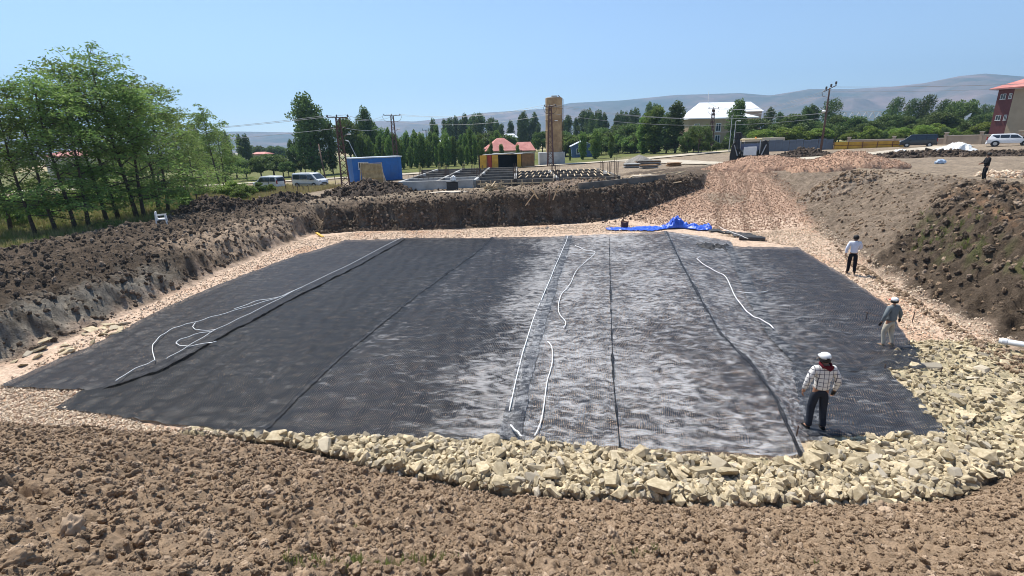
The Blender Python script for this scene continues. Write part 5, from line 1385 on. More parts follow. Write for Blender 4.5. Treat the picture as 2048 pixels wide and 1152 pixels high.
# ================================================================== vehicles
M_carwhite = mat('white_car_paint', (0.74, 0.75, 0.76), 0.28, 0.03, 1.0, spec=0.6)
M_cardark = mat('dark_car_paint', (0.018, 0.022, 0.03), 0.25, 0.1, 1.0, spec=0.6)
M_tyre = mat('tyre_rubber', (0.018, 0.018, 0.018), 0.85, 0.2, 6.0)
M_rim = mat('alloy_rim', (0.42, 0.42, 0.43), 0.35, 0.1, 4.0, metal=0.6)
M_plastic = mat('black_plastic', (0.025, 0.026, 0.028), 0.6, 0.1, 4.0)
M_head = mat('headlamp_glass', (0.6, 0.62, 0.65), 0.15, 0.03, 3.0, spec=0.8)
M_tail = mat('tail_lamp', (0.35, 0.02, 0.015), 0.25, 0.05, 3.0)
def vehicle(name, label, loc, rz, prof, W, belt, glass_side, screens, wheels, rw, paint, lights=True, strip_=False):
    """prof: side outline (x forward, z); glass_side: window polygons (x, z); screens: (x1,z1,x2,z2) sloping panes"""
    rt = thing(name, label, 'van' if 'van' in name else 'car', loc, rz)
    H = max(z for x, z in prof)
    def ys(z): return W / 2 * (1 - 0.15 * max(0.0, (z - belt) / (H - belt)))
    n = len(prof); cx = sum(x for x, z in prof) / n
    x0 = min(x for x, z in prof); x1 = max(x for x, z in prof)
    def pinch(x): return 1 - 0.10 * (abs((x - (x0 + x1) / 2) / ((x1 - x0) / 2)) ** 4)
    V = [(x, -ys(z) * pinch(x), z) for x, z in prof] + [(x, ys(z) * pinch(x), z) for x, z in prof]
    F = [tuple(range(n)), tuple(reversed(range(n, 2 * n)))] + [(i, i + n, (i + 1) % n + n, (i + 1) % n) for i in range(n)]
    body = MB().add(V, F).build('body', paint, rt, 0.07, True, 3)
    for s in (-1, 1):
        for pg in glass_side:
            k = len(pg)
            P = [(x, s * (ys(z) * pinch(x) + 0.012), z) for x, z in pg] + [(x, s * (ys(z) * pinch(x) - 0.03), z) for x, z in pg]
            MB().add(P, [tuple(range(k)), tuple(reversed(range(k, 2 * k)))] + [(i, i + k, (i + 1) % k + k, (i + 1) % k) for i in range(k)]).build('side_window', M_glass, rt)
        for wx in wheels:
            tr = MB(); prof_t = [(rw * 0.62, -0.11), (rw * 0.94, -0.11), (rw, -0.06), (rw, 0.06), (rw * 0.94, 0.11), (rw * 0.62, 0.11)]
            t_ = MB().lathe(prof_t, 24); t_.v = [(x + wx, s * (W / 2 - 0.09) + z, y + rw) for x, y, z in t_.v]
            wh = t_.build('wheel', M_tyre, rt)
            r_2 = MB().lathe([(0.05, -0.03), (rw * 0.6, -0.03), (rw * 0.64, 0.0), (rw * 0.6, 0.03), (0.05, 0.03)], 18); r_2.v = [(x + wx, s * (W / 2 + 0.025) + z, y + rw) for x, y, z in r_2.v]
            r_2.build('rim', M_rim, wh)
            ar = MB().lathe([(rw * 1.18, -0.02), (rw * 1.2, 0.0), (rw * 1.18, 0.02)], 24); ar.v = [(x + wx, s * (W / 2 - 0.004) + z, y + rw) for x, y, z in ar.v]
            ar.build('wheel_arch', M_plastic, rt)
        MB().box((x1 - 1.35, s * (W / 2 + 0.09), belt + 0.08), (0.12, 0.2, 0.22)).build('mirror', M_plastic if paint is M_carwhite else paint, rt, 0.03)
        if lights:
            MB().box((x1 - 0.10, s * (W / 2 - 0.27), belt - 0.18), (0.26, 0.34, 0.2), (0, -0.35, -s * 0.25)).build('headlight', M_head, rt, 0.03)
            MB().box((x0 + 0.03, s * (W / 2 - 0.16), belt - 0.02), (0.1, 0.17, 0.5)).build('tail_light', M_tail, rt, 0.02)
        if strip_: MB().box(((x0 + x1) / 2, s * (W / 2 + 0.012), 0.55), ((x1 - x0) * 0.55, 0.03, 0.1)).build('rub_strip', M_plastic, rt)
    for (xa, za, xb, zb) in screens:
        d = Vector((xb - xa, 0, zb - za)); nrm = Vector((d.z, 0, -d.x)).normalized()
        if nrm.z < 0 or (abs(nrm.z) < 0.05 and nrm.x * (xa - cx) < 0): nrm = -nrm
        if nrm.x * ((xa + xb) / 2 - cx) < 0: nrm = -nrm
        P = []
        for o_ in (0.012, -0.03):
            for (x, z, s) in ((xa, za, -1), (xa, za, 1), (xb, zb, 1), (xb, zb, -1)):
                P.append(Vector((x, s * (ys(z) * pinch(x) - 0.10), z)) + nrm * o_)
        MB().add(P, [(0, 1, 2, 3), (7, 6, 5, 4), (0, 4, 5, 1), (1, 5, 6, 2), (2, 6, 7, 3), (3, 7, 4, 0)]).build('windscreen' if xa > cx else 'rear_window', M_glass, rt)
    MB().box((x1 - 0.04, 0, 0.42), (0.2, W * 0.84, 0.28)).build('front_bumper', M_plastic if strip_ else paint, rt, 0.05)
    MB().box((x0 + 0.04, 0, 0.42), (0.2, W * 0.84, 0.26)).build('rear_bumper', M_plastic if strip_ else paint, rt, 0.05)
    MB().box((x1 + 0.045, 0, 0.68), (0.05, W * 0.5, 0.14)).build('grille', M_plastic, rt, 0.01)
    MB().box((x1 + 0.07, 0, 0.45), (0.02, 0.5, 0.11)).build('number_plate', M_frame, rt)
    MB().box((x0 - 0.07, 0, 0.62), (0.02, 0.5, 0.11)).build('number_plate', M_frame, rt)
    return rt
van_prof = [(-2.4, 0.3), (-2.42, 1.1), (-2.36, 1.85), (-2.2, 1.97), (0.8, 1.98), (1.15, 1.9), (1.95, 1.18), (2.3, 1.02), (2.42, 0.8), (2.42, 0.3)]
van_glass = [[(-2.2, 1.15), (-1.0, 1.15), (-1.0, 1.75), (-2.2, 1.75)], [(-0.9, 1.15), (0.3, 1.15), (0.3, 1.75), (-0.9, 1.75)], [(0.42, 1.12), (1.62, 1.12), (1.15, 1.72), (0.42, 1.75)]]
g = up(622, 375)
vehicle('white_van', 'white passenger van facing right, parked behind the far left corner of the pit', g, math.radians(-22), van_prof, 1.9, 1.1, van_glass, [(1.92, 1.2, 1.18, 1.86), (-2.41, 1.15, -2.37, 1.75)], (-1.5, 1.45), 0.33, M_carwhite, strip_=True)
mini_prof = [(-2.15, 0.3), (-2.2, 1.0), (-2.05, 1.7), (-1.9, 1.8), (0.3, 1.82), (0.7, 1.74), (1.4, 1.12), (2.05, 0.95), (2.2, 0.7), (2.2, 0.3)]
mini_glass = [[(-1.95, 1.08), (-1.1, 1.08), (-1.1, 1.6), (-1.85, 1.6)], [(-1.0, 1.08), (-0.1, 1.08), (-0.1, 1.62), (-1.0, 1.62)], [(0.0, 1.06), (1.15, 1.06), (0.68, 1.58), (0.0, 1.6)]]
g = up(540, 378)
vehicle('white_minivan', 'white minivan half hidden by bushes, its dark rear window to the right', g, math.radians(160), mini_prof, 1.8, 1.03, mini_glass, [(1.38, 1.15, 0.74, 1.7), (-2.18, 1.08, -2.07, 1.6)], (-1.35, 1.35), 0.32, M_carwhite)
g = ground_at(1834, 296, 82)
vehicle('dark_van', 'dark green-black passenger van parked by the yellow hoarding', g, math.radians(143), van_prof, 1.9, 1.1, van_glass, [(1.92, 1.2, 1.18, 1.86), (-2.41, 1.15, -2.37, 1.75)], (-1.5, 1.45), 0.34, M_cardark)
suv_prof = [(-2.45, 0.42), (-2.5, 0.95), (-2.35, 1.2), (-2.1, 1.68), (-1.9, 1.78), (0.2, 1.80), (0.5, 1.74), (1.15, 1.22), (2.2, 1.08), (2.45, 0.9), (2.48, 0.42)]
suv_glass = [[(-2.1, 1.2), (-1.25, 1.2), (-1.25, 1.62), (-1.95, 1.62)], [(-1.15, 1.2), (-0.25, 1.2), (-0.25, 1.64), (-1.15, 1.64)], [(-0.15, 1.18), (0.98, 1.18), (0.5, 1.6), (-0.15, 1.63)]]
g = ground_at(2018, 295, 69)
vehicle('white_car', 'large white estate car parked by the garden wall at the right', g, math.radians(-42), suv_prof, 1.95, 1.15, suv_glass, [(1.13, 1.24, 0.54, 1.7), (-2.37, 1.2, -2.13, 1.62)], (-1.55, 1.5), 0.38, M_carwhite).scale = (1.0, 1.0, 0.93)

# ---- backhoe loader seen from behind
g = ground_at(1497, 322, 62); g.z -= 0.05
M_mach = mat('black_machine', (0.02, 0.021, 0.024), 0.55, 0.2, 2.0)
M_ylw = mat('faded_yellow_paint', (0.66, 0.54, 0.30), 0.5, 0.12, 1.5)
az_ = math.atan2(g.x, g.y)
rt = thing('backhoe_loader', 'black backhoe loader with faded yellow cab roof behind the gravel heap', 'backhoe', g, -az_); rt.scale = (1.12, 1.12, 1.08)
zc = hat(1492, 283, g)
MB().box((0, 0.9, 1.0), (1.25, 3.6, 0.7)).build('chassis', M_mach, rt, 0.06)
MB().box((0, 0.7, zc), (2.35, 2.0, 0.16)).build('cab_roof', M_ylw, rt, 0.05)
for sx_ in (-1, 1):
    for sy in (-0.2, 1.6):
        MB().bar((sx_ * 1.02, sy, 1.2), (sx_ * 0.98, sy, zc - 0.1), 0.1).build('cab_post', M_white if sy < 0 else M_mach, rt)
    MB().box((sx_ * 1.0, 0.7, (1.5 + zc) / 2), (0.03, 1.6, zc - 1.75)).build('side_window', M_glass, rt)
    tb = MB().lathe([(0.35, -0.24), (0.72, -0.24), (0.80, -0.15), (0.80, 0.15), (0.72, 0.24), (0.35, 0.24)], 26); tb.v = [(sx_ * 1.05 + z, 0.7 + x, y + 0.8) for x, y, z in tb.v]
    wh = tb.build('rear_wheel', M_tyre, rt)
    rb = MB().lathe([(0.05, -0.2), (0.36, -0.2), (0.36, 0.2), (0.05, 0.2)], 18); rb.v = [(sx_ * 1.06 + z, 0.7 + x, y + 0.8) for x, y, z in rb.v]
    rb.build('rim', M_ylw, wh)
    fb = MB().lathe([(0.2, -0.17), (0.5, -0.17), (0.55, -0.1), (0.55, 0.1), (0.5, 0.17), (0.2, 0.17)], 22); fb.v = [(sx_ * 0.85 + z, 3.0 + x, y + 0.55) for x, y, z in fb.v]
    fb.build('front_wheel', M_tyre, rt)
    st = MB().prism([(sx_ * 1.25, 0.35), (sx_ * 1.95, 0.3), (sx_ * 2.0, 1.0), (sx_ * 1.85, 2.2), (sx_ * 1.5, 2.75), (sx_ * 1.15, 2.6), (sx_ * 1.05, 1.2)], -0.75, -0.35).build('stabiliser', M_mach, rt, 0.06)
    MB().tube([(sx_ * 1.2, -0.78, 1.0), (sx_ * 1.6, -0.78, 2.2)], 0.06, 8).build('ram', M_rim, st)
MB().box((0, -0.25, 2.0), (1.9, 0.03, zc - 1.6 - 0.5)).build('rear_window', glass_mat('blue_tinted_glass', (0.05, 0.10, 0.22)), rt)
MB().box((0.05, -0.85, 1.5), (1.3, 0.25, 0.95)).build('rear_plate', M_white, rt, 0.03)
MB().bar((-1.2, -0.6, 1.4), (-1.35, -0.5, zc + 0.55), 0.34, 0.42).build('boom', M_mach, rt, 0.05)
MB().bar((-1.35, -0.75, zc + 0.5), (-1.15, -0.95, 1.7), 0.26, 0.3).build('dipper_arm', M_mach, rt, 0.04)
MB().prism([(-1.7, zc + 0.1), (-0.95, zc + 0.05), (-0.85, zc + 0.55), (-1.05, zc + 0.85), (-1.6, zc + 0.82)], -0.9, -0.3).build('digging_bucket', M_mach, rt, 0.06)
MB().box((0, 3.9, 1.0), (2.2, 0.7, 0.8)).build('front_bucket', M_mach, rt, 0.08)
MB().lathe([(0.08, 0), (0.12, 0.1), (0.05, 0.2)], 10, (0.5, 0.7, zc + 0.08)).build('beacon', mat('orange_beacon', (0.6, 0.2, 0.02), 0.3, 0.05, 1.0), rt)

# ================================================================== people
def skin_mesh(name, chains, material, parent, sub=2, flat=0.86):
    """chains: list of (vertices [(x,y,z,r)], edges); grown with a Skin modifier into one surface"""
    me = bpy.data.meshes.new(name)
    V = []; E = []; roots = []; R = []
    for verts, edges in chains:
        b = len(V); roots.append(b)
        V += [v[:3] for v in verts]; R += [v[3] for v in verts]; E += [(a + b, c + b) for a, c in edges]
    me.from_pydata(V, E, [])
    o = bpy.data.objects.new(name, me); COL.objects.link(o)
    md = o.modifiers.new('skin', 'SKIN'); md.use_smooth_shade = True; md.branch_smoothing = 0.3
    sk = me.skin_vertices[0].data if me.skin_vertices else None
    if sk is None:
        bm = bmesh.new(); bm.from_mesh(me); bm.verts.layers.skin.verify(); bm.to_mesh(me); bm.free(); sk = me.skin_vertices[0].data
    for i, r in enumerate(R): sk[i].radius = (r, r); sk[i].use_root = i in roots
    ss = o.modifiers.new('sub', 'SUBSURF'); ss.levels = sub; ss.render_levels = sub
    dg = bpy.context.evaluated_depsgraph_get(); dg.update()
    ev = o.evaluated_get(dg); m2 = bpy.data.meshes.new_from_object(ev)
    bpy.data.objects.remove(o)
    n = len(m2.vertices); co = np.zeros(n * 3, np.float32); m2.vertices.foreach_get('co', co); co = co.reshape(-1, 3)
    if flat != 1: co[:, 1] *= flat
    m2.vertices.foreach_set('co', co.ravel()); m2.update()
    m2.materials.clear()
    ob = link_mesh(name, m2, material, parent, True)
    return ob
M_skin = mat('skin', (0.33, 0.17, 0.105), 0.55, 0.08, 6.0)
M_hair = mat('dark_hair', (0.012, 0.010, 0.009), 0.6, 0.2, 20.0)
def person(label, loc, rz, h, J, shirt_m, trouser_m, shoe_m, girth=1.0, cap=None, visor=None, hair=None, scarf=None, gloves=None, sleeve=1.0):
    """J: joint overrides. faces +y before turning."""
    D = dict(pel=(0, 0, .95), spi=(0, 0, 1.13), che=(0, 0, 1.31), nec=(0, -.01, 1.46), jaw=(0, .035, 1.555), hed=(0, .01, 1.635), top=(0, -.005, 1.70),
             shl=(-.185, 0, 1.41), shr=(.185, 0, 1.41), ell=(-.255, -.03, 1.13), elr=(.255, -.03, 1.13), wrl=(-.27, .05, .90), wrr=(.27, .05, .90),
             hil=(-.095, 0, .92), hir=(.095, 0, .92), knl=(-.11, .03, .50), knr=(.11, .03, .50), anl=(-.12, -.03, .09), anr=(.12, -.03, .09))
    D.update(J)
    v = {k: Vector(p) for k, p in D.items()}
    rt = thing('person', label, 'person', loc, rz); rt.scale = (h / 1.75,) * 3
    def T(k, r): return (*v[k], r)
    G = girth
    # --- body with head, arms, hands and feet
    bv = [T('pel', .105 * G), T('spi', .11 * G), T('che', .13 * G), T('nec', .058), T('jaw', .072), T('hed', .098), T('top', .07)]
    be = [(0, 1), (1, 2), (2, 3), (3, 4), (4, 5), (5, 6)]
    chains = []
    for s, S in ((-1, 'l'), (1, 'r')):
        b = len(bv)
        wr = v['wr' + S]; el = v['el' + S]; dr_ = (wr - el).normalized(); pal = wr + dr_ * .075
        bv += [T('sh' + S, .065), T('el' + S, .046), T('wr' + S, .031), (*pal, .036)]
        be += [(2, b), (b, b + 1), (b + 1, b + 2), (b + 2, b + 3)]
        c = len(bv)
        ak = v['an' + S]; toe = ak + Vector((s * .03, .15, -.045)); heel = ak + Vector((0, -.03, -.03))
        bv += [T('hi' + S, .07 * G), T('kn' + S, .058), (*ak, .04), (*toe, .035)]
        be += [(0, c), (c, c + 1), (c + 1, c + 2), (c + 2, c + 3)]
        # five fingers rooted in the palm, slightly curled forward
        side = Vector((0, 1, 0)); side = (side - dr_ * side.dot(dr_)).normalized(); nrm = dr_.cross(side) * -s
        for k, (off, ln) in enumerate(((-.027, .055), (-.009, .068), (.009, .074), (.027, .066))):
            r0 = pal + side * off + dr_ * .01; m1 = r0 + dr_ * ln * .55 + nrm * .006; m2_ = r0 + dr_ * ln * .95 + nrm * .022 ; m3 = r0 + dr_ * ln * 1.15 + nrm * .042
            chains.append(([(*r0, .011), (*m1, .0095), (*m2_, .009), (*m3, .0075)], [(0, 1), (1, 2), (2, 3)]))
        t0 = wr + dr_ * .03 + side * .025; t1 = t0 + side * .03 + dr_ * .03; t2 = t1 + dr_ * .035 + side * .004 + nrm * .008
        chains.append(([(*t0, .013), (*t1, .011), (*t2, .009)], [(0, 1), (1, 2)]))
        e0 = v['hed'] + Vector((s * .085, 0, -.01)); chains.append(([(*e0, .016), (*(e0 + Vector((s * .018, -.012, .025))), .014)], [(0, 1)]))
    n0 = v['hed'] + Vector((0, .10, -.02)); chains.append(([(*n0, .014), (*(n0 + Vector((0, .032, -.022))), .016)], [(0, 1)]))
    skin_mesh('body', [(bv, be)] + chains, M_skin, rt, 1 if h < 0 else 2)
    for s in (-1, 1):
        MB().lathe([(0.004, -0.01), (0.012, 0), (0.004, 0.01)], 8, tuple(v['hed'] * 1 + Vector((s * .033, .079, .012)))).build('eye', M_hair, rt)
    MB().box(tuple(v['jaw'] + Vector((0, .068, .012))), (0.045, 0.012, 0.01)).build('mouth', mat('lips', (0.25, 0.09, 0.07), 0.5, 0.05, 4.0) if 'lips' not in bpy.data.materials else bpy.data.materials['lips'], rt)
    # --- shirt
    sv = [(*(v['pel'] + Vector((0, 0, -.03))), .150 * G), (*(v['pel'] + Vector((0, 0, .06))), .152 * G), T('spi', .152 * G), T('che', .163 * G), (*(v['nec'] + Vector((0, 0, -.02))), .085), (*(v['nec'] + Vector((0, 0, .03))), .070)]
    se = [(0, 1), (1, 2), (2, 3), (3, 4), (4, 5)]
    for S in 'lr':
        b = len(sv); wr = v['wr' + S]; el = v['el' + S]
        sv += [T('sh' + S, .092 * G ** .5), T('el' + S, .068 * G ** .5), (*(el.lerp(wr, sleeve)), .055)]
        se += [(3, b), (b, b + 1), (b + 1, b + 2)]
    skin_mesh('shirt', [(sv, se)], shirt_m, rt)
    # --- trousers
    tv = [(*(v['pel'] + Vector((0, 0, .05))), .140 * G), (*(v['pel'] + Vector((0, 0, -.02))), .142 * G)]; te = [(0, 1)]
    for S in 'lr':
        b = len(tv); kn = v['kn' + S]; an = v['an' + S]
        tv += [(*(v['hi' + S] + Vector((0, 0, -.06))), .105 * G), T('kn' + S, .080 * G ** .5), (*an.lerp(kn, .35), .068), (*(an + Vector((0, 0, -.01))), .068)]
        te += [(1, b), (b, b + 1), (b + 1, b + 2), (b + 2, b + 3)]
    skin_mesh('trousers', [(tv, te)], trouser_m, rt)
    for s, S in ((-1, 'l'), (1, 'r')):
        an = v['an' + S]
        skin_mesh('shoe', [([(*(an + Vector((0, -.05, -.04))), .046), (*(an + Vector((s * .01, .03, -.04))), .05), (*(an + Vector((s * .03, .13, -.05))), .046), (*(an + Vector((s * .035, .19, -.055))), .034)], [(0, 1), (1, 2), (2, 3)])], shoe_m, rt, 1, 1.0)
        if gloves:
            wr = v['wr' + S]; dr_ = (wr - v['el' + S]).normalized()
            if gloves[0 if s < 0 else 1]: skin_mesh('glove', [([(*(wr - dr_ * .01), .040), (*(wr + dr_ * .05), .046), (*(wr + dr_ * .12), .042), (*(wr + dr_ * .165 + Vector((0, .02, 0))), .028)], [(0, 1), (1, 2), (2, 3)])], M_hair, rt, 1, 1.0)
    hd = v['hed']
    if cap is not None:
        prof_c = [(.104, -.012), (.107, .015), (.100, .048), (.080, .078), (.045, .094), (.008, .098)]
        c_ = MB().lathe(prof_c, 24, (hd.x, hd.y * .86 - .005, hd.z + .012)).build('cap', cap, rt, smooth=True)
        vz = [(-.085, .07), (-.07, .14), (-.03, .175), (.03, .175), (.07, .14), (.085, .07)]
        k = len(vz); P = [(hd.x + x, hd.y + y, hd.z + .002 - .10 * max(0, y - .09)) for x, y in vz] + [(hd.x + x, hd.y + y, hd.z + .016 - .10 * max(0, y - .09)) for x, y in vz]
        MB().add(P, [tuple(reversed(range(k))), tuple(range(k, 2 * k))] + [(i, (i + 1) % k, (i + 1) % k + k, i + k) for i in range(k)]).build('visor', visor or cap, c_)
        MB().lathe([(.001, -.012), (.03, -.010), (.033, 0), (.001, .002)], 12, (0, 0, 0))
        hb = MB().box((hd.x, hd.y * .86 - .118, hd.z + .018), (.07, .012, .028)).build('strap_gap', M_hair, c_, .006)
        MB().lathe([(.101, -.07), (.107, -.045), (.108, -.01), (.10, 0)], 20, (hd.x, hd.y * .86 - .012, hd.z)).build('hair', M_hair, rt, smooth=True)
    if hair is not None:
        MB().lathe([(.080, -.085), (.106, -.05), (.113, 0), (.106, .05), (.080, .09), (.03, .112), (.004, .115)], 22, (hd.x, hd.y * .86 - .02, hd.z + .005)).build('hair', hair, rt, smooth=True)
    if scarf is not None:
        nk = v['nec']; pts = []
        for i in range(17):
            a = 2 * math.pi * i / 16; pts.append((nk.x + .10 * math.cos(a), nk.y + .085 * math.sin(a), nk.z + .045 + .012 * math.sin(3 * a) - (.04 if math.sin(a) < -.6 else 0)))
        MB().tube(pts, .027, 8, False).build('scarf', scarf, rt, smooth=True)
        MB().add([(nk.x - .11, nk.y - .10, nk.z + .02), (nk.x + .12, nk.y - .11, nk.z + .0), (nk.x + .04, nk.y - .14, nk.z - .06), (nk.x - .1, nk.y - .13, nk.z + .05), (nk.x + .1, nk.y - .12, nk.z + .06)], [(0, 2, 3), (3, 2, 4), (4, 2, 1)]).build('scarf_tail', scarf, rt)
    return rt
def plaid_mat():
    m, nt, bs, out = node_mat('white_plaid_cotton')
    tc = nt.nodes.new('ShaderNodeTexCoord'); sp = nt.nodes.new('ShaderNodeSeparateXYZ'); nt.links.new(tc.outputs['Object'], sp.inputs[0])
    def line(s, off):
        f = math_n(nt, 'FRACT', math_n(nt, 'ADD', math_n(nt, 'DIVIDE', s, 0.088), off)); return math_n(nt, 'LESS_THAN', f, 0.13)
    ln = math_n(nt, 'MAXIMUM', line(sp.outputs[0], 0.5), line(sp.outputs[2], 0.2))
    c = mix_rgb(nt, ln, (0.74, 0.71, 0.66), (0.05, 0.05, 0.08)); nt.links.new(c, bs.inputs['Base Color']); bs.inputs['Roughness'].default_value = 0.9
    bump_n(nt, bs, noise_n(nt, 9.0, 3.0, 0.6), 0.5, 0.05)
    return m
def cloth(name, c, var=0.12): return mat(name, c, 0.92, var, 5.0, 0.45, 9.0, spec=0.15)
def man(px, py, top):
    g = on(px, py); z = gz(g.x, g.y) + 0.06
    r = ray(px, top); t = g.y / r.y
    return Vector((g.x, g.y, z)), CAM_H + r.z * t - z
g, h = man(1628, 862, 706)
person('man in white plaid shirt, maroon scarf and white cap standing on the mesh, back turned', g, math.radians(-4), h,
       dict(ell=(-.30, -.04, 1.15), wrl=(-.325, .02, .92), elr=(.295, -.05, 1.14), wrr=(.29, .03, .90), knl=(-.12, .05, .5), anl=(-.15, -.03, .09), anr=(.13, -.06, .09), hed=(-.01, .03, 1.63), top=(-.01, .03, 1.70)),
       plaid_mat(), cloth('charcoal_jeans', (0.028, 0.033, 0.045)), cloth('black_boot', (0.012, 0.012, 0.012)), 1.06, M_white, None, None, cloth('maroon_scarf', (0.11, 0.012, 0.018)), (False, True))
g, h = man(1770, 697, 595)
M_redcap = cloth('red_cloth', (0.5, 0.06, 0.04))
person('stout man in grey shirt, pale trousers and white cap walking with arms spread', g, math.radians(18), h,
       dict(ell=(-.34, -.03, 1.16), wrl=(-.36, .04, .93), elr=(.34, -.05, 1.17), wrr=(.43, .0, .95), knl=(-.12, .08, .5), anl=(-.13, .0, .09), knr=(.13, .02, .5), anr=(.12, -.14, .12)),
       cloth('grey_green_shirt', (0.16, 0.18, 0.185)), cloth('cream_trousers', (0.50, 0.45, 0.36)), cloth('tan_shoe', (0.26, 0.2, 0.13)), 1.26, M_white, M_redcap, gloves=(True, True))
g, h = man(1700, 549, 470)
person('man in white shirt and black trousers walking on the pink gravel margin', g, math.radians(-30), h,
       dict(ell=(-.27, -.06, 1.14), wrl=(-.28, -.02, .90), elr=(.24, .05, 1.16), wrr=(.13, .2, 1.08), knl=(-.10, .1, .5), anl=(-.11, .02, .09), knr=(.11, -.02, .5), anr=(.12, -.2, .13), jaw=(0, .06, 1.54), hed=(0, .06, 1.62), top=(0, .055, 1.685)),
       cloth('white_cotton', (0.72, 0.73, 0.80), 0.05), cloth('black_trousers', (0.014, 0.014, 0.018)), cloth('black_shoe', (0.014, 0.014, 0.014)), 1.0, hair=M_hair)
g = up(1966, 362); g.z += 0.03; h = hat(1974, 305, g)
person('person in black clothes standing on the upper track beside orange rubble', g, math.radians(70), max(1.6, min(1.85, h)),
       dict(ell=(-.24, .10, 1.16), wrl=(-.16, .30, 1.12), elr=(.24, .08, 1.15), wrr=(.18, .28, 1.08), knl=(-.08, .05, .5), anl=(-.09, -.06, .09)),
       cloth('black_shirt', (0.016, 0.016, 0.019)), bpy.data.materials['black_trousers'], bpy.data.materials['black_shoe'], 1.08, hair=M_hair)

# ================================================================== heaps
def heap(name, label, cx, cy, rx, ry, h, rz, material, seed, coll, nclod, smin, smax, rough=0.25, cat='heap', sharp=1.3):
    rt = thing(name, label, cat, (cx, cy, gz(cx, cy)), rz)
    N = 72; u = np.linspace(-1.12, 1.12, N); U, V_ = np.meshgrid(u, u)
    X = U * rx; Y = V_ * ry; c, s = math.cos(rz), math.sin(rz)
    WX = cx + X * c - Y * s; WY = cy + X * s + Y * c
    def surf(X, Y, WX, WY):
        r = np.sqrt((X / rx) ** 2 + (Y / ry) ** 2) * (1 + 0.22 * fbm(X * 2.2 / rx + seed, Y * 2.2 / ry, 3, seed))
        z = h * np.clip(1 - r, -0.2, 1) ** sharp if sharp == 1 else h * np.sign(1 - r) * np.abs(np.clip(1 - r, -0.25, 1)) ** (1 / sharp) * np.where(r > 1, 1.2, 1)
        z = z + rough * fbm(X * 1.1, Y * 1.1, 4, seed + 3) * np.clip(1.3 - r, 0, 1) + 0.4 * rough * fbm(X * 4, Y * 4, 2, seed + 5) * np.clip(1.2 - r, 0, 1)
        return terrain(WX, WY)[0] - gz(cx, cy) + z
    Z = surf(X, Y, WX, WY)
    ii = np.arange(N * N).reshape(N, N); q = np.stack([ii[:-1, :-1], ii[:-1, 1:], ii[1:, 1:], ii[1:, :-1]], -1).reshape(-1, 4)
    link_mesh('mound', np_mesh('mound', np.stack([X, Y, Z], -1).reshape(-1, 3), q, True), material, rt)
    a = RNG.random(nclod) * 6.283; rr_ = np.sqrt(RNG.random(nclod)) * 1.1
    px_, py_ = rx * rr_ * np.cos(a), ry * rr_ * np.sin(a)
    zz = surf(px_, py_, cx + px_ * c - py_ * s, cy + px_ * s + py_ * c)
    sz = smin + (smax - smin) * RNG.random(nclod) ** 4
    scatter('loose_pieces', np.stack([px_, py_, zz + sz * 0.2], -1), RNG.random((nclod, 3)) * 6.28, np.stack([sz, sz * RNG.uniform(.7, 1.1, nclod), sz * RNG.uniform(.6, 1, nclod)], -1), coll, parent=rt)
    return rt
M_darkh = mat('dark_moist_soil', (0.062, 0.044, 0.032), 0.98, 0.35, 2.5, 0.8, 14.0)
M_gravh = mat('pink_gravel', (0.36, 0.21, 0.135), 0.95, 0.3, 6.0, 0.8, 18.0, color2=(0.50, 0.32, 0.215))
M_orangeh = mat('orange_rubble', (0.40, 0.24, 0.14), 0.95, 0.3, 3.0, 0.8, 12.0)
def heap_px(name, label, x, ytop, ybase, t, wpx, ry, *a, **k):
    p = at(x, ybase, t); g = gz(p.x, p.y); h = at(x, ytop, t).z - g
    return heap(name, label, p.x, p.y, wpx / 2 * t / FPX, ry, h, -math.atan2(p.x, p.y), *a, **k)
heap_px('soil_heap', 'heap of dark moist soil in front of the blue cabin', 742, 361, 400, 50, 190, 4.0, M_darkh, 1, K_dark, 1500, 0.08, 0.5, 0.35)
heap_px('soil_heap', 'heap of dark soil beside the white chair', 432, 392, 440, 41, 150, 2.6, M_darkh, 2, K_dark, 1100, 0.08, 0.45, 0.3)
heap_px('soil_heap', 'long dark soil ridge between white chair heap and parked van', 560, 388, 410, 45, 150, 2.0, M_darkh, 3, K_dark, 700, 0.08, 0.4, 0.3)
heap_px('gravel_heap', 'heap of pink crushed stone in front of the backhoe', 1520, 311, 350, 54, 200, 3.8, M_gravh, 4, K_orange, 6000, 0.06, 0.2, 0.15, sharp=1.9)
heap_px('gravel_heap', 'heap of pink crushed stone right of the backhoe', 1685, 300, 358, 46, 195, 3.6, M_gravh, 5, K_orange, 6000, 0.06, 0.2, 0.15, sharp=1.9)
heap_px('soil_heap', 'long dark soil berm in front of the dark van', 1850, 303, 330, 58, 250, 2.8, M_darkh, 6, K_dark, 1500, 0.08, 0.5, 0.3)
heap_px('soil_heap', 'low dark soil berm in front of the white car', 2020, 303, 328, 52, 160, 2.2, M_darkh, 7, K_dark, 900, 0.08, 0.45, 0.25)
heap_px('soil_heap', 'small dark soil heap at the foot of the grey hoarding', 1605, 296, 316, 72, 110, 2.0, M_darkh, 8, K_dark, 500, 0.1, 0.5, 0.3)
heap_px('rubble_heap', 'orange stony rubble behind the person in black', 2025, 345, 368, 34, 110, 1.6, M_orangeh, 9, K_chip, 1200, 0.08, 0.4, 0.2, cat='rubble')
heap_px('soil_heap', 'grey earth mound topping the ramp by the gravel heap', 1680, 346, 372, 38, 130, 1.8, mat('grey_brown_soil', (0.20, 0.155, 0.115), 0.98, 0.3, 2.5, 0.7, 12.0), 10, K_clod, 700, 0.06, 0.35, 0.2)
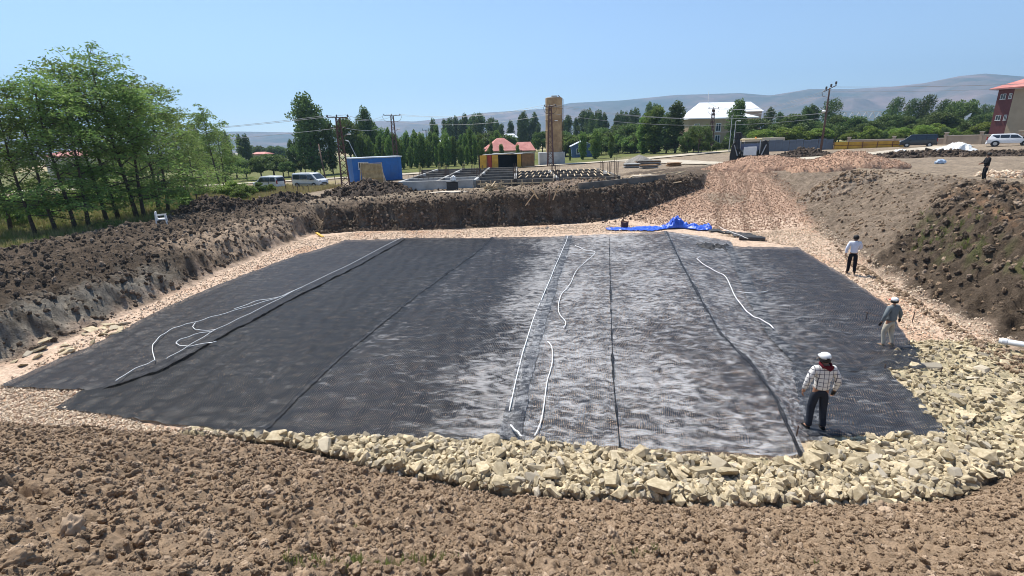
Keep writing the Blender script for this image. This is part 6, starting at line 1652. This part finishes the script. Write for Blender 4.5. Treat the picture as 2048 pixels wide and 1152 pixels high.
heap_px('sand_heap', 'small grey sand heap behind the board stacks', 1278, 309, 325, 82, 60, 2.2, mat('grey_sand', (0.24, 0.22, 0.19), 0.95, 0.15, 4.0, 0.3), 11, K_clod, 60, 0.03, 0.1, 0.06)
heap_px('soil_heap', 'small earth heap left of the long formwork boards', 1150, 358, 378, 46, 190, 1.6, mat('brown_site_soil', (0.22, 0.16, 0.115), 0.98, 0.3, 2.5, 0.7, 12.0), 12, K_clod, 600, 0.05, 0.3, 0.15)

# ================================================================== foundation
M_form = mat('dark_formwork_board', (0.12, 0.112, 0.10), 0.8, 0.3, 1.2, 0.2, dirt=(0.22, 0.18, 0.135))
M_rebar = mat('rebar', (0.10, 0.065, 0.05), 0.8, 0.25, 6.0)
A = ground_at(800, 384, 50.5); B = ground_at(1238, 372, 50.0); 
rzF = math.atan2(B.y - A.y, B.x - A.x); wF = (B - A).length
zF = (A.z + B.z) / 2 - 0.25
rt = thing('foundation', 'concrete and formwork foundation beams of the half-built plot behind the pit', 'foundation', (A.x, A.y, zF), rzF)
hF = 1.0; dep = [0, 4.6, 9.4, 14.4, 19.6, 25.0]
split_x = wF * 0.345
def beam(a, b, th, h, m_, z=0.0): return MB().bar((a[0], a[1], h / 2 + z), (b[0], b[1], h / 2 + z), th, h).build('beam', m_, rt, 0.01)
for j, y in enumerate(dep):      # beams across
    nx = [0, split_x, wF * 0.53, wF * 0.72, wF] if j < 4 else [-2, wF * 0.42, wF * 0.7]
    if j >= 4: nx = [-wF * 0.06 * (j - 3), wF * 0.3, wF * 0.52]
    for a, b in zip(nx, nx[1:]):
        conc = b <= split_x + 0.1 and j < 2
        beam((a + 0.16, y), (b - 0.16, y), 0.32 if conc else 0.25, hF if conc else hF * 0.92, M_conc if conc else M_form)
xs_ = [0, split_x * 0.5, split_x, wF * 0.53, wF * 0.72, wF]
for i, x in enumerate(xs_):      # beams running back, they also slant
    for j in range(5 if x < wF * 0.6 else 3):
        y0_, y1_ = dep[j], dep[j + 1]
        beam((x, y0_ + 0.15), (x, y1_ - 0.15), 0.3, hF * 0.98, M_conc if (i + j) % 2 == 0 else M_form)
for j in range(4):
    MB().bar((split_x + 0.3, dep[j] - 0.28, hF * 0.55), (wF - 0.3, dep[j] - 0.28, hF * 0.55), 0.08, 0.12).build('waler', M_wood if j == 0 else M_form, rt)
for k in range(14):              # timber props against the front shutter
    x = split_x + 0.6 + (wF - split_x - 1.0) * k / 13
    MB().bar((x, -0.3, hF * 0.95), (x + 0.05, -0.34, -0.1), 0.07, 0.09).build('prop', M_wood, rt)
for r0 in range(3):              # pale battens over the right-hand bays
    for k in range(15):
        x = wF * 0.545 + (wF * 0.45) * k / 14.0
        MB().bar((x, dep[r0] + 0.5, hF + 0.03), (x + 0.3, dep[r0 + 1] - 0.5, hF + 0.03), 0.09, 0.06).build('batten', M_wood, rt)
for k, (fx, j) in enumerate(((0.53, 0), (0.72, 0), (0.985, 0), (0.345, 1), (0.53, 1), (0.72, 1), (0.99, 1), (0.16, 2), (0.345, 2), (0.53, 2), (0.72, 2), (0.99, 2), (0.05, 4), (0.2, 4), (0.35, 4), (0.12, 3), (0.28, 3), (0.02, 2))):
    cage = MB()
    for dx in (-0.16, 0, 0.16):
        for dy in (-0.16, 0.16):
            hh_ = hF + random.uniform(0.7, 1.3) * (1.6 if k == 2 else 1)
            cage.bar((wF * fx + dx, dep[j] + dy, 0.3), (wF * fx + dx * 1.1, dep[j] + dy, hh_), 0.035)
    tag(cage.build('rebar_cage', M_rebar, rt), kind='stuff')
for k in range(9):
    x0_ = split_x * 0.06 + k * 0.55
    MB().bar((x0_, 2.0, hF + 0.02), (x0_ + 0.1, 2.0, hF + 0.55), 0.03).build('starter_bar', M_rebar, rt)

# ================================================================== timber, boards, boxes
def plank(a, b, w, th, label, m_=M_wood, name='plank', cat='plank'):
    return tag(MB().bar(a, b, w, th).build(name, m_), label, cat)
# plywood sheet with props in front of the cabin
t_ = 62; g = ground_at(745, 358, t_); hP = hat(745, 327, g) + 0.1
rt = thing('plywood_screen', 'weathered plywood sheet propped upright in front of the blue cabin', 'plywood sheet', g, 0.05)
wp = 42 * t_ / FPX
M_ply = mat('weathered_plywood', (0.36, 0.25, 0.12), 0.8, 0.2, 2.0, 0.2, color2=(0.50, 0.37, 0.19))
for k in range(3):
    MB().box((0, 0.02 * k, hP * (0.2 + 0.3 * k)), (wp - 0.06 * k, 0.03, hP * 0.3), (-0.12, 0, 0.0)).build('board', M_ply, rt)
for s in (-1, 1):
    MB().bar((s * wp * 0.58, -0.4, -0.1), (s * wp * 0.48, 0.05, hP), 0.12, 0.09).build('prop', M_wood, rt)
MB().bar((wp * 0.72, -0.5, -0.1), (wp * 0.5, 0, hP * 0.6), 0.16, 0.06).build('prop', M_wood, rt)
MB().bar((-wp * 0.5, 0.1, hP * 0.97), (wp * 0.5, 0.1, hP * 0.98), 0.07).build('top_rail', M_wood, rt)
# wood pile
g = ground_at(988, 384, 44.5)
rt = thing('wood_pile', 'tangled pile of pale offcut timber beside the black box', 'wood pile', g)
for k in range(42):
    a = random.uniform(0, 6.28); L_ = random.uniform(0.8, 1.9); r = abs(random.gauss(0, 0.55)); c_ = random.uniform(0, 6.28)
    z = 0.1 + max(0, 0.75 - r * 0.55) * random.uniform(0.3, 1.0)
    p = Vector((1.1 * r * math.cos(c_), 0.6 * r * math.sin(c_), z)); d_ = Vector((math.cos(a), math.sin(a) * 0.7, random.uniform(-0.35, 0.35))) * L_ / 2
    MB().bar(p - d_, p + d_, random.uniform(0.06, 0.13), random.uniform(0.04, 0.09)).build('timber', M_wood, rt)
# black box with white sack
g = ground_at(906, 388, 46.5)
rt = thing('storage_box', 'black plastic box standing in front of the concrete beam', 'box', g, 0.06)
MB().box((0, 0, 0.5), (1.05, 0.9, 0.95)).build('body', M_plastic, rt, 0.04); MB().box((0, 0, 1.0), (1.12, 0.96, 0.07)).build('lid', M_plastic, rt, 0.02)
for s in (-1, 1): MB().box((0, s * 0.47, 0.55), (0.7, 0.04, 0.08)).build('rib', M_plastic, rt)
def blob(name, label, cat, loc, s, m_, seed, amp=0.3):
    from mathutils import noise as mn
    bm = bmesh.new(); bmesh.ops.create_icosphere(bm, subdivisions=4, radius=0.5)
    for v_ in bm.verts:
        k = 1 + amp * mn.noise(v_.co * 3.1 + Vector((seed, 0, 0))) + amp * 0.6 * mn.noise(v_.co * 8 + Vector((0, seed, 0)))
        v_.co *= k; v_.co = Vector((v_.co.x * s[0], v_.co.y * s[1], max(-0.35, v_.co.z) * s[2] + 0.35 * s[2]))
    me = bpy.data.meshes.new(name); bm.to_mesh(me); bm.free()
    o = link_mesh(name, me, m_, None, True); o.location = loc
    return tag(o, label, cat)
M_sack = mat('white_sack', (0.74, 0.74, 0.72), 0.7, 0.06, 4.0, 0.3)
blob('white_sack', 'crumpled white sack on top of the black box', 'sack', (g.x + 0.1, g.y, g.z + 1.04), (0.55, 0.5, 0.6), M_sack, 3)
a = up(925, 388); blob('white_sheet', 'pale plastic sheet on the ground beside the black box', 'plastic sheet', (a.x - 1.2, a.y + 0.6, a.z - 0.05), (3.0, 1.0, 0.16), M_cope, 5)
# long formwork boards on the far bank
a = up(1157, 381); b = up(1330, 362)
for k, (f0, f1) in enumerate(((0, 0.53), (0.535, 1.0))):
    p, q_ = a.lerp(b, f0), a.lerp(b, f1)
    o = MB().bar(p + Vector((0, 0, 0.28)), q_ + Vector((0, 0, 0.28)), 0.16, 0.55).build('formwork_board', M_form, None, 0.015)
    tag(o, ('left' if k == 0 else 'right') + ' of two long dark formwork boards lying along the far bank', 'formwork')
a = up(1270, 368); plank(a + Vector((-0.2, 0.4, 0.62)), a + Vector((1.6, 0.5, 0.66)), 0.6, 0.05, 'grey board lying on top of the long formwork boards', M_cope)
# planks sticking out of the bank
def pk(x1, y1, x2, y2, t, w, lab, m_=M_wood):
    plank(at(x1, y1, t), at(x2, y2, t + 0.5), w, 0.05, lab, m_)
pk(1117, 371, 1106, 400, 38.2, 0.16, 'pale plank standing in the far bank edge')
pk(1064, 378, 1076, 398, 38.2, 0.15, 'pale plank tilted right in the far bank edge')
pk(1068, 388, 1051, 411, 38.0, 0.17, 'pale bent plank tilted left in the far bank edge')
pk(1045, 366, 1039, 383, 44, 0.10, 'thin pale stick before the formwork')
pk(1082, 366, 1083, 378, 44, 0.10, 'thin upright stick before the formwork')
pk(1098, 380, 1099, 402, 38.3, 0.09, 'dark upright stake in the far bank edge', M_pole)
# board stacks
for i, (x, y1, y2, t, wpx, n, lab) in enumerate(((1262, 327, 336, 70, 30, 5, 'low stack of grey boards left of the sand heap'), (1295, 321, 333, 72, 50, 7, 'wide stack of grey boards in front of the sand heap'),
                                            (1297, 331, 343, 66, 34, 6, 'small stack of grey boards in front of the wide stack'), (1347, 325, 343, 68, 24, 5, 'crate-like pile of brown boards at the track edge'))):
    g = ground_at(x, y2, t); hh_ = max(0.5, hat(x, y1, g)); w_ = wpx * t / FPX
    rt = thing('board_stack', lab, 'board stack', g, 0.05 * i)
    for k in range(n):
        MB().box((random.uniform(-0.1, 0.1), random.uniform(-0.1, 0.1), hh_ * (k + 0.5) / n), (w_ * random.uniform(0.9, 1.03), 1.3, hh_ / n * 0.8), (0, 0, random.uniform(-0.05, 0.05))).build('board', (M_form, M_conc, M_brown, M_cope)[k % 3 if i < 3 else 2], rt)
for i, (x, y, L_, a_) in enumerate(((1310, 347, 2.4, 0.2), (1345, 350, 2.6, -0.3), (1262, 356, 1.6, 0.8), (1280, 352, 1.8, 1.3), (1360, 347, 1.4, 0.5), (1350, 367, 1.2, 0.1), (1235, 365, 1.5, 0.4))):
    g = up(x, y) + Vector((0, 0, 0.12)); d_ = Vector((math.cos(a_), math.sin(a_), 0.12)) * L_ / 2
    plank(g - d_, g + d_, 0.18, 0.06, 'loose pale plank on the dirt right of the foundation')
    bpy.context.scene.collection.objects[-1]['group'] = 'loose planks right of the foundation'
# yellow level lying at the gully
a = at(633, 466, 37.6); b = at(646, 474, 37.0)
plank(a, b, 0.18, 0.1, 'short yellow board at the mouth of the dark gully', mat('bright_yellow', (0.65, 0.38, 0.02), 0.5, 0.08, 2.0))

# ================================================================== tarpaulins and leftovers
M_tarp = mat('blue_tarpaulin', (0.012, 0.075, 0.52), 0.4, 0.2, 3.0, 0.3, color2=(0.03, 0.13, 0.68), spec=0.6)
def tarp(name, label, pts, ry, hf, m_, seed, nx=110, ny=34, cat='tarpaulin', crump=1.0):
    """crumpled sheet along a ground line; hf(u) gives the bunch height"""
    P = [Vector((p.x, p.y, 0)) for p in pts]; u = np.linspace(0, 1, nx); s = u * (len(P) - 1)
    cx = np.interp(s, range(len(P)), [p.x for p in P]); cy = np.interp(s, range(len(P)), [p.y for p in P])
    v_ = np.linspace(-1, 1, ny); U, V_ = np.meshgrid(u, v_, indexing='ij')
    tx = np.gradient(cx); ty = np.gradient(cy); L_ = np.hypot(tx, ty); nx_, ny_ = -ty / L_, tx / L_
    wid = ry * (0.75 + 0.35 * np.sin(u * 9 + seed) + 0.2 * np.sin(u * 23)) 
    X = cx[:, None] + nx_[:, None] * V_ * wid[:, None]; Y = cy[:, None] + ny_[:, None] * V_ * wid[:, None]
    X += 0.12 * fbm(X * 2, Y * 2, 3, seed); Y += 0.12 * fbm(X * 2 + 9, Y * 2, 3, seed + 1)
    H = np.array([hf(a) for a in u])[:, None] * np.clip(1 - V_ ** 2, 0, 1) ** 0.7
    rg = np.abs(fbm(X * 1.7, Y * 1.7, 4, seed + 2)); rg2 = np.abs(fbm(X * 5, Y * 5, 3, seed + 4))
    Z = terrain(X, Y)[0] + 0.04 + H * (0.6 + 0.7 * rg * crump) + crump * (0.13 * rg + 0.09 * rg2)
    ii = np.arange(nx * ny).reshape(nx, ny); q = np.stack([ii[:-1, :-1], ii[1:, :-1], ii[1:, 1:], ii[:-1, 1:]], -1).reshape(-1, 4)
    o = link_mesh(name, np_mesh(name, np.stack([X, Y, Z], -1).reshape(-1, 3), q, True), m_)
    md = o.modifiers.new('thickness', 'SOLIDIFY'); md.thickness = 0.012
    return tag(o, label, cat)
zr = lambda x, y: up(x, y)
tarp('blue_tarpaulin', 'crumpled bright blue tarpaulin at the foot of the gravel ramp', [zr(1212, 459), zr(1260, 460), zr(1310, 458), zr(1345, 456), zr(1380, 458), zr(1421, 459)], 0.75,
     lambda a: 0.06 + 0.95 * math.exp(-((a - 0.64) / 0.10) ** 2) + 0.25 * math.exp(-((a - 0.8) / 0.12) ** 2) + 0.3 * math.exp(-((a - 0.98) / 0.05) ** 2), M_tarp, 5, 160, 44)
g = ground_at(1915, 297, 64)
tarp('white_tarpaulin', 'white tarpaulin thrown over a low mound beyond the dark berm', [ground_at(1878, 300, 66), ground_at(1905, 300, 64), ground_at(1930, 300, 63), ground_at(1952, 300, 62)], 1.8, lambda a: 1.6 * math.sin(math.pi * min(1, a * 0.9 + 0.1)) ** 1.2, M_sack, 9, crump=0.35)
tarp('white_bag', 'flattened white bag at the end of the dark berm', [ground_at(1790, 302, 70), ground_at(1812, 302, 69)], 0.5, lambda a: 0.4, M_sack, 12, 40, 16, 'bag')
g = up(1880, 328); blob('litter_bag', 'small white and blue litter bag on the upper track', 'litter', g, (0.9, 0.5, 0.5), mat('pale_blue_plastic', (0.45, 0.55, 0.68), 0.5, 0.3, 3.0), 8)
# leftover geogrid by the tarpaulin: small sheet and a rolled end
a = [zr(1422, 462), zr(1455, 466), zr(1490, 472), zr(1526, 478)]
tarp('geogrid_offcut', 'dark crumpled geogrid offcut right of the blue tarpaulin', a, 0.6, lambda u: 0.06, mat('black_plastic_net', (0.045, 0.042, 0.04), 0.6, 0.3, 6.0), 21, 60, 20, 'geogrid offcut')
p1 = zr(1478, 480) + Vector((0, 0, 0.14)); p2 = zr(1530, 482) + Vector((0, 0, 0.14))
sp_ = MB().tube([p1, p1.lerp(p2, 0.5) + Vector((0, 0, 0.02)), p2], [0.13, 0.14, 0.13], 12); tag(sp_.build('geogrid_roll', mat('rolled_black_plastic', (0.05, 0.05, 0.052), 0.55, 0.2, 8.0), None, 0, False), 'thin dark geogrid roll lying on the gravel right of the tarpaulin', 'roll')
# torn fold in the mesh
fo = [on(1400, 497), on(1420, 496), on(1440, 497), on(1460, 498)]
tarp('geogrid_fold', 'raised dark fold of loose geogrid on the sheet before the tarpaulin', fo, 0.85, lambda u: 0.22 * math.sin(math.pi * u), mat('shadow_black_net', (0.016, 0.016, 0.018), 0.7, 0.3, 6.0), 31, 60, 24, 'geogrid fold')
# rusty bucket
g = up(1249, 457); rt = thing('bucket', 'rusty brown bucket standing beside the blue tarpaulin', 'bucket', g)
MB().lathe([(0.0, 0.02), (0.24, 0.0), (0.29, 0.5), (0.31, 0.52), (0.28, 0.5), (0.22, 0.05), (0.0, 0.06)], 20).build('shell', M_rust, rt)
MB().tube([(-0.3, 0, 0.5), (-0.2, 0, 0.7), (0, 0, 0.78), (0.2, 0, 0.7), (0.3, 0, 0.5)], 0.015, 6).build('handle', M_rebar, rt)
MB().lathe([(0.0, 0.40), (0.26, 0.40), (0.26, 0.44), (0.0, 0.46)], 18).build('contents', M_cope, rt)
# white drain pipe on the stony floor
a = up(1992, 704) + Vector((0, 0, 0.22)); b = up(2120, 722) + Vector((0, 0, 0.2))
pp = MB(); n_ = 16
rt = thing('drain_pipe', 'white plastic drain pipe lying on the stony floor by the right bank', 'pipe', a)
d_ = b - a
V = []; F = []
ax_ = d_.normalized(); u_ = ax_.orthogonal().normalized(); w_ = ax_.cross(u_)
for i, (f, r) in enumerate(((0, .085), (1, .085), (1, .075), (0, .075))):
    for k in range(n_):
        an = 2 * math.pi * k / n_; V.append(d_ * f + (u_ * math.cos(an) + w_ * math.sin(an)) * r)
for i in range(4):
    for k in range(n_):
        F.append((i * n_ + k, i * n_ + (k + 1) % n_, ((i + 1) % 4) * n_ + (k + 1) % n_, ((i + 1) % 4) * n_ + k))
MB().add(V, F).build('tube', mat('grey_white_plastic', (0.62, 0.64, 0.66), 0.4, 0.05, 2.0), rt, 0, True)
cl = MB().lathe([(.086, 0), (.1, .01), (.1, .12), (.086, .13)], 16).build('collar', bpy.data.materials['grey_white_plastic'], rt); cl.rotation_euler = d_.to_track_quat('Z', 'Y').to_euler(); cl.location = d_ * 0.05
# steel pins
for x, y1, y2, lab in ((1590, 885, 850, 'steel pin beside the plaid-shirted man'), (1766, 748, 728, 'steel pin at the mesh corner below the stout man'), (1929, 893, 868, 'steel pin among the flat rocks'),
                       (1730, 645, 624, 'steel pin left of the stout man'), (1824, 645, 623, 'steel pin right of the stout man'), (1878, 755, 738, 'steel pin on the stony floor by the white pipe')):
    g = on(x, y1); g.z = gz(g.x, g.y) - 0.1; h = max(0.25, hat(x, y2, g))
    tag(MB().tube([g, g + Vector((0.02, 0, h))], 0.016, 6).build('steel_pin', M_rebar), lab, 'pin')
tag(MB().tube([on(1730, 624, 0.5) , on(1777, 638, 0.42), on(1824, 623, 0.5)], 0.008, 4).build('string_line', M_rebar), 'thin string stretched between the two steel pins behind the stout man', 'string')

# ================================================================== white chair
g = up(326, 449); g.z -= 0.02
rt = thing('plastic_chair', 'white plastic armchair standing on the left bank below the grove', 'chair', g, math.radians(-62)); rt.scale = (1.08,) * 3
M_pl = mat('white_plastic', (0.78, 0.78, 0.77), 0.35, 0.03, 2.0)
MB().box((0, 0, 0.42), (0.50, 0.48, 0.035)).build('seat', M_pl, rt, 0.012)
bk = MB().bar((-0.25, -0.24, 0.84), (0.25, -0.24, 0.84), 0.045, 0.06).build('backrest', M_pl, rt)
for k in range(6): MB().bar((-0.2 + 0.08 * k, -0.22, 0.43), (-0.2 + 0.08 * k, -0.25, 0.83), 0.05, 0.02).build('slat', M_pl, bk)
for s in (-1, 1):
    MB().bar((s * 0.27, -0.30, 0), (s * 0.25, -0.25, 0.85), 0.05, 0.05).build('leg', M_pl, rt); MB().bar((s * 0.28, 0.26, 0), (s * 0.27, 0.22, 0.64), 0.05, 0.05).build('leg', M_pl, rt)
    MB().bar((s * 0.27, -0.27, 0.645), (s * 0.27, 0.27, 0.655), 0.06, 0.03).build('armrest', M_pl, rt)
    MB().bar((s * 0.25, -0.22, 0.39), (s * 0.25, 0.22, 0.39), 0.03, 0.06).build('rail', M_pl, rt)
# pale stone slab beside the chair
g = up(345, 452); plank(g + Vector((-0.2, 0, 0.06)), g + Vector((0.3, 0.1, 0.1)), 0.3, 0.06, 'pale board lying beside the white chair', M_cope)
# fence posts by the vehicles
for x, y1, y2 in ((573, 355, 384), (597, 366, 386), (588, 368, 382), (618, 370, 384), (672, 352, 372), (541, 364, 384), (608, 372, 383)):
    g = up(x, y2); h = max(0.6, hat(x, y1, g))
    tag(MB().tube([g - Vector((0, 0, .2)), g + Vector((-0.05, 0, h))], 0.045, 6).build('fence_post', M_pole), 'thin dark fence post in the dry grass before the vehicles', 'fence post', 'thin fence posts before the vehicles')

# ================================================================== hazy air
haze = MB().box((0, 3300, 395), (16000, 6900, 830)).build('haze', None)
hm = bpy.data.materials.new('thin_haze'); hm.use_nodes = True; nt = hm.node_tree; nt.nodes.clear()
ho = nt.nodes.new('ShaderNodeOutputMaterial'); hv = nt.nodes.new('ShaderNodeVolumePrincipled')
hv.inputs['Color'].default_value = (0.46, 0.71, 1.0, 1); hv.inputs['Density'].default_value = 0.0002; hv.inputs['Anisotropy'].default_value = 0.25
nt.links.new(hv.outputs[0], ho.inputs['Volume'])
haze.data.materials.append(hm)
tag(haze, 'thin blue summer haze between the site and the far mountains', kind='stuff')
